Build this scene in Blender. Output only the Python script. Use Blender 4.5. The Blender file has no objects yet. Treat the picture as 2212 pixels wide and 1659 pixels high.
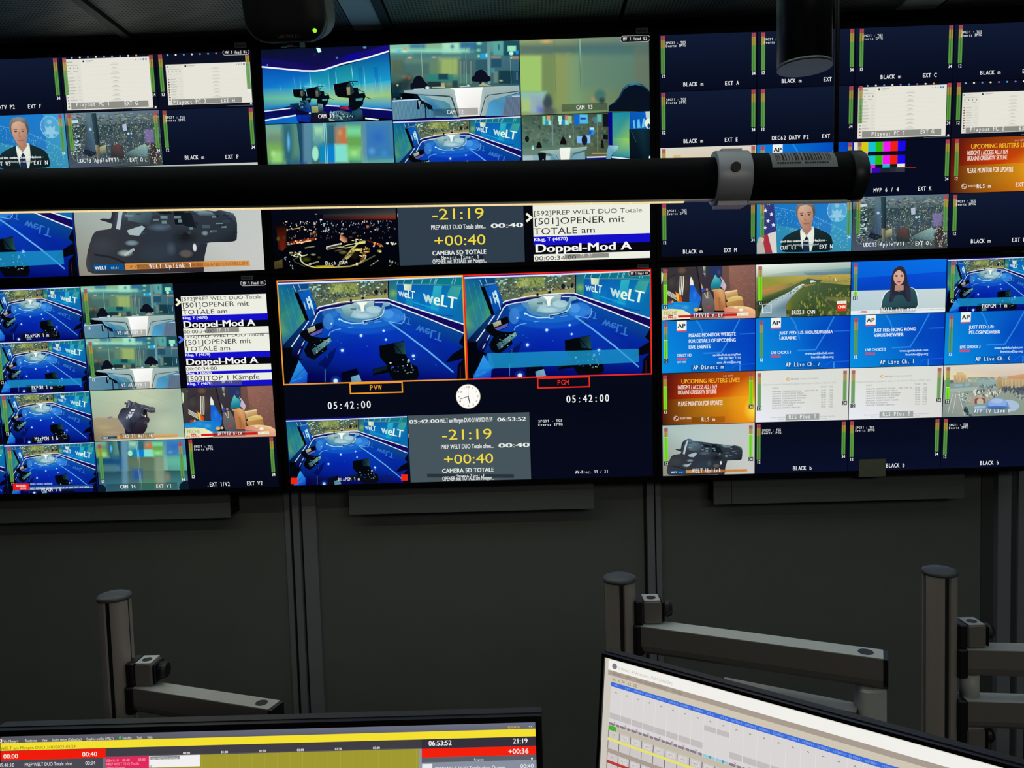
import bpy, math, random
from mathutils import Vector, Matrix

# ------------------------------------------------------------------ camera
FPX, CX, CY = 1661.0, 1106.0, 829.5
YAW, PITCH, ROLL = math.radians(1.146), math.radians(3.4), math.radians(-1.723)
CAM = Vector((0.0, 0.0, 1.62))
cp, sp, cy, sy = math.cos(PITCH), math.sin(PITCH), math.cos(YAW), math.sin(YAW)
FWD = Vector((-sy*cp, cy*cp, -sp)); R0 = Vector((cy, sy, 0)); U0 = R0.cross(FWD)
RGT = math.cos(ROLL)*R0 + math.sin(ROLL)*U0
UPV = -math.sin(ROLL)*R0 + math.cos(ROLL)*U0
scene = bpy.context.scene
COL = scene.collection
cd = bpy.data.cameras.new('camera'); cam = bpy.data.objects.new('camera', cd); COL.objects.link(cam)
cd.sensor_fit = 'HORIZONTAL'; cd.sensor_width = 36.0; cd.lens = FPX/2212.0*36.0
cd.clip_start = 0.02; cd.clip_end = 50
cam.matrix_world = Matrix(((RGT.x, UPV.x, -FWD.x, CAM.x), (RGT.y, UPV.y, -FWD.y, CAM.y), (RGT.z, UPV.z, -FWD.z, CAM.z), (0, 0, 0, 1)))
scene.camera = cam
# ------------------------------------------------------------------ world, exposure, lamps
w = bpy.data.worlds.new('world'); scene.world = w; w.use_nodes = True
w.node_tree.nodes['Background'].inputs[0].default_value = (0.55, 0.62, 0.62, 1)
w.node_tree.nodes['Background'].inputs[1].default_value = 0.02
scene.view_settings.view_transform = 'Standard'; scene.view_settings.look = 'None'
scene.view_settings.exposure = 0.0; scene.view_settings.gamma = 1.0
scene.view_settings.use_curve_mapping = False
scene.cycles.transparent_max_bounces = 64
scene.cycles.use_denoising = True
scene.cycles.sample_clamp_indirect = 4.0
def area(name, loc, size, power, col, rot=(0, 0, 0)):
    l = bpy.data.lights.new(name, 'AREA'); l.shape = 'RECTANGLE'; l.size, l.size_y = size; l.energy = power; l.color = col
    o = bpy.data.objects.new(name, l); COL.objects.link(o); o.location = loc; o.rotation_euler = rot; return o
# unseen fill lights added for brightness: one over the desks, one behind the camera
area('overhead_fill_light', (0.3, 1.25, 2.6), (3.8, 1.3), 56.0, (0.86, 1.0, 0.98))
area('rear_fill_light', (1.0, -1.5, 2.35), (2.0, 0.4), 10.5, (1.0, 0.93, 0.82), (math.radians(62), 0, math.radians(12)))

def ray(px, py):
    return FWD + RGT*((px-CX)/FPX) - UPV*((py-CY)/FPX)
def at_y(px, py, y):
    d = ray(px, py); return CAM + d*((y-CAM.y)/d.y)
def at_z(px, py, z):
    d = ray(px, py); return CAM + d*((z-CAM.z)/d.z)
def at_plane(px, py, p, n):
    d = ray(px, py); return CAM + d*((p-CAM).dot(n)/d.dot(n))
def proj(P):
    d = P-CAM; k = FPX/d.dot(FWD); return (CX+d.dot(RGT)*k, CY-d.dot(UPV)*k)

# ------------------------------------------------------------------ materials
def lin(c):
    if isinstance(c, str):
        c = c.lstrip('#'); c = [int(c[i:i+2], 16)/255 for i in (0, 2, 4)]
    return tuple((v/12.92 if v <= 0.04045 else ((v+0.055)/1.055)**2.4) for v in c[:3])
MATS = {}
def mat(name, col, rough=0.5, metal=0.0, bump=0.0, bscale=300, var=0.0, emit=None, estr=1.0, spec=0.5):
    if name in MATS: return MATS[name]
    m = bpy.data.materials.new(name); m.use_nodes = True; nt = m.node_tree; b = nt.nodes['Principled BSDF']
    c = lin(col); b.inputs['Base Color'].default_value = (*c, 1); b.inputs['Roughness'].default_value = rough
    b.inputs['Metallic'].default_value = metal; b.inputs['Specular IOR Level'].default_value = spec
    if emit: b.inputs['Emission Color'].default_value = (*lin(emit), 1); b.inputs['Emission Strength'].default_value = estr
    tc = nt.nodes.new('ShaderNodeTexCoord')
    if var:
        n = nt.nodes.new('ShaderNodeTexNoise'); n.inputs['Scale'].default_value = 9; n.inputs['Detail'].default_value = 5
        nt.links.new(tc.outputs['Object'], n.inputs['Vector'])
        r = nt.nodes.new('ShaderNodeMapRange'); r.inputs['To Min'].default_value = 1-var; r.inputs['To Max'].default_value = 1+var
        nt.links.new(n.outputs['Fac'], r.inputs['Value'])
        mx = nt.nodes.new('ShaderNodeVectorMath'); mx.operation = 'SCALE'; mx.inputs[0].default_value = c
        nt.links.new(r.outputs[0], mx.inputs['Scale']); nt.links.new(mx.outputs[0], b.inputs['Base Color'])
    if bump:
        n = nt.nodes.new('ShaderNodeTexNoise'); n.inputs['Scale'].default_value = bscale; n.inputs['Detail'].default_value = 3
        nt.links.new(tc.outputs['Object'], n.inputs['Vector'])
        bp = nt.nodes.new('ShaderNodeBump'); bp.inputs['Strength'].default_value = bump; bp.inputs['Distance'].default_value = 0.002
        nt.links.new(n.outputs['Fac'], bp.inputs['Height']); nt.links.new(bp.outputs[0], b.inputs['Normal'])
    MATS[name] = m; return m
def pix_mats():
    out = []
    for nm, al in (('display_pixels', False), ('display_overlay', True)):
        m = bpy.data.materials.new(nm); m.use_nodes = True; nt = m.node_tree; nt.nodes.clear()
        o = nt.nodes.new('ShaderNodeOutputMaterial'); e = nt.nodes.new('ShaderNodeEmission')
        a = nt.nodes.new('ShaderNodeAttribute'); a.attribute_name = 'pix'
        nt.links.new(a.outputs['Color'], e.inputs['Color'])
        if al:
            t = nt.nodes.new('ShaderNodeBsdfTransparent'); mx = nt.nodes.new('ShaderNodeMixShader')
            nt.links.new(a.outputs['Alpha'], mx.inputs[0]); nt.links.new(t.outputs[0], mx.inputs[1]); nt.links.new(e.outputs[0], mx.inputs[2])
            nt.links.new(mx.outputs[0], o.inputs[0])
        else: nt.links.new(e.outputs[0], o.inputs[0])
        m.cycles.emission_sampling = 'NONE'
        out.append(m)
    return out
PIXM = pix_mats()

# ------------------------------------------------------------------ tagging
def tag(o, label=None, cat=None, group=None, kind=None):
    if label: o['label'] = label
    if cat: o['category'] = cat
    if group: o['group'] = group
    if kind: o['kind'] = kind
    return o
def empty(name, loc=(0, 0, 0), mtx=None):
    o = bpy.data.objects.new(name, None); COL.objects.link(o); o.empty_display_size = 0.05
    if mtx is not None: o.matrix_world = mtx
    else: o.location = loc
    return o

# ------------------------------------------------------------------ solid mesh builder
class MB:
    def __init__(s): s.v = []; s.f = []; s.sm = []; s.mi = []
    def add(s, vs, fs, M=None, smooth=False, mi=0):
        b = len(s.v); s.v += [tuple(M @ Vector(v)) if M is not None else tuple(v) for v in vs]
        s.f += [tuple(b+i for i in f) for f in fs]; s.sm += [smooth]*len(fs); s.mi += [mi]*len(fs); return s
    def box(s, a, b, M=None, mi=0, bev=0.0):
        (x0, y0, z0), (x1, y1, z1) = a, b
        if bev:
            return s.rbox(a, b, bev, M, mi)
        vs = [(x0, y0, z0), (x1, y0, z0), (x1, y1, z0), (x0, y1, z0), (x0, y0, z1), (x1, y0, z1), (x1, y1, z1), (x0, y1, z1)]
        return s.add(vs, [(0, 3, 2, 1), (4, 5, 6, 7), (0, 1, 5, 4), (1, 2, 6, 5), (2, 3, 7, 6), (3, 0, 4, 7)], M, False, mi)
    def rbox(s, a, b, r, M=None, mi=0, ax=2, n=4):
        """box whose section across axis ax has rounded corners (with chamfered ends)"""
        o = [i for i in range(3) if i != ax]
        u0, u1, v0, v1, w0, w1 = a[o[0]], b[o[0]], a[o[1]], b[o[1]], a[ax], b[ax]
        c = min(r*0.4, (w1-w0)*0.3)
        def ring(inset, w_):
            rr = max(r-inset, 1e-5); pts = []
            for (cx_, cy_, a0) in ((u1-r, v1-r, 0), (u0+r, v1-r, 90), (u0+r, v0+r, 180), (u1-r, v0+r, 270)):
                for k in range(n+1):
                    t = math.radians(a0+90*k/n); p = [0, 0, 0]; p[o[0]] = cx_+rr*math.cos(t); p[o[1]] = cy_+rr*math.sin(t); p[ax] = w_; pts.append(p)
            return pts
        R = [ring(c, w0), ring(0, w0+c), ring(0, w1-c), ring(c, w1)]
        return s.loft(R, M, mi)
    def loft(s, R, M=None, mi=0, smooth=False, cap=True):
        n = len(R[0]); vs = [p for r in R for p in r]; fs = []
        for i in range(len(R)-1):
            for k in range(n):
                k2 = (k+1) % n; fs.append((i*n+k, i*n+k2, (i+1)*n+k2, (i+1)*n+k))
        s.add(vs, fs, M, smooth, mi)
        if cap: s.add(R[0], [tuple(range(n))[::-1]], M, False, mi); s.add(R[-1], [tuple(range(n))], M, False, mi)
        return s
    def lathe(s, prof, M=None, n=40, mi=0, smooth=True, cap=True):
        R = [[(r*math.cos(2*math.pi*k/n), r*math.sin(2*math.pi*k/n), z) for k in range(n)] for r, z in prof]
        return s.loft(R, M, mi, smooth, cap)
    def build(s, name, m, parent=None, M=None):
        me = bpy.data.meshes.new(name); me.from_pydata(s.v, [], s.f); me.validate()
        for x in (m if isinstance(m, (list, tuple)) else [m]): me.materials.append(x)
        for p, sm, mi in zip(me.polygons, s.sm, s.mi): p.use_smooth = sm; p.material_index = mi
        import bmesh
        bm = bmesh.new(); bm.from_mesh(me); bmesh.ops.remove_doubles(bm, verts=bm.verts, dist=1e-7); bmesh.ops.recalc_face_normals(bm, faces=bm.faces); bm.to_mesh(me); bm.free()
        o = bpy.data.objects.new(name, me); COL.objects.link(o)
        if parent is not None: o.parent = parent
        if M is not None: o.matrix_local = M
        return o
def frameM(o, x, y, z):
    return Matrix(((x[0], y[0], z[0], o[0]), (x[1], y[1], z[1], o[1]), (x[2], y[2], z[2], o[2]), (0, 0, 0, 1)))
def along(p, q, up=(0, 0, 1)):
    """matrix whose z runs from p to q"""
    p, q = Vector(p), Vector(q); z = (q-p).normalized(); x = Vector(up).cross(z)
    if x.length < 1e-4: x = Vector((1, 0, 0))
    x.normalize(); y = z.cross(x); return frameM(p, x, y, z), (q-p).length

# ------------------------------------------------------------------ glyphs
_gl = {}
def glyph(ch, bold):
    k = (ch, bold)
    if k in _gl: return _gl[k]
    c = bpy.data.curves.new('g', 'FONT'); c.body = ch+'|'; c.size = 1; c.resolution_u = 3
    o = bpy.data.objects.new('g', c); COL.objects.link(o)
    dg = bpy.context.evaluated_depsgraph_get(); me = o.evaluated_get(dg).to_mesh()
    vs = [(v.co.x, v.co.y) for v in me.vertices]; fs = [tuple(p.vertices) for p in me.polygons]
    o.evaluated_get(dg).to_mesh_clear()
    # split the bar off: islands whose vertices all lie right of the bar's left edge
    par = list(range(len(vs)))
    def fd(i):
        while par[i] != i: par[i] = par[par[i]]; i = par[i]
        return i
    for f in fs:
        for i in f[1:]: par[fd(i)] = fd(f[0])
    isl = {}
    for i in range(len(vs)): isl.setdefault(fd(i), []).append(i)
    used = set(i for f in fs for i in f)
    bar = max((I for I in isl.values() if any(i in used for i in I)), key=lambda I: max(vs[i][0] for i in I))
    bx = min(vs[i][0] for i in bar); bs = set(bar)
    keep = [f for f in fs if f[0] not in bs]
    idx = sorted({i for f in keep for i in f}); mp = {i: j for j, i in enumerate(idx)}
    g = ([vs[i] for i in idx], [tuple(mp[i] for i in f) for f in keep], bx)
    bpy.data.objects.remove(o); bpy.data.curves.remove(c)
    _gl[k] = g; return g
_g0 = glyph('|', 0)
_BAR = None
def metrics(bold=0):
    global _BAR
    if _BAR is None:
        _BAR = glyph(' ', 0)[2]
        _BAR = min(glyph(' ', 0)[2], 0.6)
    return _BAR
CAPH = max(v[1] for v in glyph('H', 0)[0])
def layout(s, bold, mono):
    """[(x, verts, faces)], total width, for a line at size 1"""
    out = []; x = 0; lsb = 0.09
    for ch in s:
        if ch == ' ': x += 0.66 if mono else 0.3; continue
        vs, fs, adv = glyph(ch, bold); adv = max(adv-lsb, 0.1)
        if mono:
            if ch == '1': m_ = max(v[0] for v in vs); vs = vs+[(m_-.10, .70), (m_-.10, .60), (m_-.27, .50), (m_-.27, .57)]; fs = fs+[(len(vs)-4, len(vs)-1, len(vs)-2, len(vs)-3)]
            if ch in 'Ii':
                m_ = sum(v[0] for v in vs)/len(vs); n_ = len(vs); hw = .19; t_ = .682 if ch == 'I' else .48
                vs = vs+[(m_-hw, 0), (m_+hw, 0), (m_+hw, .08), (m_-hw, .08), (m_-hw, t_-.08), (m_+hw*(ch == 'I'), t_-.08), (m_+hw*(ch == 'I'), t_), (m_-hw, t_)]; fs = fs+[(n_, n_+1, n_+2, n_+3), (n_+4, n_+5, n_+6, n_+7)]
            x0 = min(v[0] for v in vs); x1 = max(v[0] for v in vs); k = min(1.0, 0.58/(x1-x0)); w_ = (x1-x0)*k
            out.append((x+(0.66-w_)/2-x0*k, [(a*k, b) for a, b in vs], fs)); x += 0.66
        else: out.append((x, vs, fs)); x += adv
    return out, x

# ------------------------------------------------------------------ painter for what the displays show
EPS = 1.4e-5
class Pic:
    """flat emissive shapes on a display; coordinates end up in metres right / down from the display's top left"""
    def __init__(s, rect, base=0.0003, photo=None, clip=True):
        s.r = rect; s.base = base; s.L = 0; s.v = []; s.c = []; s.f = []; s.m = []; s.ph = photo; s.clip = clip; s.bs = 1.0; s.rnd = 0; s.uvf()
    def uvf(s, w=1.0, h=1.0):
        a, b, c, d = s.r; s.F = lambda x, y: (a+(c-a)*x/w, b+(d-b)*y/h); return s
    def photo(s): s.F = s.ph; return s
    def quad(s, q):
        """current frame = coordinates in which the picture's corners are q (TL, TR, BR, BL)"""
        a, b, c, d = s.r; (x0, y0), (x1, y1), (x2, y2), (x3, y3) = q
        def F(x, y):
            u, v = .5, .5
            for _ in range(5):
                X = (1-u)*(1-v)*x0+u*(1-v)*x1+u*v*x2+(1-u)*v*x3-x; Y = (1-u)*(1-v)*y0+u*(1-v)*y1+u*v*y2+(1-u)*v*y3-y
                xu = (1-v)*(x1-x0)+v*(x2-x3); xv = (1-u)*(x3-x0)+u*(x2-x1); yu = (1-v)*(y1-y0)+v*(y2-y3); yv = (1-u)*(y3-y0)+u*(y2-y1)
                D = xu*yv-xv*yu; u -= (X*yv-Y*xv)/D; v -= (Y*xu-X*yu)/D
            return (a+(c-a)*u, b+(d-b)*v)
        s.F = F; return s
    def raw(s, pts, cols):
        if s.clip:
            a, b, c, d = s.r
            for ax, lim, sg in ((0, a, 1), (0, c, -1), (1, b, 1), (1, d, -1)):
                if all((p[ax]-lim)*sg >= 0 for p in pts): continue
                op, oc = [], []
                for i in range(len(pts)):
                    p, q, e, g = pts[i-1], pts[i], cols[i-1], cols[i]; dp, dq = (p[ax]-lim)*sg, (q[ax]-lim)*sg
                    if (dp >= 0) != (dq >= 0):
                        t = dp/(dp-dq); op.append(tuple(p[k]+t*(q[k]-p[k]) for k in (0, 1))); oc.append(tuple(e[k]+t*(g[k]-e[k]) for k in range(4)))
                    if dq >= 0: op.append(q); oc.append(g)
                pts, cols = op, oc
                if len(pts) < 3: return
        n = len(s.v); z = s.base+s.L*EPS
        s.v += [(p[0], p[1], z) for p in pts]; s.c += cols; s.f.append(tuple(range(n, n+len(pts)))); s.m.append(0 if all(c[3] >= .999 for c in cols) else 1)
    def _cols(s, col, n, a):
        if isinstance(col, (list, tuple)) and not isinstance(col[0], (int, float)): return [(*lin(c), a) if not isinstance(c, tuple) else c for c in col]
        return [(*lin(col), a)]*n
    def poly(s, pts, col, a=1.0):
        cs = s._cols(col, len(pts), a)
        if s.rnd and len(pts) >= s.rnd:                    # round the outline by corner cutting
            for _ in (0, 1):
                P2, C2 = [], []
                for i in range(len(pts)):
                    p, q, e, g = pts[i], pts[(i+1) % len(pts)], cs[i], cs[(i+1) % len(pts)]
                    for t in ((.14, .86), (.25, .75))[_]: P2.append((p[0]+(q[0]-p[0])*t, p[1]+(q[1]-p[1])*t)); C2.append(tuple(e[k]+(g[k]-e[k])*t for k in range(4)))
                pts, cs = P2, C2
        s.raw([s.F(*p) for p in pts], cs); s.L += 1; return s
    def rect_(s, x0, y0, x1, y1, col, a=1.0): return s.poly([(x0, y0), (x1, y0), (x1, y1), (x0, y1)], col, a)
    def line(s, pts, wd, col, a=1.0, adv=1):
        cs = s._cols(col, len(pts), a)
        P = [s.F(*p) for p in pts]; q = s.F(pts[0][0]+10, pts[0][1]); h = math.dist(P[0], q)/10*wd/2
        def nn(p, q):
            d = math.dist(p, q) or 1; return (-(q[1]-p[1])/d, (q[0]-p[0])/d)
        N = []
        for i in range(len(P)):
            a_ = nn(P[i-1], P[i]) if i else nn(P[0], P[1]); b_ = nn(P[i], P[i+1]) if i < len(P)-1 else a_
            m = (a_[0]+b_[0], a_[1]+b_[1]); l = math.hypot(*m) or 1; m = (m[0]/l, m[1]/l); k = h/max(.4, m[0]*a_[0]+m[1]*a_[1]); N.append((m[0]*k, m[1]*k))
        for i in range(len(P)-1):
            s.raw([(P[i][0]+N[i][0], P[i][1]+N[i][1]), (P[i+1][0]+N[i+1][0], P[i+1][1]+N[i+1][1]), (P[i+1][0]-N[i+1][0], P[i+1][1]-N[i+1][1]), (P[i][0]-N[i][0], P[i][1]-N[i][1])], [cs[i], cs[i+1], cs[i+1], cs[i]])
        s.L += adv; return s
    def ell(s, x, y, rx, ry, col, a=1.0, soft=0, n=20, ang=0, adv=1):
        c = lin(col); ca, sa = math.cos(ang), math.sin(ang)
        P = [(x+rx*math.cos(t)*ca-ry*math.sin(t)*sa, y+rx*math.cos(t)*sa+ry*math.sin(t)*ca) for t in (2*math.pi*k/n for k in range(n))]
        if not soft: s.raw([s.F(*p) for p in P], [(*c, a)]*n)
        else:
            I = [s.F(x+(p[0]-x)*(1-soft), y+(p[1]-y)*(1-soft)) for p in P]; O = [s.F(*p) for p in P]
            if soft < 1: s.raw(I, [(*c, a)]*n)
            for k in range(n):
                j = (k+1) % n
                if soft < 1: s.raw([I[k], I[j], O[j], O[k]], [(*c, a), (*c, a), (*c, 0), (*c, 0)])
                else: s.raw([s.F(x, y), O[j], O[k]], [(*c, a), (*c, 0), (*c, 0)])
        s.L += adv; return s
    def soft(s, x0, y0, x1, y1, col, b, a=1.0):
        """rectangle with edges blurred by b"""
        b = b*s.bs; c = lin(col); X = (x0-b, x0+b*.3, x1-b*.3, x1+b); Y = (y0-b, y0+b*.3, y1-b*.3, y1+b)
        if X[1] > X[2]: X = (x0-b, (x0+x1)/2, (x0+x1)/2, x1+b)
        if Y[1] > Y[2]: Y = (y0-b, (y0+y1)/2, (y0+y1)/2, y1+b)
        A = lambda i, j: (*c, a if i in (1, 2) and j in (1, 2) else 0.0)
        for i in range(3):
            for j in range(3):
                if X[i+1]-X[i] < 1e-6 or Y[j+1]-Y[j] < 1e-6: continue
                q = [(i, j), (i+1, j), (i+1, j+1), (i, j+1)]
                if (i, j) in ((2, 0), (0, 2)): q = q[1:]+q[:1]
                s.raw([s.F(X[k], Y[l]) for k, l in q][:3], [A(*k) for k in q][:3]); s.raw([s.F(X[k], Y[l]) for k, l in (q[0], q[2], q[3])], [A(*k) for k in (q[0], q[2], q[3])])
        s.L += 1; return s
    def dots(s, x0, y0, x1, y1, n, cols, w_, h_, seed=1, a=1.0, inside=None, soft=0):
        R = random.Random(seed)
        for k in range(n):
            x, y = R.uniform(x0, x1), R.uniform(y0, y1); c = R.choice(cols); ww, hh = R.uniform(*w_), R.uniform(*h_)
            if inside and not inside(x, y): continue
            if soft: s.ell(x, y, ww, hh, c, a, 1.0, 8)
            else: s.raw([s.F(x-ww, y-hh), s.F(x+ww, y-hh), s.F(x+ww, y+hh), s.F(x-ww, y+hh)], [(*lin(c), a)]*4); s.L += .2
        s.L += 1; return s
    def text(s, t, x0, y0, x1, y1, h, col='#ffffff', bold=0, mono=0, a=1.0, snap=True, up=None, ital=0):
        """line of text, baseline from (x0,y0) to (x1,y1) in the current frame, capitals h high"""
        L, W = layout(t, 1 if bold else 0, mono); bd = (.03 if bold == 1 else bold); p, q = s.F(x0, y0), s.F(x1, y1)
        if snap: q = (q[0], p[1])
        if up is None:
            v = s.F(x0, y0-h); hh = math.dist(v, p); d = math.dist(p, q); U = ((q[1]-p[1])/d*hh, -(q[0]-p[0])/d*hh)
        else: v = s.F(x0+up[0], y0+up[1]); U = (v[0]-p[0], v[1]-p[1])
        E = ((q[0]-p[0])/W, (q[1]-p[1])/W); U = (U[0]/CAPH, U[1]/CAPH); c = (*lin(col), a)
        for gx, vs, fs in [(g_[0]+o_, g_[1], g_[2]) for g_ in L for o_ in ((-bd, 0, bd) if bd >= .025 else (-bd, bd) if bd else (0,))]:
            for f in fs:
                s.raw([(p[0]+E[0]*(gx+vs[i][0]+ital*vs[i][1])+U[0]*vs[i][1], p[1]+E[1]*(gx+vs[i][0]+ital*vs[i][1])+U[1]*vs[i][1]) for i in f], [c]*len(f))
        s.L += 1; return s
    def obj(s, name, parent, label=None):
        me = bpy.data.meshes.new(name); top = max([v[2] for v in s.v]+[s.base+1e-6]); kz = min(1.0, .0031/max(top-s.base, 1e-6))
        s.v = [(x, y, s.base+(z-s.base)*kz) for x, y, z in s.v]
        me.from_pydata([(x, -y, z) for x, y, z in s.v], [], [f[::-1] for f in s.f])
        at = me.color_attributes.new('pix', 'FLOAT_COLOR', 'POINT')
        at.data.foreach_set('color', [k for c in s.c for k in c])
        for m in PIXM: me.materials.append(m)
        me.polygons.foreach_set('material_index', s.m)
        o = bpy.data.objects.new(name, me); COL.objects.link(o); o.parent = parent
        if label: o['label'] = label
        return o

# ------------------------------------------------------------------ pictures (drawn in the coordinates of a sketch of each feed)
def pic_studio(p, overlay=False, news=False, detail=True):
    p.quad([(45, 108), (2120, 62), (2160, 1205), (118, 1262)])
    p.poly([(40, 100), (1100, 80), (2125, 55), (2165, 1210), (1200, 1240), (110, 1270)], ['#0a4aa8', '#0a50b8', '#0a3c98', '#060a58', '#040060', '#020430'])
    p.poly([(480, 620), (1100, 640), (1700, 640), (2150, 900), (2165, 1210), (1200, 1240), (110, 1270), (110, 900)], ['#0648b8', '#0840c0', '#0630a8', '#0624a0', '#04107a', '#02005e', '#030030', '#04106a'], 1)
    p.ell(1000, 900, 620, 300, '#0414b0', .6, 1)
    # newsroom behind glass
    p.poly([(390, 150), (1285, 116), (1290, 310), (490, 400)], ['#4a5a48', '#5a6040', '#7a7048', '#5a6a50'])
    p.soft(640, 150, 940, 240, '#98a850', 20, .8); p.soft(690, 160, 760, 235, '#a8b468', 12, .8)
    p.dots(395, 125, 1280, 300, 420, ['#88b8a8', '#4a7870', '#283830', '#1c2c28', '#6a7450', '#58745c', '#3a5048'], (3, 8), (3, 10), 3, .55)
    p.dots(430, 240, 1280, 345, 300, ['#90b0a8', '#1a2a2c', '#6a8880', '#243c40', '#988c58', '#141e20', '#c8e0d8'], (3, 10), (3, 9), 5, .75)
    p.poly([(700, 335), (760, 305), (1290, 270), (1290, 312), (980, 318), (700, 345)], '#a09850', .85)
    p.dots(930, 125, 1240, 200, 16, ['#a0e0d0', '#c8f8e8', '#60b8d0'], (8, 18), (5, 10), 9, .9); p.dots(410, 150, 640, 240, 14, ['#a0e0d0', '#b8f0e0', '#508898'], (8, 18), (5, 10), 19, .8)
    p.ell(1255, 235, 14, 26, '#141c20'); p.ell(1155, 240, 22, 26, '#101822')
    # ceiling strip
    p.poly([(40, 100), (2125, 55), (2122, 80), (1250, 112), (60, 152)], '#180a80'); p.poly([(46, 132), (1000, 108), (2122, 68), (2122, 86), (1000, 124), (48, 150)], '#dfe6f6')
    # left wall
    p.poly([(50, 152), (235, 160), (300, 340), (80, 480)], ['#0a6a98', '#085a90', '#1c8090', '#2a8078'])
    p.poly([(80, 480), (300, 340), (360, 545), (215, 700), (90, 640)], ['#3a8870', '#1c8090', '#4a9a58', '#2a7a90', '#5aa060'])
    p.poly([(90, 640), (215, 700), (360, 545), (110, 830)], ['#50a068', '#2a7a90', '#2a6a90', '#0a4c90'])
    for x in (90, 160, 215): p.line([(x, 190), (x+130, 690-x*.3)], 4, '#4ab0b8', .5)
    p.poly([(220, 155), (390, 150), (410, 212), (290, 240), (240, 230)], '#0a4a78', .9); p.line([(225, 160), (255, 225)], 9, '#a0c8e0', .8); p.line([(285, 150), (315, 220)], 9, '#a0c8e0', .7); p.line([(280, 222), (412, 200)], 16, '#6a90b0', .8)
    p.poly([(235, 235), (290, 245), (402, 545), (365, 550)], '#04060c')
    p.poly([(285, 245), (412, 210), (492, 430), (402, 532)], ['#0a58b8', '#0a60c0', '#0850a8', '#0a48a0'])
    for (x, y, l, ww, a) in ((345, 340, 90, 12, .6), (375, 300, 120, 14, .9), (400, 280, 130, 24, .9), (425, 330, 90, 10, .8), (440, 400, 90, 12, .7)): p.line([(x, y), (x+l*.3, y+l)], ww, '#c0ecf0', a)
    p.ell(405, 345, 26, 34, '#c8f0e0', .9); p.ell(405, 345, 12, 14, '#0a58b0')
    # right wall
    p.poly([(1288, 118), (2122, 84), (2128, 600), (1700, 455), (1290, 310)], ['#1a6a80', '#0a7090', '#0a6ab0', '#0a70b8', '#1a70a0'])
    p.poly([(1296, 120), (1390, 118), (1390, 345), (1300, 308)], ['#1a6080', '#187088', '#2a8a80', '#3a8870']); p.ell(1345, 255, 55, 50, '#8ab850', .8, 1); p.line([(1290, 118), (1292, 310)], 12, '#0a0830')
    p.poly([(1392, 110), (2122, 84), (2118, 185), (1392, 158)], ['#0a6a80', '#0a7a88', '#128088', '#0a5a88'])
    for x in (1405, 1475, 1570, 1675, 1770, 1820, 1835, 2015, 2045): p.line([(x, 100), (x-20, 160)], 8, '#8ac8e0', .8)
    p.line([(1392, 156), (1800, 162), (2110, 178)], 12, '#4a90b0', .7)
    p.poly([(1392, 162), (2112, 186), (2114, 290), (2010, 505), (1700, 440), (1388, 340)], ['#0c58b0', '#0a70a8', '#0a78b0', '#0a6ab8', '#0a80c8', '#0a58b0'])
    p.poly([(1795, 176), (1890, 178), (1850, 460), (1760, 430)], ['#30b8c8', '#30b0c0', '#1088c0', '#18a0c8'], .9); p.poly([(1990, 182), (2110, 188), (2060, 330), (1930, 300)], ['#38a890', '#48b088', '#3aa0a0', '#2898b0'], .8)
    p.poly([(1480, 300), (1560, 310), (1560, 390), (1490, 370)], '#1898b8', .6); p.poly([(1660, 180), (1720, 182), (1700, 430), (1630, 400)], '#0a68b8', .8)
    p.line([(1560, 350), (1850, 440)], 14, '#20b0d8', .6); p.line([(1830, 490), (2010, 510)], 10, '#0a3c80', .8)
    p.poly([(1460, 156), (1553, 160), (1546, 228), (1466, 222)], ['#e8f0d0', '#b8d8b0', '#b0d0b0', '#e8ecd0'])
    p.text('w', 1403, 285, 1468, 296, 66, '#a8d8e0', 1, snap=False, up=(-2, -82)); p.text('eLT', 1466, 300, 1582, 320, 78, '#ecf6ec', 1, snap=False, up=(4, -84))
    p.text('w', 1680, 345, 1790, 378, 110, '#b8e0dc', 1, snap=False, up=(0, -128)); p.text('eLT', 1786, 378, 2040, 432, 120, '#e8f6e4', 1, snap=False, up=(16, -124))
    # stage border
    p.line([(490, 418), (520, 398), (760, 348), (960, 330), (1180, 316), (1275, 316), (1600, 425), (2128, 598)], 13, '#e4ecf8')
    p.poly([(480, 440), (530, 408), (780, 362), (1200, 326), (1280, 326), (2128, 612), (2126, 690), (1310, 368), (1220, 352), (760, 400), (540, 436), (460, 520)], '#140a58')
    p.line([(432, 605), (500, 470), (530, 442), (640, 416), (770, 402)], 12, '#cfe0f4'); p.line([(1140, 352), (1240, 352), (1310, 368), (1700, 520), (2126, 696)], 13, '#dfe8f6')
    # floor reflections of the wall
    p.poly([(1320, 380), (2126, 708), (2120, 860), (1800, 800), (1440, 640)], ['#0a58b8', '#0a4c90', '#04309a', '#0420a0', '#0a40b8'], .7)
    p.text('weLT', 1610, 600, 1900, 700, 90, '#3a80d0', 1, a=.6, snap=False, up=(-20, 90)); p.text('weLT', 1380, 480, 1545, 530, 70, '#4a98e0', 1, a=.45, snap=False, up=(-10, 75))
    # platform
    p.ell(1010, 560, 460, 155, '#1258c8', .7, .15, 28); p.ell(1000, 520, 430, 125, '#1a70d0', .6, .1, 28); p.ell(620, 560, 60, 90, '#4a98e0', .45); p.ell(640, 470, 90, 50, '#3a88d0', .4)
    p.ell(1340, 500, 130, 85, '#3a90e8', .55, .1); p.ell(1290, 480, 60, 50, '#60b0f0', .4); p.line([(1470, 480), (1475, 540), (1440, 590), (1300, 565)], 7, '#80c8f8', .8)
    p.ell(1000, 480, 255, 95, '#4a88b0', 1, .05, 28); p.ell(1010, 465, 200, 70, '#88b8c8', 1, .1, 28); p.ell(900, 440, 110, 60, '#a8ccd0', .7, .3)
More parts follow.
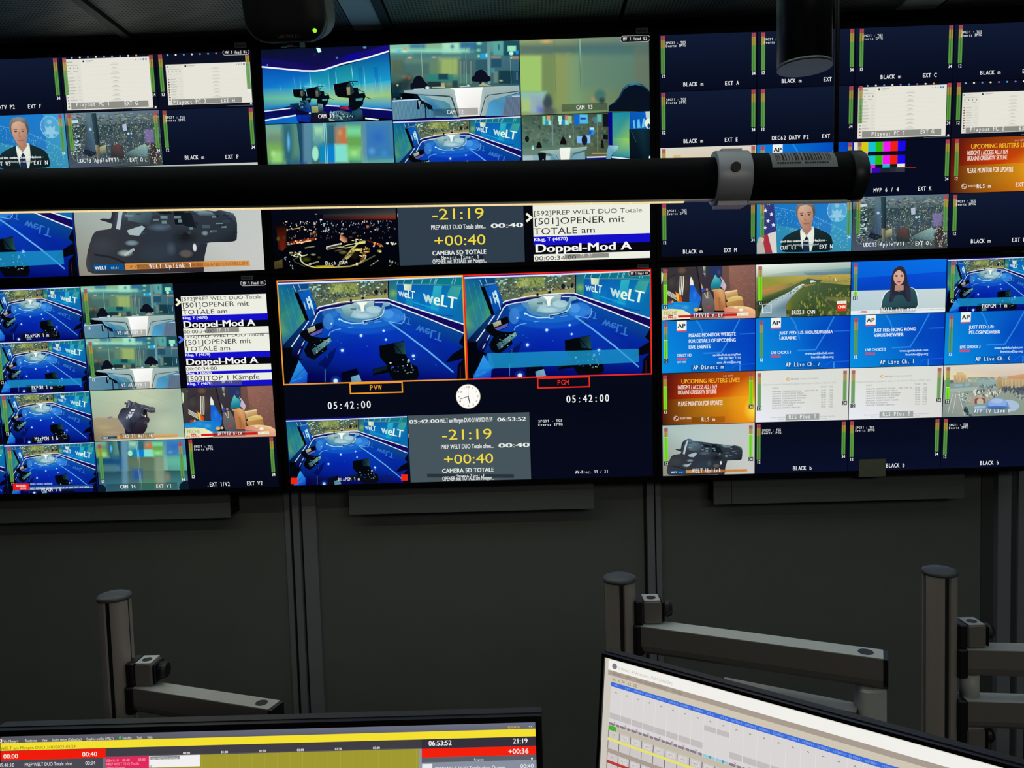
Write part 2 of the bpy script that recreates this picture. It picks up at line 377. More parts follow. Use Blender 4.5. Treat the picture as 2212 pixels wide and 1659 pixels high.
    p.line([(745, 530), (790, 560), (880, 583), (1010, 580), (1010, 556), (1130, 540), (1200, 510), (1235, 470), (1245, 395)], 12, '#b8e0f4'); p.line([(1012, 566), (1120, 548), (1200, 520)], 12, '#08126a')
    p.poly([(750, 390), (870, 368), (905, 440), (870, 500), (825, 530), (780, 440)], ['#98c0c8', '#a8ccd0', '#88b0b8', '#6090a0', '#4a8098', '#7aa8b0']); p.poly([(690, 420), (760, 405), (800, 480), (740, 470)], '#5a98b8', .8)
    p.poly([(862, 376), (940, 342), (1135, 334), (1128, 402), (1050, 400), (1030, 440), (980, 445), (940, 412), (880, 396)], ['#90b8bc', '#b0d0d0', '#a8c8cc', '#88b0b8', '#88a8b0', '#7098a0', '#7098a0', '#80a8b0', '#90b8c0'])
    p.ell(1130, 430, 90, 42, '#b8d8dc', .7, .1); p.ell(1000, 498, 120, 32, '#d0e4e8', .5, .5)
    p.poly([(1240, 345), (1305, 350), (1304, 388), (1254, 402), (1215, 492), (1185, 505), (1215, 410)], ['#88b4c8', '#98c0d0', '#6aa0b8', '#6098b0', '#5088a8', '#4880a0', '#70a0b8'])
    p.poly([(935, 350), (1066, 345), (1022, 385), (1014, 450), (986, 450), (978, 392)], '#f4faf2'); p.ell(1003, 440, 24, 16, '#e8f4f0', .8, .5)
    p.ell(873, 330, 14, 18, '#101820'); p.ell(1005, 306, 18, 14, '#101820'); p.poly([(865, 418), (935, 410), (930, 440), (875, 435)], '#20343c', .7)
    p.line([(620, 722), (640, 680), (690, 655), (760, 642)], 10, '#70b0f0', .8); p.line([(840, 628), (900, 620)], 9, '#70b8f0', .7); p.line([(1010, 592), (1060, 586)], 9, '#90c8f8', .7); p.line([(1130, 572), (1210, 562)], 8, '#70b0f0', .7)
    p.ell(740, 536, 8, 10, '#f0fff0'); p.ell(653, 583, 9, 10, '#c8f0f0')
    # floor lights and line
    for x, y, r in ((985, 718, 19), (1237, 665, 15), (1262, 764, 14), (775, 881, 20), (1568, 944, 19), (700, 1222, 30)): p.ell(x, y, r*2.2, r*2.2, '#2a60ff', .5, 1); p.ell(x, y, r, r, '#c8f0ff', 1, .4)
    for x, y in ((724, 775), (763, 800), (1055, 835), (1818, 1045)): p.ell(x, y, 10, 12, '#2a60e0', .8, 1)
    p.line([(1296, 572), (1480, 700), (1750, 905), (2015, 1130)], 17, ['#50a0e0', '#60b0f0', '#68b0f0', '#4898e0']); p.line([(583, 1090), (583, 1232)], 9, '#4a90d8', .8); p.line([(606, 930), (603, 970)], 8, '#60a0e0', .7)
    # left glass edge and lower left
    p.poly([(360, 550), (430, 610), (340, 860), (290, 960), (110, 1000), (105, 830)], ['#0a3878', '#0a2c80', '#0a0a50', '#080640', '#04041c', '#061030'])
    p.line([(208, 838), (300, 705)], 12, '#d8e4f8'); p.line([(332, 655), (402, 552)], 11, '#d8e4f8'); p.line([(280, 920), (308, 862)], 10, '#b8d0f0'); p.line([(322, 830), (352, 772)], 10, '#b8d0f0')
    p.poly([(104, 850), (215, 845), (215, 930), (340, 980), (290, 990), (180, 1255), (118, 1262)], '#03050e')
    p.poly([(180, 1255), (290, 992), (385, 1130), (380, 1250)], ['#0a68d0', '#30a0e8', '#1060e0', '#0a30c0']); p.line([(235, 1200), (350, 1080)], 5, '#021050', .8); p.line([(205, 1225), (330, 1180)], 5, '#60b8f0', .5)
    p.poly([(500, 1035), (640, 900), (715, 842), (680, 960), (600, 1085)], '#020640', .7)
    # pedestal cameras
    p.poly([(300, 700), (330, 660), (390, 640), (470, 590), (548, 565), (566, 632), (545, 690), (450, 725), (560, 742), (640, 728), (660, 768), (600, 830), (610, 870), (460, 985), (380, 950), (345, 880), (395, 790), (320, 730)], '#05070f')
    p.poly([(384, 640), (468, 605), (480, 655), (400, 688)], ['#a8b080', '#c8c8a0', '#a8a080', '#808868']); p.poly([(408, 700), (556, 638), (545, 680), (440, 722)], '#5a5ab0'); p.poly([(430, 872), (640, 735), (656, 778), (462, 935)], ['#2a5868', '#7ab0a8', '#4a8898', '#1a3a50']); p.dots(440, 760, 640, 910, 22, ['#a0d0b8', '#0a2030', '#406878'], (4, 9), (3, 8), 4)
    p.poly([(1188, 832), (1465, 776), (1492, 950), (1540, 1035), (1612, 1060), (1632, 1160), (1600, 1212), (1345, 1215), (1290, 1130), (1120, 1162), (1114, 1092), (1275, 1050), (1196, 960)], '#04070c')
    p.poly([(1350, 800), (1468, 785), (1486, 925), (1368, 915)], ['#0a2028', '#183a44', '#20505a', '#0c2028']); p.line([(1345, 808), (1478, 960)], 8, '#04070c'); p.poly([(1120, 1095), (1270, 1055), (1275, 1090), (1122, 1140)], '#0c1c28')
    p.dots(1440, 980, 1580, 1160, 22, ['#c8e0e0', '#5a7880', '#182830', '#8090a8'], (3, 9), (3, 9), 6); p.dots(1320, 1060, 1400, 1150, 8, ['#4050c8', '#203050'], (4, 12), (3, 8), 7); p.ell(1314, 1022, 12, 9, '#b0d8d0'); p.ell(1516, 996, 14, 16, '#90b8c8')
    p.poly([(762, 1130), (935, 1080), (962, 1150), (872, 1176), (884, 1235), (770, 1240)], '#03061a'); p.poly([(870, 1178), (962, 1150), (992, 1228), (880, 1240)], ['#5a98b8', '#80b0c8', '#70a0b8', '#5890b0'])
    p.poly([(2075, 800), (2132, 700), (2165, 1210), (2050, 1210), (2062, 1040), (2130, 975), (2030, 1000), (1920, 1022), (2010, 920), (2128, 850)], '#050612'); p.line([(2090, 1060), (2095, 1200)], 5, '#582030', .8)
    p.uvf()
    if overlay:
        p.poly([(.11, .755), (.93, .755), (.93, .885), (.07, .905), (.12, .82)], '#1c9ad2', .62); p.poly([(.09, .80), (.13, .75), (.15, .9), (.05, .99), (.03, .97)], '#2a90e8', .35)
    if news:
        p.rect_(.165, .85, .95, .93, '#1a4a90', .9); p.rect_(.165, .915, .95, .965, '#0a1a50', .8); p.line([(.165, .91), (.95, .905)], .008, '#6a90c0')

def pic_cam11(p):
    p.quad([(68, 140), (2140, 75), (2185, 1290), (165, 1350)])
    p.poly([(60, 130), (2145, 65), (2150, 200), (1000, 480), (80, 430)], ['#0a1420', '#0a1030', '#180a70', '#120a58', '#10084c'])
    p.poly([(80, 270), (700, 340), (1000, 370), (1300, 280), (2145, 60), (2150, 190), (1000, 480), (90, 420)], ['#0c1458', '#100c50', '#0c1038', '#0c0a70', '#16107a', '#180888', '#1a0c60', '#180a60'])
    p.poly([(1450, 240), (1660, 180), (1660, 290), (1400, 360)], '#0a0898', .8)
    p.poly([(965, 112), (1030, 115), (1055, 180), (1000, 192)], '#d0fff8'); p.ell(1750, 112, 34, 22, '#5a98c8', 1, .5); p.ell(1303, 275, 24, 20, '#3a80b8', 1, .5); p.ell(182, 388, 14, 18, '#4a60f0'); p.ell(945, 225, 30, 40, '#14243a', .8, .6)
    wl = [(100, 430), (850, 505), (1050, 490), (2140, 195)]
    # wall gradients: top, middle glow, bottom
    p.poly([(100, 430), (850, 505), (870, 760), (118, 760)], ['#0a50b0', '#0860b8', '#2098c8', '#1078d0']); p.poly([(118, 760), (870, 760), (880, 920), (125, 930)], ['#1080c8', '#20a0c8', '#70c8a8', '#60b898'])
    p.poly([(125, 930), (880, 920), (890, 1050), (560, 1060), (150, 1130)], ['#60b8a0', '#70c8a8', '#0a88c8', '#0880c8', '#0868b8'])
    p.poly([(850, 505), (1050, 490), (1520, 370), (1560, 720), (870, 760)], ['#0878a8', '#0a80b0', '#107890', '#28a8b0', '#30a8c8']); p.poly([(1520, 370), (2140, 195), (2165, 640), (1560, 720)], ['#0a6a98', '#0a50a0', '#1898d0', '#20a8c8'])
    p.poly([(870, 760), (1560, 720), (2165, 640), (2175, 900), (1560, 950), (885, 920)], ['#30b0c0', '#40b0b0', '#18a8d8', '#a0c870', '#a8d078', '#90d0a0']); p.poly([(885, 920), (1560, 950), (2175, 880), (2185, 1110), (1340, 1055), (1080, 1040), (890, 1050)], ['#88d0a0', '#a0cc80', '#98c878', '#0a80d0', '#0898c8', '#0a90c0', '#0880c0'])
    for x, t, b, a in ((705, 570, 960, .6), (860, 505, 800, .9), (1160, 480, 900, .4), (1275, 480, 800, .8), (1530, 375, 700, .9), (1650, 600, 900, .5), (1730, 400, 900, .7), (1900, 560, 900, .6), (1995, 560, 900, .5), (380, 700, 850, .3), (605, 560, 820, .3)): p.line([(x, t), (x+20, (t+b)/2), (x+35, b)], 12, [(*lin('#90e0f0'), 0.0), (*lin('#90e8f0'), a), (*lin('#90e8f0'), 0.0)])
    for x0, x1, c in ((1180, 1270, '#0a6098'), (1640, 1710, '#0a60a8'), (1890, 1960, '#0a58b0')): p.poly([(x0, 430), (x1, 430), (x1+15, 900), (x0+15, 900)], [(*lin(c), .55), (*lin(c), .55), (*lin(c), 0.0), (*lin(c), 0.0)])
    p.ell(900, 720, 150, 60, '#60d8e8', .5, 1); p.text('welt', 770, 765, 1130, 770, 60, '#80e0e8', 1, a=.35)
    p.line([(92, 416), (400, 448), (750, 484), (950, 488), (1090, 470), (1400, 370), (1750, 290), (2140, 172)], 24, '#f4f6ff')
    # skirting
    p.poly([(150, 1130), (560, 1090), (1080, 1055), (1345, 1060), (2187, 1130), (2187, 1280), (1500, 1210), (650, 1200), (160, 1290)], ['#0a0a50', '#100a50', '#1a0a68', '#1a0868', '#0a0a60', '#0a0860', '#0a0a48', '#08084a', '#0a1a70'])
    p.line([(148, 1140), (560, 1092)], 18, '#dce6fa'); p.line([(1085, 1046), (1345, 1064)], 18, '#e0ecfa'); p.line([(1655, 1085), (2187, 1134)], 20, '#dce8fa')
    p.poly([(160, 1290), (650, 1210), (700, 1340), (165, 1360)], ['#0a60b8', '#0a68c8', '#0a70d0', '#0a68c0']); p.line([(160, 1288), (650, 1208)], 22, '#e0f0fa'); p.line([(1755, 1262), (1970, 1292)], 22, '#e8f8fa')
    # cameras on pedestals
    for (x, y, s, d) in ((585, 770, .62, 0), (800, 755, .74, 1), (1240, 680, 1.0, 2)):
        P = lambda a, b: (x+a*s, y+b*s)
        p.poly([P(0, 30), P(260, -20 if d else 20), P(330, 160), P(300, 255), P(90, 235), P(30, 190)], '#05080e'); p.line([P(4, 34), P(34, 190)], 7, '#b8e8e0', .8)
        p.poly([P(215, 60), P(270, -20), P(370, 170), P(360, 230), P(300, 240)], ['#1c3440', '#243c48', '#244858', '#1a3440', '#0c1c24']); p.poly([P(215, 75), P(272, 70), P(280, 205), P(228, 205)], ['#a8a070', '#a8a070', '#788068', '#8a8a60'], .9 if d == 2 else .4)
        p.poly([P(255, 240), P(400, 90), P(415, 180), P(500, 170), P(520, 240), P(490, 290), P(480, 360), P(420, 420), P(380, 460), P(300, 450), P(255, 380)], '#060c14')
        p.poly([P(360, 260), P(480, 250), P(470, 290), P(370, 300)], '#50a8b0', .8); p.poly([P(310, 80), P(400, 80), P(410, 150), P(340, 150)], '#060c14')
        p.line([P(400, 110), P(500, 160), P(520, 230), P(610, 270)], 11*s, '#0a1c24'); p.line([P(250, -22), P(400, -20)], 12*s, '#08182a'); p.line([P(310, 0), P(330, 50)], 14*s, '#08182a')
    p.poly([(555, 1020), (700, 1010), (720, 970), (830, 960), (870, 1020), (900, 1160), (880, 1330), (670, 1300), (655, 1120), (560, 1090)], ['#0a3060', '#0a3050', '#204858', '#306070', '#0a50a8', '#0a3890', '#0a2890', '#0828a8', '#080c30', '#1a4878'])
    p.poly([(655, 1110), (860, 1160), (860, 1200), (655, 1200)], '#0c0a28'); p.poly([(660, 1205), (855, 1205), (850, 1325), (680, 1310)], ['#0830b8', '#0838b8', '#0a20a0', '#0828a0'])
    p.poly([(893, 1060), (1020, 1055), (1025, 1165), (905, 1170)], ['#98a868', '#b0b070', '#80905a', '#708850']); p.poly([(1000, 1020), (1080, 1030), (1090, 1140), (1160, 1180), (1180, 1325), (890, 1325), (890, 1180), (1010, 1170)], ['#6090a0', '#7aa8b0', '#203040', '#14101c', '#1a0c28', '#140a34', '#0a0818', '#1a2020'])
    p.poly([(1190, 1160), (1380, 1130), (1520, 1170), (1650, 1100), (1710, 1130), (1720, 1290), (1500, 1310), (1190, 1300)], ['#8ab0b8', '#10243c', '#104050', '#1c4458', '#28586a', '#0a1420', '#0a2440', '#0a2040']); p.dots(1200, 1160, 1600, 1290, 70, ['#88b8b8', '#0a1828', '#305868', '#10283c', '#183850'], (4, 12), (6, 20), 12)
    p.poly([(1340, 1075), (1480, 1065), (1500, 1120), (1350, 1110)], ['#781830', '#b03040', '#a02838', '#501030']); p.dots(680, 970, 800, 1100, 26, ['#90b0b8', '#0a2838', '#4a7888', '#0a1c2c'], (4, 10), (5, 16), 13)
    p.ell(875, 1175, 20, 14, '#e0f0f0', 1, .5); p.poly([(1170, 1250), (1280, 1300), (1185, 1310)], '#90b098', .8)
    for k in range(3): p.line([(1840-k*4, 1130), (1846, 1190), (1800, 1230)], 5, '#06061c', .5)

def pic_desk(p, foot=True):
    p.bs = 1.6
    p.quad([(42, 155), (2112, 82), (2145, 1300), (98, 1385)])
    p.poly([(35, 150), (1100, 110), (2120, 75), (2135, 900), (1050, 900), (75, 950)], ['#70a898', '#70a890', '#5a9898', '#1c4858', '#3a6a60', '#20404a'])
    p.poly([(50, 320), (1100, 290), (2125, 260), (2135, 850), (1100, 870), (80, 900)], ['#608878', '#5a8480', '#3c6c80', '#2a5a68', '#486a58', '#2c4a4a'])
    p.soft(55, 130, 380, 290, '#88c8b0', 40, .8); p.soft(380, 150, 620, 250, '#3a7898', 30, .9); p.soft(640, 140, 900, 250, '#88b890', 30, .9); p.soft(910, 130, 1170, 280, '#b0e8c8', 30, .9); p.ell(1050, 185, 50, 60, '#4a90a8', 1, .7); p.soft(1180, 120, 1420, 220, '#2a6a98', 30, .9)
    p.soft(60, 230, 1300, 262, '#98e0c0', 30, .8); p.ell(290, 215, 50, 50, '#e08070', .8, 1); p.ell(190, 250, 60, 40, '#60c0e0', .9, .8); p.ell(280, 260, 60, 30, '#b0f0d0', .9, .8)
    p.soft(1420, 100, 1640, 290, '#2a6878', 20, .8); p.ell(1480, 130, 60, 36, '#90e0c0', .8, .7); p.soft(1720, 110, 1860, 310, '#58a8a0', 16, .9); p.ell(1795, 190, 22, 70, '#2a6070', .9, .5); p.soft(1880, 90, 2120, 320, '#164858', 16, .95)
    p.soft(1942, 175, 2065, 250, '#98e8c0', 10); p.ell(1995, 288, 42, 40, '#b0f8e0', 1, .35); p.ell(1995, 362, 18, 16, '#c0e8d8', 1, .6); p.soft(2070, 250, 2108, 300, '#1090e0', 8)
    p.ell(1470, 335, 30, 36, '#80e8d0', 1, .6); p.soft(1510, 300, 1590, 365, '#18a0e0', 10); p.ell(1600, 322, 22, 46, '#a0e8d8', 1, .5); p.ell(1470, 240, 50, 36, '#88d8b0', .8, .8)
    p.soft(60, 290, 1450, 360, '#3c7a80', 18, .7); p.ell(365, 360, 55, 24, '#d8b078', .9, .8); p.ell(755, 356, 60, 22, '#c8a878', .8, .8); p.soft(1680, 345, 1820, 372, '#b09870', 14, .6); p.soft(2000, 345, 2110, 372, '#c09868', 14, .6)
    p.soft(860, 390, 1140, 640, '#a0b868', 40, .85); p.soft(700, 430, 860, 620, '#688860', 30, .6); p.soft(90, 400, 260, 620, '#50604c', 30, .7); p.soft(260, 470, 660, 620, '#3a6068', 30, .6); p.soft(1150, 390, 1400, 800, '#3a5c68', 24, .6); p.soft(1680, 380, 1830, 510, '#1e4c68', 14, .9); p.soft(1430, 400, 1600, 560, '#245464', 16, .8)
    for x in (1180, 1235, 1345): p.soft(x, 420, x+8, 780, '#a0a888', 8, .5)
    p.soft(640, 640, 1060, 745, '#2a8078', 12, .9); p.soft(830, 630, 975, 710, '#10384c', 12, .9); p.soft(1070, 640, 1340, 760, '#4a8878', 20, .6); p.ell(300, 680, 80, 50, '#b08860', .7, 1); p.ell(340, 720, 120, 120, '#2a3030', .7, .7); p.ell(360, 690, 40, 50, '#c07850', .35, 1); p.ell(260, 820, 160, 130, '#1c3038', .8, .6); p.soft(90, 800, 200, 1000, '#0c2c3a', 30, .9)
    p.soft(660, 760, 860, 840, '#10242c', 12, .9); p.soft(880, 780, 920, 830, '#d0b080', 8, .8); p.ell(1000, 790, 60, 40, '#807858', .7, .7); p.soft(1060, 740, 1130, 840, '#143038', 12, .8); p.ell(170, 815, 24, 24, '#d8c888', .9, .7)
    p.soft(1800, 575, 2010, 780, '#0e3440', 10, .9); p.soft(2010, 580, 2125, 780, '#1a4058', 10, .8); p.soft(1720, 590, 1770, 760, '#809888', 10, .5); p.ell(1830, 735, 40, 22, '#c8c090', .7, .7); p.soft(1680, 540, 1720, 600, '#4aa0a8', 12, .6); p.line([(2085, 600), (2085, 720)], 10, '#a8e0f0', .9)
    p.poly([(1605, 105), (1655, 105), (1665, 790), (1620, 790)], ['#6a9890', '#6a9890', '#7aa0b8', '#8ab0c0'], .75); p.line([(545, 145), (560, 450), (572, 680)], 8, '#a8d0a8', .8); p.line([(1262, 120), (1270, 460), (1280, 800)], 9, ['#3a6070', '#a8c0a0', '#90a898'], .9); p.line([(1975, 340), (1995, 780)], 7, '#88a8a0', .7); p.line([(1045, 130), (1055, 620)], 3, '#4a7068', .6)
    # chairs
    for cx_, cy_, ww, hh in ((515, 770, 138, 115), (1512, 660, 152, 105)):
        p.poly([(cx_-ww, cy_+hh*.75), (cx_-ww, cy_+hh*.2), (cx_-ww*.75, cy_), (cx_-ww*.55, cy_-hh*.7), (cx_-ww*.2, cy_-hh*.98), (cx_+ww*.12, cy_-hh), (cx_+ww*.42, cy_-hh*.7), (cx_+ww*.72, cy_-hh*.1), (cx_+ww, cy_+hh*.15), (cx_+ww, cy_+hh*.75), (cx_+ww*.6, cy_+hh*.9), (cx_-ww*.6, cy_+hh*.9)], '#0c1020')
    p.line([(1502, 750), (1502, 815)], 34, '#0a1420'); p.poly([(1540, 760), (1620, 800), (1690, 820), (1460, 822)], '#c0c098', .7); p.rect_(380, 820, 460, 885, '#0c1020')
    p.rnd = 0
    # floor and radiator
    p.poly([(85, 1060), (500, 1035), (760, 1250), (790, 1340), (95, 1395)], ['#6a98b0', '#6090a8', '#3a80b0', '#4a88a8', '#6a98a8'])
    for k in range(34): x = 95+k*20; p.line([(x, 1075-(x-95)*.06), (x+25, 1385-(x-95)*.05)], 6, '#285070', .75, .2)
    p.line([(92, 1078), (505, 1045)], 20, '#c0dcf4', .9); p.ell(120, 1040, 30, 16, '#b0d0e0', .8, .6); p.ell(232, 1022, 14, 16, '#b0d0e0', .8, .6)
    p.poly([(430, 965), (500, 965), (560, 1040), (440, 1040)], '#080e1c'); p.poly([(480, 1060), (640, 1050), (700, 1100), (715, 1210), (660, 1210), (620, 1130), (545, 1120), (520, 1210), (485, 1210)], '#080e18'); p.line([(590, 1060), (625, 1200), (625, 1390)], 22, '#0a1822'); p.poly([(500, 1075), (545, 1075), (520, 1190)], '#a8c8d0', .7)
    # desk
    p.poly([(490, 965), (720, 1000), (1010, 1080), (1060, 1345), (780, 1345), (720, 1150), (560, 1060)], ['#6aa8b8', '#5a9aa8', '#4a88a0', '#4a88a8', '#6098a8', '#2a70a8', '#a0c0c8'])
    p.poly([(600, 985), (1020, 990), (1140, 1345), (1060, 1345), (1010, 1130), (930, 1075), (740, 1040)], ['#a0b8b8', '#98b4b4', '#9ab8b8', '#88a8b0', '#88b0b0', '#98b4b4', '#a0b8b4'])
    p.poly([(268, 900), (1000, 862), (1075, 880), (1165, 1340), (1130, 1340), (1050, 1020), (1010, 985), (560, 965), (330, 945), (275, 930)], ['#98b8c8', '#a8bcb8', '#b4c4c0', '#a8bcb8', '#90a8a8', '#94acac', '#98b0b0', '#a8bcb8', '#88a8b8', '#a0c0d0'])
    p.line([(430, 882), (600, 872)], 16, '#d0dcd0'); p.ell(650, 855, 40, 26, '#c8e4ec', 1, .3); p.line([(720, 850), (930, 842)], 16, '#b8c4b0'); p.line([(1170, 838), (1340, 826)], 14, '#b8c8c8'); p.ell(1305, 815, 24, 18, '#c8e8f0', 1, .4)
    p.poly([(1005, 860), (1555, 838), (1475, 1315), (1165, 1330), (1080, 890)], ['#e8f0e8', '#f4f8f4', '#e8e4dc', '#f8fbf8', '#ffffff'])
    p.poly([(1545, 838), (2118, 812), (2128, 925), (1700, 1050), (1640, 1100), (1585, 1310), (1475, 1318), (1530, 890)], ['#a8bcb8', '#a0b8b4', '#98b0b4', '#90acb0', '#88a4a8', '#98b0ac', '#b8c8c4', '#a8bcb8'])
    p.poly([(1640, 1090), (1700, 1050), (2128, 935), (2145, 1300), (1585, 1320)], ['#4a98c8', '#4a90b8', '#5898b8', '#3a80a8', '#58a8d0']); p.poly([(1920, 1010), (2140, 985), (2145, 1305), (1830, 1310), (1880, 1150)], '#6a8098')
    for k in range(16): x = 1880+k*18; p.line([(x+25, 1000), (x, 1300)], 6, '#283c54', .8, .2)
    p.line([(2010, 990), (2130, 985)], 14, '#c8dcf0', .9)
    p.line([(535, 968), (1010, 1000), (1050, 1030), (1145, 1345)], 13, '#28464c'); p.line([(2110, 908), (1640, 972), (1580, 1010), (1500, 1315)], 13, '#28464c')

def pic_cam13(p):
    p.bs = 1.5
    p.quad([(90, 150), (2165, 80), (2172, 1290), (118, 1360)])
    p.poly([(80, 140), (2170, 70), (2175, 1300), (110, 1370)], ['#90a070', '#607870', '#5c7058', '#889c68']); p.poly([(900, 110), (2170, 70), (2175, 1300), (900, 1335)], ['#7c9070', '#607870', '#5c7058', '#789868'])
    p.ell(520, 170, 130, 50, '#d8b068', .95, .9); p.soft(100, 240, 2170, 360, '#3f6464', 50, .75); p.soft(1060, 200, 1700, 330, '#487074', 40, .5)
    p.soft(60, 410, 430, 960, '#9fc86c', 26, .95); p.soft(470, 400, 660, 1200, '#6c8850', 30, .7); p.soft(680, 380, 860, 1200, '#8c9c58', 40, .6); p.soft(880, 380, 1060, 1200, '#7ca070', 40, .5); p.soft(1100, 380, 1900, 900, '#4e8478', 90, .45); p.soft(1950, 250, 2160, 800, '#687460', 40, .5)
    p.soft(120, 990, 500, 1100, '#90c0b0', 30, .9); p.soft(130, 1110, 330, 1290, '#a8c880', 30, .9); p.soft(280, 1060, 440, 1300, '#90a8c0', 40, .8); p.ell(420, 1270, 90, 100, '#6078d0', .9, .9)
    p.ell(540, 1150, 100, 170, '#303c54', .9, .5); p.ell(560, 1300, 160, 110, '#4a5454', .9, .6); p.ell(545, 1060, 60, 60, '#4a4c50', .5, .8)
    p.ell(1380, 1040, 120, 130, '#3c7068', .9, .5); p.ell(1410, 1120, 70, 70, '#303c40', .9, .6); p.ell(1265, 1100, 50, 60, '#c88860', .6, 1)
    p.line([(1062, 130), (1065, 350), (1070, 620), (1075, 1330)], 22, ['#90b8a0', '#80b0a0', '#5a8a7c', '#7aa080'], .8); p.line([(1050, 300), (1068, 900), (1078, 1300)], 5, '#405c58', .8); p.line([(655, 140), (665, 1000)], 5, '#5a6850', .7)
    p.poly([(1515, 1300), (1515, 1210), (1600, 1150), (1680, 1060), (1740, 930), (1820, 860), (1920, 832), (2040, 850), (2130, 920), (2175, 975), (2180, 1295)], ['#0a1424', '#0a1828', '#0a2434', '#0a2c40', '#103850', '#1a5070', '#3a80a0', '#104060', '#0c3040', '#0a2030', '#060a14'])
    p.poly([(1530, 1300), (1530, 1220), (1620, 1160), (1700, 1060), (1760, 950), (1840, 885), (1950, 865), (2080, 900), (2175, 1000), (2180, 1295)], '#081220')

def pic_blur(p, cap=False):
    p.bs = 2.2
    p.quad([(92, 245), (2115, 190), (2155, 880), (140, 910)] if not cap else [(92, 245), (2115, 190), (2165, 1330), (160, 1390)])
    p.poly([(90, 240), (1050, 215), (2118, 185), (2130, 560), (1100, 590), (115, 610)], ['#4a90a0', '#286888', '#5090a0', '#3a80a0', '#286070', '#2a6888'])
    p.poly([(115, 600), (1100, 580), (2135, 550), (2160, 900), (1100, 900), (140, 915)], ['#0c5078', '#586c50', '#60a898', '#60b0a0', '#5a7860', '#386878'])
    p.soft(100, 260, 340, 330, '#78b8a0', 30, .9); p.soft(130, 320, 360, 430, '#788858', 40, .6); p.soft(120, 430, 370, 580, '#78b050', 30, .9); p.soft(200, 500, 380, 580, '#98d878', 20, .9); p.ell(210, 510, 60, 40, '#a8e0a0', .8, .8)
    p.soft(380, 240, 560, 560, '#2c6470', 30, .9); p.ell(455, 400, 34, 110, '#60b8f8', .95, .8); p.soft(540, 240, 620, 520, '#5a9078', 30, .8)
    p.poly([(590, 230), (710, 230), (740, 900), (640, 900), (630, 480)], '#143c60', .9); p.soft(700, 235, 810, 900, '#5888a0', 16, .9); p.soft(510, 620, 650, 900, '#4a7898', 20, .8)
    p.soft(880, 260, 1000, 360, '#a0d8b0', 20, .95); p.soft(870, 340, 980, 420, '#60a0a0', 20, .8); p.ell(880, 505, 62, 78, '#a0e8c8', 1, .3); p.soft(950, 430, 1050, 580, '#1088a8', 16, .9); p.soft(1060, 420, 1195, 590, '#0a80d0', 12); p.soft(980, 450, 1060, 590, '#0a88c0', 12)
    p.soft(1080, 240, 1200, 410, '#205868', 16, .8); p.soft(1215, 280, 1340, 410, '#b08050', 20, .9); p.ell(1290, 310, 60, 40, '#d0a080', .8, .8); p.soft(1310, 275, 1390, 410, '#d07030', 20, .8); p.soft(1200, 425, 1400, 580, '#80e0d0', 10); p.soft(1410, 260, 1610, 460, '#68a848', 20, .9); p.soft(1400, 270, 1600, 320, '#78e0a8', 20, .8); p.soft(1400, 460, 1600, 570, '#88d878', 20, .8); p.ell(1500, 500, 80, 40, '#b0f088', .7, 1); p.soft(1420, 560, 1600, 590, '#4aa880', 16, .7)
    p.poly([(1615, 200), (1700, 200), (1720, 890), (1620, 890)], ['#5a8a90', '#6a98a0', '#88b8a0', '#98c0a0'], .9); p.soft(1710, 230, 2060, 530, '#3878b8', 40, .9); p.ell(1880, 350, 160, 90, '#2868c0', .7, .8); p.ell(1780, 480, 80, 50, '#60a8e8', .7, 1); p.ell(1980, 500, 80, 50, '#3098d8', .7, 1); p.soft(1710, 620, 2130, 760, '#60b8a0', 50, .8)
    p.soft(850, 610, 1440, 870, '#5a6c50', 20, .8); p.soft(1460, 600, 1600, 870, '#285c68', 20, .8); p.soft(130, 640, 640, 760, '#0c4c78', 30, .9); p.soft(150, 800, 500, 900, '#4a7880', 30, .8); p.soft(650, 600, 730, 900, '#1c4a80', 16, .8); p.ell(950, 840, 130, 60, '#305868', .6, 1)
    p.line([(1024, 220), (1045, 560), (1062, 900)], 9, '#b0e8e0', .8); p.line([(1052, 220), (1075, 560), (1090, 900)], 9, '#b0e8d8', .8)
    if cap:
        p.poly([(140, 700), (2150, 700), (2165, 1330), (160, 1390)], [(*lin('#3a7890'), 0.0), (*lin('#50a0a0'), 0.0), (*lin('#4a8888'), 1.0), (*lin('#3a7088'), 1.0)]); p.soft(900, 700, 1500, 1150, '#607860', 60, .7); p.soft(1450, 600, 1620, 1300, '#98a888', 30, .6); p.ell(1700, 1050, 90, 160, '#b89050', .5, 1); p.soft(950, 900, 1100, 1100, '#1050a0', 40, .8); p.soft(700, 220, 800, 1350, '#6898b0', 20, .7); p.soft(1100, 1150, 1400, 1330, '#489060', 40, .5)
        p.ell(180, 1340, 150, 130, '#0a1c2c', 1, .1); p.ell(2140, 1290, 200, 170, '#0a1c2c', 1, .1); p.line([(1062, 890), (1090, 1380)], 8, '#b0d0c8', .6); p.line([(1090, 890), (1120, 1380)], 8, '#b0d0c8', .6)

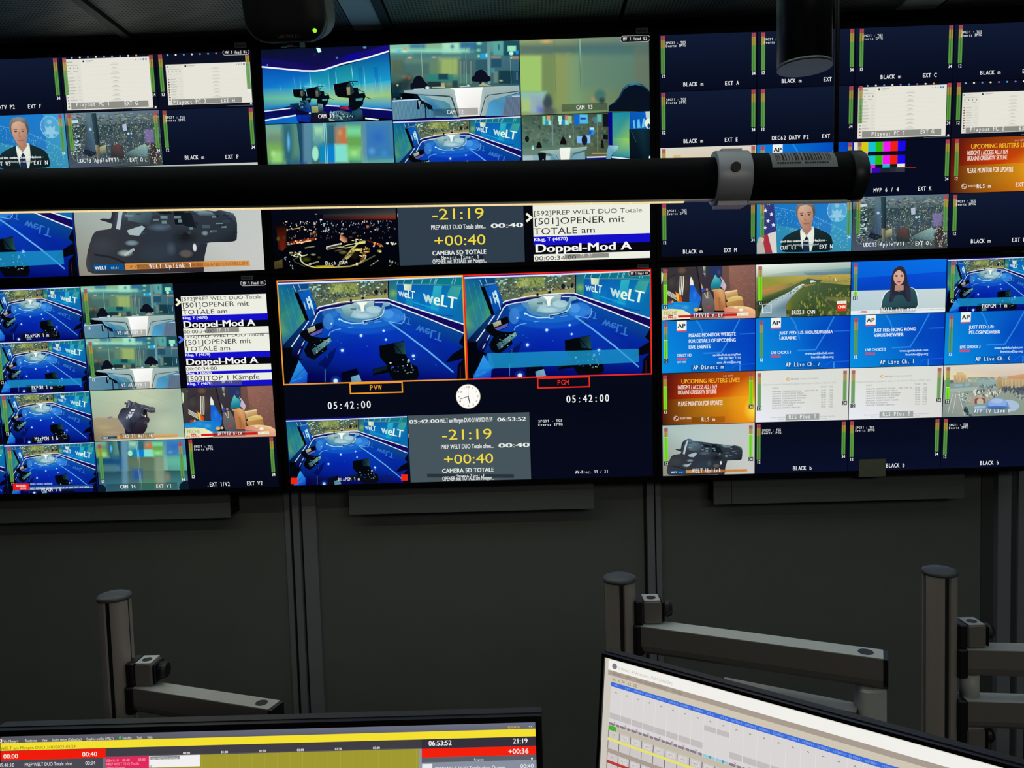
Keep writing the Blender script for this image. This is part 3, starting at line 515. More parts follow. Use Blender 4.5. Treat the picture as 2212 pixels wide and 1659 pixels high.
def pic_desk2(p):
    p.quad([(92, 110), (2130, 40), (2135, 805), (108, 845)])
    p.poly([(88, 105), (1470, 60), (1475, 520), (100, 540)], ['#405c4c', '#405040', '#4a5438', '#6a8878']); p.dots(100, 110, 1460, 400, 260, ['#30504c', '#506c5c', '#243c44', '#687850', '#384c40', '#1c3038', '#7c8c68'], (14, 44), (10, 34), 31, .55, None, 1)
    for x, y, ww, hh, c in ((450, 150, 22, 40, '#80d8a0'), (520, 130, 26, 24, '#c8a070'), (487, 172, 18, 20, '#1898e0'), (540, 175, 20, 18, '#90e8d8'), (705, 130, 28, 24, '#b0f0d0'), (705, 170, 16, 18, '#d0fff0'), (760, 165, 20, 22, '#1a88e0'), (815, 120, 26, 20, '#c88870'), (812, 168, 28, 20, '#90e8d0'), (862, 140, 26, 34, '#98c890'), (970, 140, 34, 50, '#0a68d8'), (1080, 105, 60, 16, '#60c0e8'), (1080, 150, 62, 24, '#50b8e0'), (1070, 125, 40, 8, '#0a48c0'), (1330, 120, 34, 36, '#60b8a8'), (1265, 140, 24, 30, '#3a8098'), (1210, 235, 32, 16, '#b0f0f8'), (1215, 262, 26, 22, '#1a90e8'), (1180, 262, 16, 16, '#0a50c0'), (1018, 340, 46, 32, '#80b8f0'), (1140, 335, 40, 36, '#88c0f8'), (265, 425, 14, 16, '#d0f0f8')): p.soft(x-ww, y-hh, x+ww, y+hh, c, 8)
    p.rect_(1385, 75, 1470, 205, '#101420'); p.rect_(1380, 285, 1462, 335, '#0c1418'); p.poly([(1350, 340), (1385, 335), (1400, 430), (1345, 420)], '#10181c'); p.rect_(570, 100, 592, 400, '#7890a0', .8); p.line([(912, 100), (916, 400)], 14, '#70847c', .7); p.line([(1295, 90), (1300, 470)], 16, '#788c84', .7); p.line([(775, 110), (790, 330)], 10, '#60786c', .7); p.soft(110, 380, 560, 420, '#3a6c58', 20, .5); p.ell(175, 340, 34, 30, '#101c20'); p.ell(860, 312, 14, 16, '#f0f4d0', 1, .6); p.ell(1090, 345, 46, 52, '#181c30'); p.line([(1200, 480), (1470, 478)], 22, '#b09858', .8)
    p.poly([(1470, 60), (1535, 60), (1535, 500), (1475, 500)], '#0a0a80')
    p.poly([(1535, 58), (1810, 50), (1800, 330), (1535, 330)], ['#1a90a0', '#1a88a0', '#80c060', '#48a080']); p.poly([(1535, 320), (1800, 320), (1805, 520), (1535, 510)], ['#58a878', '#98d060', '#1090a0', '#0a8090']); p.poly([(1810, 48), (2130, 38), (2132, 215), (1805, 230)], ['#0a58b8', '#0a60c0', '#0a60b8', '#0a50b0'])
    p.poly([(1858, 140), (1885, 130), (1900, 215), (1872, 218)], '#60c0e8'); p.poly([(1935, 125), (1965, 120), (1980, 212), (1925, 214)], '#60c0e8'); p.poly([(2020, 120), (2055, 110), (2040, 205), (2000, 210)], '#70d0f0'); p.ell(2110, 165, 60, 55, '#e8f0d8'); p.poly([(2060, 40), (2132, 38), (2132, 110), (2070, 110)], '#d0e8d8', .8); p.ell(2112, 190, 22, 24, '#0a3c70')
    p.poly([(1118, 530), (1475, 525), (2132, 600), (2132, 730), (1480, 650), (1105, 640)], ['#0a10a0', '#0a0a90', '#0a1480', '#0a1488', '#0a1490', '#0a0888']); p.line([(1125, 520), (1430, 512)], 22, '#d8e4fa'); p.line([(1520, 516), (1805, 536)], 24, '#d8e8fa')
    p.poly([(1435, 650), (2132, 720), (2135, 805), (1400, 815)], ['#0a68b8', '#0a58c0', '#0a50b8', '#0a60b0']); p.poly([(1530, 690), (1810, 715), (1810, 810), (1535, 812)], '#2a98b0', .8); p.line([(1480, 640), (1750, 672), (2135, 728)], 28, ['#d0ecf8', '#d0f4f4', '#d0e8f0'])
    p.poly([(1800, 230), (2000, 222), (2132, 215), (2134, 690), (2060, 660), (1820, 590)], ['#0a1c24', '#10303c', '#0c202c', '#04081a', '#04081a', '#060c18']); p.line([(1830, 240), (1910, 360)], 12, '#28505c', .6); p.ell(2124, 520, 14, 20, '#d8f0f0'); p.ell(2124, 612, 14, 22, '#d8f0e8')
    p.poly([(100, 500), (560, 510), (1110, 560), (1420, 640), (1400, 760), (1200, 820), (360, 838), (105, 845)], ['#90b0b8', '#90b0b8', '#5898b8', '#3080c0', '#2070c0', '#4a88c8', '#4a90b0', '#70a098'])
    p.poly([(105, 520), (250, 505), (330, 620), (300, 700), (360, 830), (250, 840), (190, 640), (105, 600)], ['#a8c0c8', '#a0b8c0', '#608898', '#a0c0d0', '#98b8c8', '#88b0c0', '#a0b8b8', '#a8c0c0']); p.poly([(105, 600), (190, 620), (250, 838), (108, 845)], ['#88a8a8', '#88a8a8', '#80a8b0', '#70a090']); p.line([(180, 615), (225, 690), (262, 830)], 8, '#284c54')
    p.ell(460, 545, 100, 50, '#a8c0c8', .9, .4); p.poly([(345, 480), (475, 480), (465, 580), (430, 540), (400, 560), (370, 580)], '#0a1018'); p.line([(422, 560), (422, 660)], 14, '#0a1420'); p.line([(315, 690), (330, 665), (420, 655), (500, 660), (520, 700)], 14, '#0c1828'); p.line([(375, 665), (375, 700)], 14, '#0c1828')
    p.poly([(370, 460), (1130, 410), (1120, 440), (900, 480), (840, 700), (720, 715), (660, 540), (540, 490)], ['#a0b8b0', '#98b4b4', '#88a8b0', '#80a098', '#7898a0', '#7898a0', '#84a4a8', '#90b0b0']); p.poly([(545, 500), (640, 530), (710, 715), (610, 690), (580, 600)], ['#5a98b0', '#5a98a8', '#4a90b0', '#6098b0', '#4888a8']); p.poly([(890, 500), (1090, 460), (1105, 620), (940, 640), (840, 700)], ['#60a0b8', '#70a8b8', '#6098b0', '#88a0a8', '#4088a8'])
    p.poly([(690, 425), (865, 420), (840, 600), (825, 710), (735, 712), (720, 610)], ['#f0f4e8', '#f4f8f0', '#f0ece0', '#f4f4f0', '#ffffff', '#f4f8f0']); p.line([(720, 620), (838, 612)], 10, '#b0b0a0', .7); p.line([(480, 480), (640, 505), (690, 560), (728, 705)], 8, '#406468'); p.line([(1080, 450), (905, 480), (870, 540), (830, 700)], 8, '#4a7070')
    for x, y, r in ((752, 355, 54), (365, 400, 46)): p.poly([(x-r, y+r*.4), (x-r*.5, y-r*.5), (x-r*.1, y-r*.8), (x+r*.4, y-r*.6), (x+r, y+r*.3), (x+r*.8, y+r*.7), (x-r*.8, y+r*.7)], '#140c14')
    p.ell(740, 760, 380, 50, '#60a0d0', .7, .6); p.dots(700, 770, 1050, 800, 60, ['#2050a0', '#3068b8'], (4, 5), (8, 12), 33, .6); p.line([(440, 730), (600, 770), (580, 790)], 18, '#b0c8d8', .7); p.line([(1385, 770), (1280, 810), (1100, 825)], 12, '#b0c8f8', .9)
    p.poly([(1470, 395), (1620, 400), (1630, 440), (1545, 470), (1505, 520), (1480, 640), (1430, 800), (1375, 805), (1420, 640), (1440, 470)], ['#80b0c8', '#a8d0e0', '#70a0b8', '#60a0b8', '#58a0b8', '#60a8c0', '#3888b0', '#4890b0', '#4080a0', '#68a0b8'])

def pic_roof(p):
    # authored over the whole feed; its top half hangs behind the ceiling tube
    p.quad([(10, -240), (2120, -300), (2215, 985), (75, 1070)])
    p.poly([(0, -250), (2125, -310), (2215, 1000), (70, 1080)], ['#060a18', '#060a18', '#02040a', '#020306'])
    p.poly([(700, -40), (2120, -60), (2128, 60), (700, 60)], [(*lin('#283038'), 0.0), (*lin('#303438'), .7), (*lin('#4a4844'), .9), (*lin('#303840'), 0.0)]); p.poly([(900, 60), (2128, 60), (2130, 130), (900, 130)], [(*lin('#404448'), .3), (*lin('#4c4844'), .9), (*lin('#802818'), .95), (*lin('#501c14'), .2)]); p.poly([(900, 130), (2130, 130), (2135, 165), (900, 160)], [(*lin('#501c14'), .2), (*lin('#802818'), .95), (*lin('#401828'), 0.0), (*lin('#401828'), 0.0)]); p.poly([(900, 40), (2125, 40), (2128, 110), (1200, 110)], [(*lin('#4a4038'), 0.0), (*lin('#4a4038'), .5), (*lin('#803020'), .9), (*lin('#503020'), 0.0)])
    p.dots(220, 180, 1000, 380, 55, ['#d8d8d0', '#8898a8', '#f8f0e0', '#c09850'], (4, 9), (6, 12), 41); p.dots(1000, 170, 2140, 400, 90, ['#a8b0b8', '#58606c', '#d8d8d8', '#e8c8b0', '#40485a'], (3, 7), (7, 14), 42); p.dots(260, 440, 2100, 500, 26, ['#907060', '#606878', '#a86838'], (4, 8), (6, 14), 43)
    p.line([(790, 40), (797, 200)], 8, '#201820'); p.ell(772, 52, 8, 12, '#d8c8c8'); p.ell(798, 52, 7, 12, '#b0a8a8'); p.ell(868, 153, 20, 14, '#f8f8f8'); p.ell(922, 226, 24, 14, '#70c8e0'); p.ell(760, 225, 26, 34, '#d8b8c0', .9, .6); p.poly([(360, 325), (520, 290), (520, 310), (380, 335)], '#c0a058'); p.ell(285, 340, 26, 22, '#b09858'); p.ell(600, 335, 26, 8, '#e8e0d8'); p.ell(1660, 280, 34, 36, '#c07868', .9, .8); p.ell(1835, 182, 20, 10, '#90c8a0')
    p.poly([(290, 560), (480, 520), (790, 480), (800, 520), (560, 580), (300, 620)], ['#401410', '#80201a', '#903020', '#501008', '#803018', '#301008'], .9); p.dots(300, 500, 800, 600, 60, ['#f8c080', '#ffe8c0', '#d85028', '#b03018'], (5, 13), (6, 12), 44, 1, lambda x, y: abs(y-(600-(x-300)*.2)) < 32); p.line([(450, 580), (700, 535)], 18, '#f8d8a0', .9); p.ell(320, 605, 30, 14, '#70c8a8', .8, .5)
    p.poly([(100, 260), (280, 250), (290, 640), (220, 720), (140, 700)], ['#060606', '#0a0a08', '#2a100a', '#702010', '#301008']); p.ell(140, 500, 34, 50, '#5a5020', .8, .6); p.ell(240, 480, 28, 36, '#483c18', .8, .6); p.dots(690, 370, 800, 450, 16, ['#b09070', '#604830'], (4, 8), (12, 26), 45)
    p.poly([(960, 640), (1225, 572), (1230, 600), (1010, 660), (975, 706), (958, 690)], ['#d8d0b8']*6); p.poly([(975, 660), (1200, 600), (1215, 630), (985, 692)], '#383830'); p.line([(970, 700), (1220, 640)], 10, '#a8a890'); p.line([(595, 668), (760, 638)], 20, '#807c60'); p.line([(1240, 640), (1330, 610), (1460, 585)], 12, '#d8d890'); p.line([(1160, 650), (1300, 665), (1420, 640)], 16, '#b8b880')
    p.poly([(1200, 420), (1320, 490), (1320, 560), (1270, 570), (1190, 520)], ['#a86040', '#603018', '#c88860', '#e8a878', '#f8c8a0'], .9); p.ell(1228, 410, 30, 18, '#d0c8b0', 1, .5); p.ell(1375, 470, 40, 28, '#503018', .9, .6); p.dots(1400, 500, 1620, 600, 26, ['#f8f8b8', '#fff8d0', '#908850'], (8, 22), (5, 10), 46); p.poly([(1480, 580), (1580, 540), (1630, 580), (1500, 600)], '#e8e070')
    p.poly([(1600, 510), (1900, 590), (1940, 650), (1780, 590)], ['#581810', '#903820', '#c89838', '#401008']); p.dots(1690, 530, 1930, 650, 16, ['#e87848', '#f8a868'], (6, 14), (6, 12), 47, 1, lambda x, y: abs(y-(545+(x-1690)*.4)) < 22); p.ell(1772, 632, 16, 14, '#e8e8f0'); p.ell(1868, 720, 46, 26, '#a89848', 1, .5); p.ell(1885, 735, 24, 10, '#f0e8a8'); p.dots(1990, 560, 2150, 605, 14, ['#c8c8a0', '#f8f8e0'], (6, 12), (8, 14), 48); p.ell(1500, 700, 90, 30, '#e8d870', 1, .6); p.ell(1650, 735, 60, 16, '#e8b058', 1, .5); p.dots(1560, 640, 1700, 720, 12, ['#d8a858', '#f8d890', '#805818'], (6, 14), (6, 14), 49)
    # lit ring of the park
    ring = [(520, 850), (530, 905), (590, 965), (700, 1010), (820, 1035), (960, 1030), (1130, 1020), (1380, 1000), (1520, 950), (1620, 880), (1640, 820), (1600, 770), (1540, 735)]
    p.line(ring, 26, '#8a8440', .9); p.line(ring, 12, ['#e8e8c8', '#f0f0d8', '#f0f0c0', '#e0d890', '#e8d850', '#e0c850', '#d8c060', '#b0a050', '#e0d088', '#c0b878', '#d8d0a0', '#c8c080', '#c89850'])
    p.line([(510, 860), (540, 820), (600, 805), (640, 790)], 18, '#c8c8a0'); p.line([(400, 880), (430, 930), (510, 965), (600, 1010)], 14, '#485040', .9); p.line([(400, 880), (500, 830), (530, 830)], 10, '#606850'); p.ell(620, 880, 90, 50, '#40480c', .9, .8); p.ell(740, 790, 50, 22, '#989878', .9, .6); p.ell(840, 840, 34, 24, '#484820', .8, .5); p.ell(1250, 745, 80, 40, '#706838', .8, .7); p.line([(1110, 725), (1240, 690)], 20, '#50482c'); p.line([(680, 965), (840, 915)], 24, '#9a9c70', .8); p.ell(686, 966, 24, 14, '#f8f8e0'); p.poly([(780, 990), (1080, 985), (1120, 1015), (800, 1030)], ['#706818', '#e8c838', '#b89838', '#c8b830'], .9)
    p.line([(1150, 1020), (1280, 850), (1380, 720), (1500, 580)], 30, ['#a09878', '#605838', '#b8a860', '#d8d880']); p.dots(1240, 590, 1500, 900, 40, ['#181408', '#f0e8a8', '#2a2410'], (6, 12), (5, 9), 50, 1, lambda x, y: abs(x-(1500-(y-580)*.8)) < 30); p.line([(1300, 870), (1400, 780), (1440, 700)], 40, ['#d0c070', '#988848', '#d8c870'], .9); p.ell(1450, 800, 80, 90, '#1c140a', .9, .5); p.dots(1540, 740, 1640, 890, 24, ['#f0d898', '#805020', '#201408'], (8, 14), (5, 9), 51, 1)
    p.line([(1490, 970), (1560, 940), (1800, 800)], 20, '#605c40', .9); p.ell(1490, 960, 26, 36, '#e8e0a8', 1, .5); p.line([(1720, 990), (1840, 900)], 18, '#585c48', .9); p.dots(1720, 890, 1850, 1000, 8, ['#d8d8c0'], (8, 12), (8, 12), 52, 1, lambda x, y: abs(y-(990-(x-1720)*.75)) < 18); p.dots(340, 740, 560, 830, 30, ['#c8c890', '#f0f0d8', '#606038'], (7, 16), (6, 12), 53); p.poly([(55, 930), (210, 880), (215, 1040), (80, 1060)], ['#484020', '#584e28', '#3c3418', '#403818']); p.dots(180, 760, 400, 1050, 26, ['#98a0a8', '#586068', '#d0d8d8'], (4, 10), (8, 14), 54, 1, lambda x, y: abs(y-(780+(x-180)*1.2)) < 50); p.dots(2040, 880, 2200, 1000, 8, ['#a8b8a0', '#405048'], (5, 9), (10, 24), 55)

def pic_gun(p):
    p.rnd = 7
    p.quad([(158, 665), (1110, 645), (1117, 1168), (152, 1190)])
    p.poly([(150, 660), (1112, 640), (1120, 1172), (640, 1180), (145, 1195)], ['#a8c0bc', '#c0c8c4', '#c8c8c4', '#b8b8b0', '#8c8878']); p.ell(640, 770, 420, 120, '#b8ccc8', .6, 1)
    p.poly([(282, 915), (300, 908), (345, 912), (355, 850), (380, 820), (425, 800), (455, 805), (462, 822), (640, 845), (668, 855), (760, 862), (880, 880), (900, 872), (960, 885), (982, 905), (988, 940), (982, 1020), (960, 1028), (840, 1030), (810, 1040), (800, 1120), (795, 1176), (200, 1185), (190, 1130), (210, 1060), (240, 990), (262, 968), (340, 960), (350, 935)], ['#2a2c34']*5+['#3c4858', '#6088a0', '#506878', '#303844', '#384454', '#283038', '#2c3440', '#34404c', '#485860', '#3c4858', '#283038', '#20242c', '#1c2028', '#283038', '#2c3440', '#202630', '#2a2c38', '#303840', '#484848', '#38383c', '#30343c', '#3c4048', '#34363c', '#2c3038', '#1c2028'])
    p.poly([(365, 960), (385, 880), (410, 820), (425, 818), (400, 900), (385, 965)], '#c0d0d8', .85); p.poly([(430, 835), (540, 850), (560, 890), (540, 940), (430, 920)], ['#6a8890', '#50707c', '#405460', '#34404c', '#587078'], .8); p.poly([(570, 860), (640, 868), (660, 890), (590, 890)], '#101820'); p.poly([(665, 860), (750, 868), (780, 960), (670, 940)], ['#0c1218', '#141c24', '#181e28', '#101418']); p.poly([(760, 870), (860, 880), (880, 900), (800, 900)], ['#98b0b8', '#80a0a8', '#405060', '#405060'], .8)
    p.dots(430, 830, 970, 1000, 70, ['#1c2430', '#48606c', '#7898a0', '#141820', '#344450'], (5, 22), (3, 8), 61, .7, lambda x, y: y < 860+(x-400)*.22+110 and y > 830+(x-430)*.11)
    p.ell(590, 1000, 110, 66, '#2c3440', 1, .3); p.ell(590, 955, 70, 22, '#60748c', .6, .8); p.ell(715, 1005, 80, 46, '#16171a', .85, .8); p.ell(570, 1080, 120, 60, '#303c48', .8, .6); p.poly([(420, 968), (500, 945), (515, 955), (480, 995), (430, 990)], '#b0c4c8', .85); p.ell(440, 1030, 40, 16, '#8098a8', .8, .6); p.ell(400, 1080, 44, 18, '#a0b4b0', .8, .6); p.line([(395, 1090), (450, 1060)], 14, '#b8c8c8', .7); p.line([(240, 1085), (330, 1100), (400, 1130)], 10, '#14181e', .7); p.ell(290, 1040, 80, 50, '#40444e', .6, 1)
    p.ell(762, 1055, 11, 22, '#d8dcdc', 1, .3); p.ell(715, 1085, 40, 22, '#585450', 1, .4); p.ell(640, 1060, 30, 40, '#586878', .5, 1); p.poly([(790, 1040), (830, 1035), (810, 1100), (800, 1176), (730, 1176)], '#262a34'); p.ell(820, 985, 20, 14, '#8aa0a8', .7, .6)
    p.poly([(228, 1135), (388, 1132), (390, 1162), (232, 1166)], '#0c4c88'); p.text('WELT', 236, 1160, 298, 1158, 17, '#e8f4f8', 1); p.text('05:41', 320, 1158, 362, 1157, 11, '#a8d0e8')
    p.poly([(393, 1131), (1040, 1120), (1042, 1146), (395, 1162)], '#d8924a'); p.text('DIE GESCHÄFTSTÄTIGKEITEN IN RUSSLAND EINSTELLEN', 400, 1156, 1030, 1142, 15, '#905830', snap=False)

def pic_hand(p):
    p.rnd = 7
    p.quad([(95, 195), (2070, 140), (2145, 1240), (185, 1295)])
    p.poly([(90, 185), (1200, 165), (2075, 135), (2150, 1245), (1200, 1280), (180, 1300)], ['#a8c4a8', '#c4d0b0', '#a0b4a0', '#a8c0a8', '#c8d0b0', '#a09c88']); p.ell(1400, 420, 600, 260, '#c8d4b4', .7, 1); p.ell(1700, 900, 400, 300, '#c4d0b4', .6, 1)
    p.line([(140, 380), (780, 510)], 9, '#a0b4a0', .8); p.line([(248, 430), (250, 750)], 7, '#a0b8a0', .8); p.line([(1000, 170), (2060, 560)], 20, '#98ac98', .25)
    p.poly([(150, 765), (480, 770), (680, 780), (820, 900), (860, 1080), (850, 1260), (500, 1285), (180, 1300)], ['#a89c7c', '#b4a484', '#a09478', '#b8ac88', '#a09078', '#988c74', '#a89470', '#807460']); p.ell(420, 980, 240, 60, '#c0b080', .5, 1); p.ell(560, 1100, 240, 40, '#c0a878', .5, 1); p.ell(340, 1160, 160, 80, '#8c7c64', .5, 1); p.poly([(470, 755), (575, 745), (582, 780), (476, 800)], '#808094')
    p.poly([(832, 455), (860, 440), (900, 460), (910, 400), (950, 392), (990, 425), (1110, 450), (1200, 490), (1300, 500), (1400, 545), (1490, 550), (1515, 590), (1512, 665), (1390, 672), (1330, 640), (1340, 780), (1230, 700), (1100, 610), (870, 560), (880, 490)], ['#302830', '#383040', '#484050', '#889ca8', '#506070', '#384048', '#404650', '#586068', '#485058', '#606870', '#485058', '#585c68', '#402c30', '#585058', '#302830', '#381c18', '#302830', '#383848', '#303040', '#404450'])
    p.line([(905, 420), (945, 440), (915, 560)], 12, '#a8b8c4', .8); p.dots(970, 440, 1100, 540, 26, ['#788490', '#20202c'], (4, 7), (16, 30), 71, .8); p.line([(1230, 560), (1440, 600), (1510, 590)], 10, '#98a0a8', .8); p.dots(1180, 500, 1500, 640, 40, ['#8890a0', '#282430', '#505868'], (6, 18), (3, 8), 72, .7, lambda x, y: abs(y-(540+(x-1180)*.2)) < 50)
    p.poly([(680, 780), (760, 600), (820, 555), (1000, 570), (1180, 560), (1330, 620), (1310, 700), (1260, 740), (1370, 765), (1388, 830), (1370, 880), (1330, 890), (1335, 980), (1300, 1060), (1260, 1120), (1150, 1140), (850, 1135), (845, 1020), (760, 880), (700, 800)], ['#383644', '#302e3c', '#34323e', '#383848', '#484e5c', '#342a34', '#1c1820', '#201c28', '#3c3440', '#343038', '#302a30', '#302c38', '#302a34', '#201a24', '#1c1820', '#1e1a28', '#14101c', '#282a3a', '#5a6478', '#485060'])
    p.ell(1130, 700, 120, 110, '#585e70', .7, .9); p.ell(1090, 830, 180, 90, '#404658', .5, 1); p.poly([(740, 800), (870, 820), (980, 1090), (900, 1080), (800, 930)], ['#5a6478', '#404454', '#2c2c3c', '#384050', '#485468'], .6); p.line([(960, 800), (1000, 960), (990, 1100)], 24, '#1c1824', .6); p.line([(1080, 870), (1000, 1120)], 16, '#1c1824', .5); p.ell(1290, 640, 46, 50, '#181218', 1, .3); p.line([(1210, 700), (1250, 745)], 16, '#a0b0b8', .7); p.ell(1295, 745, 14, 20, '#f0f4e0'); p.ell(1300, 880, 44, 44, '#46444e', 1, .5)
    for a in (((975, 590), (1080, 585), (1070, 630), (985, 635)), ((945, 650), (985, 650), (985, 690), (950, 690)), ((1000, 660), (1050, 655), (1035, 690), (1000, 690)), ((910, 705), (1020, 700), (1000, 750), (930, 765)), ((880, 740), (915, 745), (900, 765))): p.poly(list(a), '#ccd4dc')
    p.ell(895, 780, 18, 14, '#d0d8e0'); p.ell(950, 772, 14, 16, '#d0d8e0')
    p.poly([(335, 1195), (672, 1180), (675, 1230), (340, 1245)], '#14486c'); p.text('WELT', 350, 1238, 475, 1232, 34, '#e8f4f8', 1); p.text('05:41', 525, 1232, 610, 1228, 20, '#90b8d0')
    p.poly([(680, 1172), (1995, 1138), (2003, 1190), (682, 1235)], '#e0a050'); p.poly([(600, 1270), (780, 1240), (2145, 1200), (2145, 1240), (180, 1298)], '#e8ead0', .8)
    p.text('UEHRTEN BESCHLAGNAHMT', 1500, 1205, 1990, 1190, 26, '#b07838')

def pic_street(p):
    p.rnd = 7
    p.quad([(65, 205), (2120, 130), (2122, 1285), (75, 1355)])
    p.poly([(60, 200), (1410, 150), (1530, 1100), (70, 1000)], ['#4a4444', '#383440', '#28242c', '#3a3438']); p.poly([(1405, 150), (2125, 125), (2125, 1290), (1500, 900), (1400, 640)], ['#986858', '#886058', '#684840', '#584038', '#704c44']); p.poly([(1400, 155), (1540, 150), (1570, 660), (1450, 690), (1380, 420)], '#604844', .8)
    R = random.Random(5)
    for k in range(120):
        x, y = R.uniform(1560, 2100), R.uniform(160, 1000)
        p.line([(x, y), (x+R.uniform(30, 60), y+R.uniform(10, 30))], 8, R.choice(['#b08070', '#785048', '#a87868', '#603c38']), .5, .2)
    p.soft(200, 200, 860, 900, '#383236', 40, .9); p.ell(520, 260, 110, 80, '#6a5040', .9, .6); p.ell(540, 560, 170, 220, '#4a4038', .8, .5); p.ell(290, 520, 110, 150, '#444640', .7, .7); p.line([(840, 180), (900, 520), (940, 760)], 24, '#141018', .9); p.line([(200, 450), (400, 330)], 20, '#242028', .8)
    p.soft(1110, 160, 1380, 360, '#28345c', 14); p.ell(1325, 290, 50, 70, '#3c4880', .8, .6); p.poly([(980, 170), (1040, 170), (1035, 290), (990, 290)], ['#c8d0c0', '#508060', '#2a5c40', '#2a5c40']); p.poly([(985, 310), (1035, 305), (1030, 400)], '#9aa090')
    for x in (485, 520, 556): p.line([(x, 380), (x-8, 600), (x-28, 800)], 20, '#e0e0d0')
    for k in range(4): p.line([(185, 690+k*28), (400, 810+k*28)], 14, '#dcdccc')
    p.poly([(715, 390), (760, 470), (778, 580), (695, 580), (695, 470)], '#e8ece8'); p.poly([(700, 580), (775, 575), (870, 740), (938, 860), (920, 940), (905, 1050), (690, 1000), (680, 850)], ['#1858c8', '#1868d8', '#1058c0', '#2a80e8', '#1868d8', '#1060d0', '#1878e0', '#1068d8']); p.ell(800, 780, 60, 120, '#3a90f0', .5, 1)
    p.poly([(360, 700), (385, 720), (520, 850), (515, 940), (430, 935)], ['#c83820', '#e84820', '#e05020', '#d84818', '#f09020']); p.poly([(390, 745), (440, 760), (455, 880), (420, 930)], '#e8c828'); p.ell(255, 955, 66, 36, '#b03030', 1, .3); p.ell(315, 945, 26, 34, '#e8a830', 1, .3)
    p.poly([(70, 990), (200, 990), (330, 950), (500, 935), (680, 950), (905, 980), (870, 1150), (700, 1210), (70, 1150)], ['#1878c0', '#1878c8', '#18a0e8', '#1890e0', '#1080d0', '#1878d8', '#1070c0', '#2090d8', '#30a0d8']); p.ell(600, 1060, 100, 60, '#58b8e8', .6, 1); p.ell(420, 1010, 120, 50, '#20a8f0', .6, .9)
    p.poly([(75, 1110), (300, 1095), (520, 1110), (720, 1210), (700, 1310), (78, 1350)], ['#d8d8a8', '#e8e0a0', '#e8e8a8', '#e0ece8', '#f0e8d0', '#e8e0c0']); p.text('FISCHE', 120, 1232, 410, 1222, 78, '#8a9850', ital=.15); p.text('IN FFER', 90, 1335, 400, 1325, 60, '#c05840', ital=.15)
    p.poly([(1140, 640), (1150, 560), (1200, 440), (1240, 350), (1262, 350), (1280, 400), (1350, 430), (1380, 500), (1360, 640), (1160, 665)], ['#1a7888', '#2090a0', '#38a8b8', '#60c8d0', '#60c8d0', '#40a8b8', '#38a0b0', '#2888a0', '#187080', '#187080']); p.poly([(1350, 380), (1420, 460), (1490, 590), (1455, 690), (1360, 600), (1390, 480)], ['#d0c8d8', '#c8c0d0', '#c0b8c8', '#c8b8c8', '#b0a8c0', '#b8b0c8'])
    p.poly([(1160, 680), (1350, 645), (1450, 690), (1480, 1130), (1240, 1130), (1210, 720)], ['#d8a068', '#e0b070', '#d09060', '#a86840', '#b07048', '#c08050']); p.poly([(1315, 840), (1350, 835), (1375, 1100), (1330, 1100)], '#986038', .7); p.poly([(1455, 720), (1720, 672), (1745, 800), (1560, 830), (1480, 900)], ['#e0c088', '#d8b078', '#b08858', '#b89060', '#a07850']); p.poly([(1455, 715), (1720, 670), (1735, 700), (1460, 748)], '#e8d098')
    p.poly([(1480, 940), (1850, 890), (1870, 1035), (1500, 1040)], ['#c89858', '#b08048', '#a87840', '#b88848']); p.poly([(1500, 870), (1580, 830), (1720, 800), (1820, 815), (1860, 890), (1520, 940)], ['#d8b870', '#e8c880', '#e8d088', '#d8b870', '#d0a860', '#d8b870'])
    p.poly([(930, 510), (975, 620), (1015, 700), (960, 720)], '#c0a880'); p.ell(985, 680, 36, 44, '#1050d8', 1, .2); p.ell(1065, 670, 30, 34, '#c08868', 1, .3); p.poly([(965, 720), (1010, 760), (1080, 700), (1120, 700), (1180, 800), (1235, 980), (1240, 1160), (985, 1165), (955, 1000)], ['#605c5c', '#686464', '#585454', '#686464', '#706c6c', '#5c5858', '#504c4c', '#5c5858', '#686464']); p.line([(1005, 740), (1060, 860), (1085, 860), (1080, 720)], 16, '#c8c0a8'); p.poly([(1062, 1035), (1138, 1022), (1142, 1070), (1068, 1085)], '#b83848')
    p.poly([(1420, 1080), (1560, 1035), (1760, 1020), (2000, 1050), (2125, 1120), (2125, 1290), (1700, 1260), (1450, 1160)], ['#d06860', '#e8c088', '#f0d8a0', '#f0c890', '#e8b888', '#e8b080', '#e8a878', '#d88070']); p.ell(1810, 1110, 60, 40, '#f8f8f0', 1, .5); p.ell(1700, 1060, 60, 30, '#f0e8c0', .8, .6); p.ell(830, 1110, 60, 40, '#e8b040', 1, .3); p.ell(920, 1100, 40, 34, '#e0c898', 1, .4)
    p.poly([(690, 1180), (1450, 1150), (2125, 1190), (2122, 1290), (700, 1330)], ['#5090c0', '#604838', '#e8a888', '#e0a080', '#b89878']); p.poly([(435, 1240), (1720, 1190), (1722, 1245), (440, 1288)], '#d01c1c'); p.poly([(220, 1240), (325, 1235), (325, 1290), (215, 1295)], '#c82828'); p.text('n-tv', 232, 1280, 312, 1276, 28, '#ffffff', 1); p.rect_(330, 1240, 430, 1285, '#f0ecd8'); p.text('05:41', 342, 1278, 420, 1274, 22, '#98a0a0'); p.poly([(1725, 1180), (1972, 1170), (1975, 1235), (1728, 1242)], '#f0f0d8'); p.text('DAX', 1745, 1222, 1815, 1220, 22, '#a8a898'); p.text('-3.57%', 1855, 1222, 1950, 1218, 22, '#60a868')
    p.poly([(65, 280), (110, 330), (100, 480), (70, 560)], ['#70d028', '#c8e8c0', '#e8f0d8', '#e8e8c0']); p.text('HD', 178, 275, 208, 274, 20, '#c8c8c0')

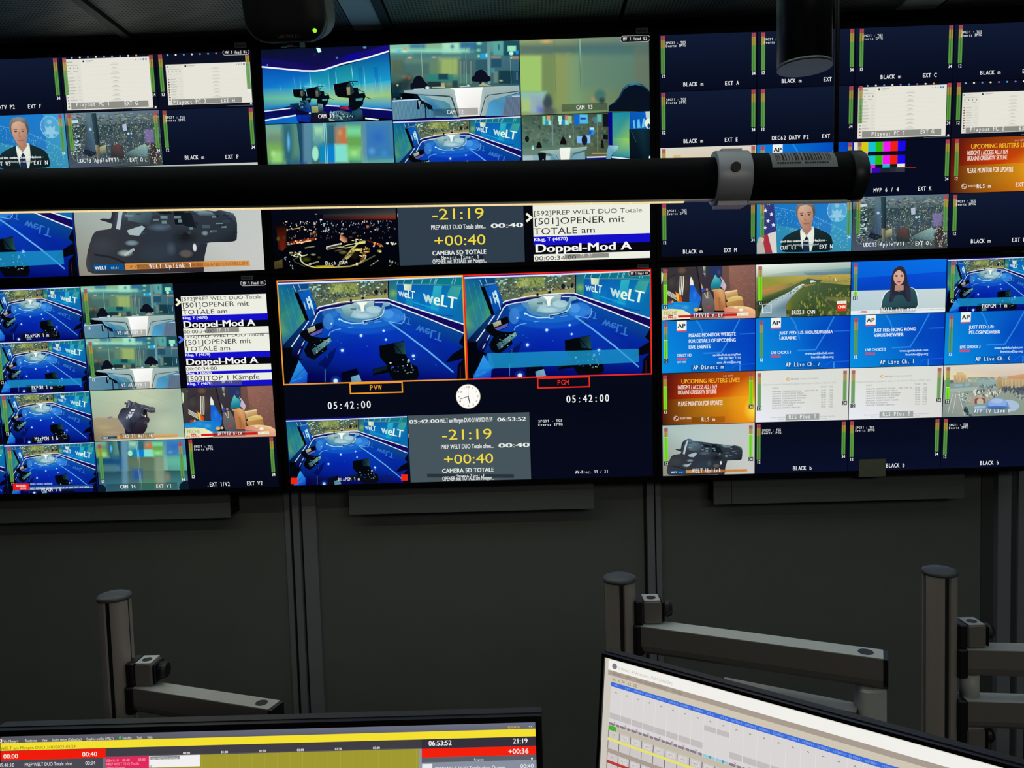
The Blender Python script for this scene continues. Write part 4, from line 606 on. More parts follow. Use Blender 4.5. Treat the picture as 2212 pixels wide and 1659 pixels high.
def pic_river(p):
    p.quad([(72, 178), (2130, 112), (2128, 1270), (70, 1325)])
    p.poly([(65, 170), (1100, 145), (2135, 105), (2130, 400), (1100, 420), (70, 470)], ['#f0fcf0', '#c8d8cc', '#b8ccc0', '#7898a0', '#98b0a8', '#a8b8a0']); p.poly([(190, 420), (700, 340), (1300, 290), (2130, 250), (2130, 400), (200, 450)], ['#a8b8a8', '#b0c0b0', '#98b4b0', '#6898a0', '#587c88', '#a0b098']); p.poly([(1100, 350), (1700, 320), (2130, 315), (2130, 400), (1200, 400)], '#50788c', .6)
    p.poly([(70, 445), (1150, 405), (2130, 380), (2130, 1280), (1000, 1310), (70, 1330)], ['#909860', '#a8a058', '#b8a050', '#3c4828', '#3a4828', '#283420'])
    p.poly([(200, 470), (1280, 400), (1200, 500), (700, 620), (200, 700)], ['#88983c', '#c0a850', '#788048', '#989440', '#a09040']); p.poly([(200, 720), (500, 620), (820, 560), (880, 600), (600, 720), (200, 850)], ['#c08850', '#b88c50', '#988848', '#706c40', '#a88448', '#a08040']); p.poly([(1350, 490), (1650, 390), (2130, 380), (2130, 560), (1500, 560)], ['#a89848', '#c8a850', '#c0a048', '#889048', '#808048']); p.ell(1620, 590, 110, 40, '#c89850', .8, .8)
    p.poly([(190, 900), (700, 700), (1200, 470), (1500, 510), (1450, 580), (1150, 600), (850, 740), (330, 1000), (160, 1180), (80, 1330), (70, 1000)], ['#4c6034', '#5c6c3c', '#4a6448', '#405840', '#3c5438', '#445c40', '#3c5038', '#28382c', '#1c2c24', '#505820', '#3c5028'])
    p.poly([(130, 1330), (200, 1130), (400, 960), (600, 860), (800, 760), (960, 650), (1080, 590), (1130, 600), (1060, 660), (960, 760), (850, 860), (780, 960), (720, 1080), (730, 1160), (760, 1310)], ['#80a0a8', '#98b0b8', '#a0b8c0', '#a8c0c8', '#b8ccd0', '#c8d8d8', '#e8f0e8', '#f0f4f0', '#c0d0d0', '#a0b8c0', '#90a8b4', '#7890a0', '#60808c', '#688898', '#809ca4']); p.ell(420, 1200, 200, 140, '#80a0b4', .5, 1); p.poly([(1255, 515), (1320, 515), (1385, 545), (1255, 565)], '#d8e4dc')
    p.poly([(720, 1100), (860, 860), (1060, 680), (1450, 570), (1500, 560), (2130, 620), (2130, 1275), (800, 1305)], ['#807c28', '#5c7038', '#58683c', '#485c3c', '#50603c', '#3c5030', '#485828', '#3c5028'])
    R = random.Random(8)
    for k in range(330):
        x, y = R.uniform(740, 2110), R.uniform(560, 1290)
        if x < 1400-(y-560)*.95+40 or (y < 680 and x > 1500): continue
        if 1400 < x < 1500+(y-600)*.9 and x > 1350+(y-600)*.8 and y > 620: continue
        s_ = 8+(y-500)*.03; p.ell(x, y, s_, s_*1.9, R.choice(['#7c8840', '#445c38', '#8c9448', '#344830', '#647440', '#2c4030', '#a8a040']), .75, .4, 8, adv=.15)
    for k in range(90):
        t = R.random(); x = 90+t*1300; y = 1090-t*560+R.uniform(-36, 36); p.ell(x, y, 10, 15, R.choice(['#5c7034', '#34482c', '#80843c', '#2c3c28']), .8, .4, 8, adv=.15)
    for k in range(60): p.ell(R.uniform(1400, 2120), R.uniform(420, 560), 12, 10, R.choice(['#707838', '#d0b058', '#4c5c38']), .7, .5, 8, adv=.2)
    p.line([(1480, 580), (1420, 660), (1440, 780), (1530, 900), (1700, 1060), (1850, 1260)], 34, ['#50603c', '#58683c', '#48583c', '#5c6440', '#586044', '#506040'], .8); p.poly([(1560, 870), (2120, 880), (2130, 960), (1850, 1000)], '#787840', .7); p.line([(1600, 900), (1720, 960)], 30, '#8c7860', .5); p.line([(1800, 470), (1806, 530)], 14, '#e8f0e0')
    p.line([(212, 1030), (400, 1025), (400, 1218), (212, 1222), (212, 1030)], 16, '#e8f0f0'); p.poly([(225, 1045), (270, 1045), (240, 1090)], '#305060'); p.text('CLIMATE', 232, 1168, 385, 1166, 18, '#c0d0d8'); p.text('CHANGE', 232, 1195, 385, 1193, 18, '#a8c0c8')
    p.poly([(1838, 965), (2046, 958), (2046, 1020), (1838, 1024)], '#f4f4e8'); p.text('Highlight', 1852, 1004, 2034, 1000, 28, '#a09858'); p.poly([(1838, 1024), (2048, 1018), (2048, 1180), (1840, 1184)], '#e03818'); p.text('CNN', 1862, 1128, 2025, 1124, 66, '#ffffff', .04)

def pic_anchor(p):
    p.rnd = 7
    p.quad([(298, 130), (1350, 96), (1345, 690), (294, 718)])
    p.poly([(290, 120), (1355, 90), (1350, 430), (295, 455)], ['#0868e0', '#0870e8', '#0860d8', '#0858d0']); p.poly([(295, 310), (700, 285), (1350, 235), (1350, 425), (296, 452)], ['#0850d0', '#0848d0', '#0850d8', '#0448c0', '#0440b8']); p.poly([(296, 452), (1350, 425), (1348, 695), (294, 722)], ['#c0d4dc', '#c8d8d8', '#c0d0d0', '#b0ccd0'])
    p.poly([(622, 668), (640, 540), (670, 470), (740, 430), (780, 450), (900, 440), (960, 408), (1010, 430), (1040, 500), (1052, 655)], '#f0f8f8', .8)
    p.poly([(628, 668), (648, 545), (680, 475), (750, 432), (890, 425), (955, 412), (1000, 432), (1030, 505), (1045, 650)], ['#284850', '#305860', '#2c5058', '#345c64', '#38606a', '#305860', '#2c5058', '#284c54', '#203c44'])
    p.poly([(725, 530), (735, 400), (745, 280), (770, 210), (830, 172), (880, 190), (910, 260), (925, 350), (960, 440), (965, 580), (920, 570), (880, 500), (790, 500), (760, 570), (715, 580)], ['#28283c', '#2c2838', '#2c2830', '#302c34', '#383038', '#2c2830', '#282430', '#28283a', '#303448', '#2c3044', '#20243a', '#202838', '#303448', '#2c2c40', '#282c40'])
    p.poly([(785, 385), (880, 385), (880, 445), (830, 460), (780, 448)], '#b88878'); p.ell(825, 300, 62, 88, '#d0a490', 1, .06, 28); p.ell(825, 270, 50, 44, '#dcb4a0', .7, .8)
    p.poly([(762, 280), (768, 230), (820, 205), (880, 235), (888, 290), (870, 245), (825, 215), (785, 240)], '#302830'); p.line([(782, 280), (812, 278)], 7, '#3c2428'); p.line([(842, 276), (872, 276)], 7, '#3c2428'); p.ell(798, 291, 12, 5, '#302428'); p.ell(858, 290, 12, 5, '#302428'); p.line([(826, 290), (822, 326), (832, 330)], 4, '#b88070'); p.poly([(798, 348), (824, 343), (852, 346), (828, 364)], '#b04858'); p.line([(800, 349), (850, 347)], 3, '#803840')
    p.line([(735, 420), (750, 560)], 24, '#303048', .9); p.line([(905, 400), (940, 560)], 24, '#303048', .9); p.line([(800, 450), (880, 445)], 4, '#204048')
    p.poly([(294, 675), (1348, 640), (1348, 692), (294, 720)], '#e8eef0'); p.text('sky', 378, 692, 408, 690, 13, '#606070'); p.rect_(414, 676, 472, 694, '#d03038'); p.text('news', 420, 690, 466, 688, 11, '#ffffff'); p.text('.com', 478, 690, 520, 688, 12, '#606070'); p.line([(555, 668), (555, 698)], 5, '#b87830'); p.text('05.41', 562, 690, 586, 689, 10, '#a07848'); p.text('near Ukraine city of Mariupol has be', 1005, 672, 1335, 662, 13, '#707078', snap=False)

def pic_kyiv(p):
    p.quad([(330, 155), (2430, 75), (2400, 1320), (300, 1382)])
    p.poly([(320, 150), (2440, 70), (2440, 480), (330, 520)], ['#d8d8c8', '#dcd4cc', '#d8b8a0', '#e8d8a8']); p.ell(900, 400, 500, 120, '#e8d0b0', .7, 1); p.poly([(330, 500), (2440, 440), (2420, 1330), (300, 1390)], ['#889c94', '#a0a898', '#8a9888', '#7c9494'])
    p.poly([(830, 440), (1100, 420), (1500, 430), (1520, 560), (850, 560)], ['#98a898', '#88a0a0', '#a0a898', '#98a898', '#a0a890']); p.dots(840, 430, 1500, 540, 50, ['#b8b8a8', '#78908c', '#c8c8b8', '#6c8088'], (12, 34), (6, 14), 81, .7)
    p.poly([(548, 380), (610, 375), (615, 305), (770, 300), (775, 355), (825, 370), (835, 540), (560, 555)], ['#c8a878', '#d0b080', '#d8b888', '#e0c090', '#d8b888', '#d0b080', '#b09870', '#b8a078']); p.dots(600, 390, 830, 540, 36, ['#988868', '#e0c898'], (3, 5), (30, 60), 82, .5)
    p.ell(500, 540, 60, 50, '#607078', 1, .4); p.poly([(548, 600), (750, 585), (740, 650), (580, 665)], '#98c0cc'); p.poly([(790, 580), (935, 565), (890, 635), (800, 645)], '#98c0cc'); p.poly([(560, 585), (690, 570), (850, 540), (960, 560), (990, 640), (800, 650), (560, 670)], '#7c9090', .4); p.soft(1100, 500, 1500, 650, '#90acac', 16, .8); p.dots(1130, 600, 1500, 680, 40, ['#384860', '#c0d0d0', '#58687c'], (6, 12), (14, 26), 83, .7)
    p.poly([(1515, 450), (1570, 400), (1620, 440), (1740, 450), (2130, 390), (2430, 370), (2430, 720), (1620, 700), (1520, 720)], ['#c0a068', '#c89858', '#a08868', '#c0a078', '#c8a070', '#c8a070', '#8c8878', '#8c8468', '#a89868']); p.poly([(1740, 400), (2090, 350), (2430, 350), (2430, 420), (1740, 455)], '#d0946c', .9); p.poly([(1600, 400), (1740, 395), (1720, 450), (1620, 445)], '#a8c0c8')
    for k in range(30): x = 1650+k*27; p.line([(x, 470), (x+3, 690)], 9, '#e0d0a0', .8, .2)
    p.dots(1620, 660, 2430, 830, 150, ['#485060', '#58606c', '#3c4454'], (8, 20), (20, 50), 84, .8, lambda x, y: y > 660 and y < 760+(x-1620)*.15); p.dots(1900, 850, 2200, 1000, 40, ['#404c5c', '#b0b8b0'], (8, 16), (14, 34), 85, .8, lambda x, y: abs(y-(870+(x-1900)*.3)) < 40)
    p.poly([(460, 700), (1090, 660), (1100, 720), (640, 790), (460, 770)], '#a8b8b0', .8); p.poly([(330, 1000), (460, 770), (640, 780), (800, 1350), (300, 1385)], ['#88948c', '#a0a8a0', '#98a098', '#90988c', '#7c8c88'])
    for a, b in (((520, 840), (415, 1300)), ((600, 830), (525, 1290)), ((680, 900), (800, 1350))): p.line([a, b], 12, '#d8dcd4', .8)
    p.dots(660, 780, 980, 1050, 110, ['#384848', '#d0d8d0', '#687874', '#e8ece4', '#485c58'], (8, 20), (6, 14), 86, .9, lambda x, y: abs(x-(700+(y-780)*.9)) < 130); p.poly([(830, 840), (1100, 740), (1500, 760), (1500, 900), (1300, 980), (1000, 1090), (820, 1130)], '#a8a890', .6); p.dots(990, 730, 1600, 880, 50, ['#404c60', '#d8d8cc', '#e8e8e0', '#303c54'], (8, 18), (14, 40), 87, .8)
    p.ell(1140, 760, 20, 26, '#907860'); p.line([(1135, 780), (1130, 880)], 16, '#a89878'); p.ell(1140, 880, 46, 40, '#b8b08c'); p.poly([(1015, 950), (1100, 915), (1200, 915), (1255, 940), (1250, 1045), (1020, 1070)], '#a04050'); p.ell(1140, 1000, 72, 70, '#b8b8a0'); p.rect_(1070, 1000, 1210, 1062, '#b8b8a0')
    p.ell(1760, 1110, 270, 150, '#a8c0d8', 1, .05, 28); p.poly([(1010, 1130), (1250, 1100), (1700, 1180), (1500, 1290), (1200, 1290), (1010, 1190)], ['#a8c8e8', '#98b8d8', '#7090b0', '#8098a8', '#8090a0', '#98b0c0']); p.ell(1530, 1120, 260, 190, '#5c8ccc', 1, .03, 32); p.ell(1530, 1050, 220, 130, '#88a8dc', 1, .1, 28); p.ell(1520, 990, 170, 70, '#a8c0e8', .9, .4, 28); p.poly([(1250, 1140), (1810, 1130), (1830, 1300), (1240, 1300)], '#8898a0'); p.ell(1530, 1150, 265, 40, '#3c70b8', 1, .2)
    for k in range(14): p.line([(1300+k*35, 1110), (1340+k*29, 1010)], 5, '#b8d0f0', .5, .2)
    p.ell(2130, 1180, 60, 60, '#98a090', .6, 1); p.dots(780, 1150, 960, 1370, 40, ['#203440', '#385058'], (10, 24), (12, 30), 88, .8, lambda x, y: abs(x-(800+(y-1150)*.5)) < 50)

def pic_window(p, two=False):
    """chat window on a desktop"""
    p.uvf(); p.rect_(0, 0, 1, 1, '#0c1020')
    R = random.Random(3)
    for k in range(9): p.ell(.13+k*.085, .015 if not two else .03, .010, .016, ['#60b8f0', '#e8e8f0', '#5888e0', '#e8e0d0', '#8870d8', '#48a0d8', '#9060c8', '#f0f0f0', '#e8a070'][k])
    x0, y0, x1, y1 = (.035, .04, .945, .96) if not two else (.10, .20, .985, .93)
    W_, H_ = x1-x0, y1-y0; X = lambda u: x0+u*W_; Y = lambda v: y0+v*H_
    p.rect_(x0, y0, x1, y1, '#e6e4d8'); p.rect_(X(.0), Y(.0), X(.20), Y(1), '#dddcd0', .6)
    p.ell(X(.02), Y(.055), .010*W_/.9, .02*H_, '#488888'); p.rect_(X(.04), Y(.05), X(.11), Y(.065), '#a8a8a0'); p.ell(X(.235), Y(.05), .011, .018, '#303c60'); p.rect_(X(.26), Y(.035), X(.35), Y(.05), '#b8b8b0'); p.rect_(X(.26), Y(.06), X(.32), Y(.07), '#c8c8c0')
    for k in range(3): p.ell(X(.84+k*.03), Y(.05), .006, .014, '#a8a8a8')
    for k in range(2): p.ell(X(.93+k*.03), Y(.05), .010, .018, '#3888c0')
    p.rect_(X(.02), Y(.115), X(.17), Y(.13), '#c0c0b8')
    for k in range(4): p.ell(X(.03+k*.045), Y(.18), .006, .014, '#909088')
    p.rect_(X(.02), Y(.235), X(.07), Y(.245), '#a8a8a0'); p.rect_(X(.11), Y(.235), X(.16), Y(.245), '#a8a8a0'); p.rect_(X(.02), Y(.28), X(.10), Y(.29), '#b8b8b0')
    for k in range(10):
        y = .37+k*.063; p.ell(X(.025), Y(y), .008, .015, ['#383840', '#685850', '#a8c0b8', '#a87060', '#584840', '#b05048', '#888878', '#787878', '#a85038', '#887868'][(k+two*3) % 10]); p.rect_(X(.045), Y(y-.014), X(.045+.06+R.random()*.03), Y(y-.003), '#b0b0a8'); p.rect_(X(.045), Y(y+.008), X(.10), Y(y+.016), '#c8c8c0'); p.rect_(X(.15), Y(y-.014), X(.18), Y(y-.005), '#c8c8c0')
    for k in range(9):
        y = .10+k*.087; p.rect_(X(.565), Y(y), X(.605+R.random()*.02), Y(y+.010), '#b4b4ac'); p.rect_(X(.54), Y(y+.025), X(.64), Y(y+.036), '#c4c4bc')
        p.rect_(X(.24), Y(y+.055), X(.95), Y(y+.058), '#d8d8cc')
    p.rect_(X(.05), .83, X(.95 if not two else .88), .945 if not two else .925, '#8e8e86')
    p.ell(.972, .955, .010, .02, '#e0e0e0'); p.rect_(.72, .975, .99, .985, '#58606c')

def pic_podium(p, flag=True):
    p.rnd = 7
    p.quad([(1128, 745), (2118, 740), (2100, 1270), (1125, 1305)])
    p.poly([(1120, 735), (2125, 730), (2110, 1275), (1120, 1310)], ['#2a90c0', '#38a0d8', '#3890b0', '#2880a8']); p.poly([(1300, 735), (1900, 735), (1900, 1100), (1300, 1000)], ['#1878c8', '#1878d0', '#2878c0', '#1870b8'], .9)
    R = random.Random(4)
    for k in range(220):
        t = R.random(); x = 1310+t*760; y = 850+(t*t)*230+R.uniform(0, 210)
        p.ell(x, y, 4, 5, '#88c8e8', .7, 0, 5, adv=.1)
    p.line([(1310, 820), (1450, 850), (1700, 910), (1900, 1010), (2080, 1100)], 5, '#70c0e8', .6)
    if flag:
        p.poly([(1180, 742), (1300, 742), (1330, 1080), (1165, 1130)], ['#404890', '#303878', '#303880', '#303878'])
        for (x, y) in ((1253, 780), (1218, 853), (1280, 893), (1187, 925), (1245, 962), (1300, 1003), (1212, 1030)):
            pts = []
            for k in range(10):
                r = 24 if k % 2 == 0 else 10; t = -math.pi/2+k*math.pi/5+.15; pts.append((x+r*math.cos(t), y+r*math.sin(t)))
            p.poly(pts, '#e8ecf4')
        p.poly([(1165, 1120), (1325, 1075), (1335, 1290), (1130, 1300)], '#a83040'); p.poly([(1240, 1095), (1325, 1070), (1335, 1290), (1290, 1295)], '#d8d4cc'); p.poly([(1150, 1130), (1185, 1125), (1215, 1300), (1130, 1302), (1128, 1200)], '#b8b4a8')
    p.ell(1958, 868, 96, 108, '#70b8dc', .35, 0, 28)
    for r in (96, 100): p.line([(1958+r*math.cos(t*math.pi/16), 868+r*1.1*math.sin(t*math.pi/16)) for t in range(33)], 5, [(*lin('#a8d8ec'), .8 if t % 2 else .2) for t in range(33)])
    p.poly([(1905, 850), (1935, 880), (1958, 850), (1980, 880), (2012, 850), (2000, 920), (1975, 940), (1985, 970), (1935, 970), (1942, 940), (1915, 920)], '#98d0e8', .8); p.ell(1958, 818, 26, 22, '#88c8e4', .8); p.ell(1915, 925, 30, 16, '#98d0e8', .7); p.ell(2005, 925, 30, 16, '#98d0e8', .7)
    # person in a dark suit
    p.poly([(1372, 1290), (1385, 1160), (1430, 1110), (1560, 1050), (1720, 1030), (1860, 1090), (1900, 1130), (1922, 1270)], ['#0c1c20', '#14282c', '#182c34', '#1c3034', '#1c3034', '#14282c', '#14282c', '#0c1c20'])
    p.poly([(1575, 1060), (1600, 1040), (1700, 1020), (1722, 1030), (1720, 1150), (1690, 1280), (1600, 1280), (1580, 1150)], '#d8e0d4'); p.poly([(1610, 1130), (1635, 1112), (1660, 1130), (1672, 1280), (1596, 1282)], '#182848'); p.poly([(1575, 1060), (1640, 1120), (1600, 1180), (1585, 1150)], '#e8f0e4'); p.poly([(1720, 1040), (1640, 1118), (1680, 1170), (1715, 1120)], '#e4ece0')
    p.poly([(1595, 1000), (1690, 1000), (1695, 1050), (1642, 1112), (1598, 1060)], '#a87c68')
    p.poly([(1530, 880), (1535, 820), (1570, 775), (1630, 762), (1690, 770), (1722, 800), (1735, 870), (1725, 940), (1545, 940)], ['#605c58', '#787068', '#888480', '#989490', '#88847c', '#605c58', '#504c4c', '#585450', '#605c58'])
    p.poly([(1552, 850), (1580, 815), (1640, 805), (1700, 830), (1712, 900), (1705, 975), (1680, 1030), (1640, 1052), (1600, 1040), (1568, 980), (1550, 920)], ['#c8a088', '#d8b098', '#d8b098', '#c09880', '#b08068', '#a87860', '#a87c68', '#b08470', '#b88870', '#c09078', '#c89880'])
    p.line([(1572, 888), (1612, 885)], 7, '#685048'); p.line([(1650, 885), (1692, 884)], 7, '#584440'); p.ell(1593, 907, 15, 6, '#403430'); p.ell(1668, 905, 15, 6, '#403430'); p.line([(1632, 900), (1620, 955), (1642, 960)], 6, '#986c58'); p.line([(1610, 996), (1640, 997), (1670, 995)], 6, '#8c5450'); p.ell(1600, 950, 20, 26, '#d0a088', .5, 1)
    p.text('and the entire United Nations -', 1372, 1185, 1852, 1170, 24, '#f0f4f0', 1); p.text('are being challenged', 1440, 1222, 1765, 1213, 22, '#a8b0b0', 1)

def pic_city(p):
    p.quad([(300, 745), (1385, 708), (1350, 1310), (300, 1350)])
    p.poly([(295, 738), (1390, 700), (1380, 900), (300, 920)], ['#7890a0', '#5a7080', '#384c50', '#3c5450']); p.poly([(300, 880), (1385, 850), (1352, 1315), (298, 1352)], ['#304448', '#384c58', '#3c4848', '#485468'])
    p.dots(370, 740, 1380, 830, 170, ['#809080', '#506468', '#a89c70', '#304450', '#98a890', '#283c44'], (6, 20), (3, 7), 91, .8)
    p.dots(330, 820, 1370, 1300, 1100, ['#2c4048', '#485c50', '#606c58', '#203038', '#7c8468', '#3c5058', '#506050', '#18262c'], (3, 11), (4, 13), 92, .6)
    p.dots(340, 840, 1360, 1280, 520, ['#c8d8a8', '#e8f0d0', '#a8d8d8', '#d0c078', '#88a898'], (1.5, 4), (2, 6), 93, .85)
    p.poly([(545, 740), (610, 738), (620, 1150), (500, 1160), (545, 900)], ['#5c7880', '#587480', '#405c78', '#283848', '#48606c'], .9); p.poly([(610, 745), (668, 742), (672, 1120), (628, 1130)], ['#304c54', '#1c343c', '#101c24', '#283c48']); p.ell(582, 922, 20, 20, '#a8d0ff', 1, .5); p.ell(1010, 970, 16, 16, '#b0e8ff', 1, .5); p.ell(1042, 965, 12, 14, '#b8e8ff', 1, .5)
    p.poly([(370, 825), (455, 818), (455, 850), (375, 860)], '#c0d8e0'); p.dots(380, 880, 450, 1180, 50, ['#c8e0e0', '#18282c', '#88a8a8'], (6, 16), (3, 7), 94); p.poly([(950, 870), (1000, 858), (1000, 935), (955, 942)], '#b0bcd0'); p.poly([(780, 1200), (800, 1110), (870, 1080), (930, 1110), (935, 1240), (800, 1260)], ['#2c3438', '#484040', '#684440', '#383c40', '#2c3434', '#303834'])
    p.poly([(1215, 1200), (1260, 1005), (1300, 1010), (1330, 1080), (1320, 1310), (1210, 1315)], ['#303038', '#282830', '#202028', '#38343c', '#403c40', '#383c44']); p.dots(1225, 1050, 1320, 1300, 46, ['#c8b898', '#887c70'], (3, 5), (5, 9), 95); p.poly([(940, 1190), (1180, 1080), (1220, 1110), (1180, 1230), (980, 1210)], ['#507068', '#a8d0c8', '#80a8a8', '#58808c', '#3c5c58'], .7); p.poly([(660, 1120), (740, 1090), (740, 1180), (640, 1210)], ['#a8a878', '#c8c890', '#606c58', '#505848'], .8); p.poly([(500, 1140), (640, 1180), (560, 1230), (470, 1190)], '#141c2c', .9); p.soft(1200, 930, 1290, 1060, '#9080b8', 20, .6); p.ell(1355, 975, 10, 20, '#5058e0', 1, .6)
    p.poly([(620, 1095), (665, 1095), (665, 1240), (628, 1240)], ['#b0a078', '#585848', '#404840', '#787460'], .9)

def pic_ap(p, head, foot, info):
    p.quad([(130, 745), (1113, 715), (1113, 1250), (136, 1283)])
    p.poly([(125, 740), (1118, 710), (1118, 1255), (130, 1290)], ['#0a80d8', '#0438b8', '#0440c0', '#0890e0']); p.ell(850, 950, 260, 220, '#0430b0', .5, 1)
    for a in (((495, 735), (540, 800), (570, 880), (590, 960)), ((950, 725), (860, 900), (760, 1065), (570, 1075))): p.line(list(a), 14, '#3090e8', .75)
    p.line([(950, 875), (1112, 868)], 12, '#2880e8', .6); p.line([(955, 1190), (955, 1255)], 12, '#40a0f0', .7); p.line([(870, 1225), (920, 1190), (1112, 1180)], 8, '#2078e0', .6)
    p.poly([(290, 742), (393, 738), (393, 850), (290, 854)], '#eef2ee'); p.poly([(290, 842), (393, 838), (393, 850), (290, 855)], '#d84858'); p.text('AP', 300, 815, 382, 811, 42, '#1a2024', 1)
    y = 0
    for (t, xa, xb, yy, h) in head: p.text(t, xa, yy, xb, yy-(xb-xa)*.03, h, '#e4f0fc', 1)
    for (t, xa, xb, yy, h) in info: p.text(t, xa, yy, xb, yy-(xb-xa)*.03, h, '#c0e0f8', 1)
    t, xa, xb = foot; p.text(t, xa, 1112, xb, 1107, 28, '#e4f0fc', 1); p.rect_(293, 1126, 395, 1146, '#d84868')

def pic_reuters(p):
    p.quad([(140, 140), (1112, 105), (1113, 635), (145, 655)])
    p.poly([(135, 130), (630, 120), (1118, 100), (1118, 360), (630, 380), (140, 400)], ['#481010', '#a82408', '#b05010', '#e89018', '#c83808', '#601408']); p.poly([(140, 400), (630, 380), (1118, 360), (1118, 640), (630, 650), (140, 662)], ['#601408', '#c83808', '#f0a018', '#e88010', '#b02c0c', '#401010'])
    p.ell(1110, 470, 300, 330, '#f8a818', .85, 1, 28); p.ell(1112, 500, 120, 140, '#ffe848', .95, 1, 24); p.ell(160, 250, 160, 280, '#381014', .5, 1)
    p.text('4:41  GMT', 778, 165, 882, 161, 16, '#e0c8b8'); p.text('UPCOMING REUTERS LIVES', 342, 237, 955, 218, 42, '#f0b828', 1); p.text('0600GMT / ACCESS ALL / 16:9', 306, 297, 716, 284, 42, '#f4dccc', 1); p.text('UKRAINE-CRISIS/KYIV SKYLINE', 306, 348, 712, 335, 42, '#f4dccc', 1); p.text('PLEASE MONITOR FOR UPDATES', 308, 465, 775, 450, 46, '#f4e4d8', 1)
    p.ell(288, 590, 29, 29, '#d8a898', 1, .1); p.ell(296, 583, 15, 12, '#581810', 1, .3); p.ell(280, 600, 12, 9, '#581810', 1, .3); p.text('REUTERS', 327, 599, 449, 595, 20, '#e8c8bc', 1)

def pic_list(p):
    p.quad([(1117, 97), (2087, 68), (2088, 608), (1120, 640)])
    p.poly([(1110, 90), (2095, 60), (2095, 615), (1112, 648)], ['#dfe0d8', '#d8dcd4', '#dcdcd8', '#e8ecf4'])
    p.ell(1456, 182, 20, 16, '#d8b068'); p.ell(1460, 182, 11, 7, '#e6e8e4'); p.text('REUTERS', 1484, 190, 1568, 187, 16, '#8c9090', 1); p.text('WORLD NEWS EXPRESS', 1578, 187, 1772, 180, 15, '#a4a8a8'); p.text('8 Reuters Live events scheduled for playout on this channel - DD\'s on 10 March, 2022', 1190, 250, 1958, 224, 17, '#a8acac', snap=False)
    p.text('EVENT', 1292, 285, 1362, 283, 16, '#8c9090'); p.text('START', 1798, 270, 1860, 268, 15, '#8c9090'); p.text('END', 1885, 268, 1928, 266, 15, '#8c9090')
    rows = [('UKRAINE CRISIS/KYIV SKYLINE   - END TIME TB...', 490, '06:00', '12:00'), ('UKRAINE CRISIS/TURKEY VENUE', 328, '07:00', '12:00'), ('UKRAINE CRISIS/BORDER ROMANIA', 360, '08:00', '12:00'), ('UKRAINE CRISIS/BORDER POLAND', 350, '09:00', '12:00'), ('UKRAINE CRISIS/USA HARRIS', 298, '11:10', '12:25'), ('UKRAINE CRISIS/TURKEY KULEBA', 342, '12:00', '12:00'), ('ECB POLICY/LAGARDE', 225, '13:15', '14:30'), ('UKRAINE CRISIS/EU ARRIVALS', 306, '14:45', '16:45')]
    for k, (t, l, a, b) in enumerate(rows):
        y = 322+k*24.6; p.text(t, 1292, y, 1292+l, y-l*.03, 15, '#8a8e8e', .01); p.text(a, 1802, y-15, 1852, y-16, 15, '#8a8e8e', .01); p.text(b, 1880, y-17, 1928, y-18, 15, '#8a8e8e', .01)
    p.text('* Events scheduled to start in the coming hours; see the WNE web interface', 1262, 596, 1955, 575, 14, '#a4a8a4', snap=False); p.text('Their start times and durations are live', 1350, 615, 1865, 600, 14, '#a4a8a4', snap=False)

def pic_bars(p):
    p.uvf(); p.rect_(0, 0, 1, 1, '#080c20')
    C = ['#e0e0e0', '#d8c818', '#18c0d0', '#30b808', '#f018f0', '#f02010', '#1808f0']; x = [.0, .07, .148, .225, .302, .378, .455, .535]
    for k in range(7): p.rect_(x[k], .015, x[k+1], .195, C[k]); p.rect_(x[k], .265, x[k+1], .43, C[k])
    p.text('WMT', .075, .255, .15, .255, .06, '#e8e8e8', 1)
    for k, c in enumerate(['#101020', '#101020', '#f018f0', '#101020', '#18c0d0', '#101820', '#e8e8e8']): p.rect_(x[k], .43, x[k+1], .49, c)
    for a, b, c in ((0, .1, '#182848'), (.1, .185, '#e8e8f0'), (.185, .28, '#3808b0'), (.28, .38, '#1c2430'), (.38, .44, '#282c38'), (.44, .535, '#303840')): p.rect_(a, .49, b, .58, c)
    p.rect_(.50, .50, .65, .51, '#a83020')
def pic_black(p, top='#101a32', bot='#080c1e'):
    p.uvf(); p.poly([(0, 0), (1, 0), (1, 1), (0, 1)], [top, top, bot, bot])

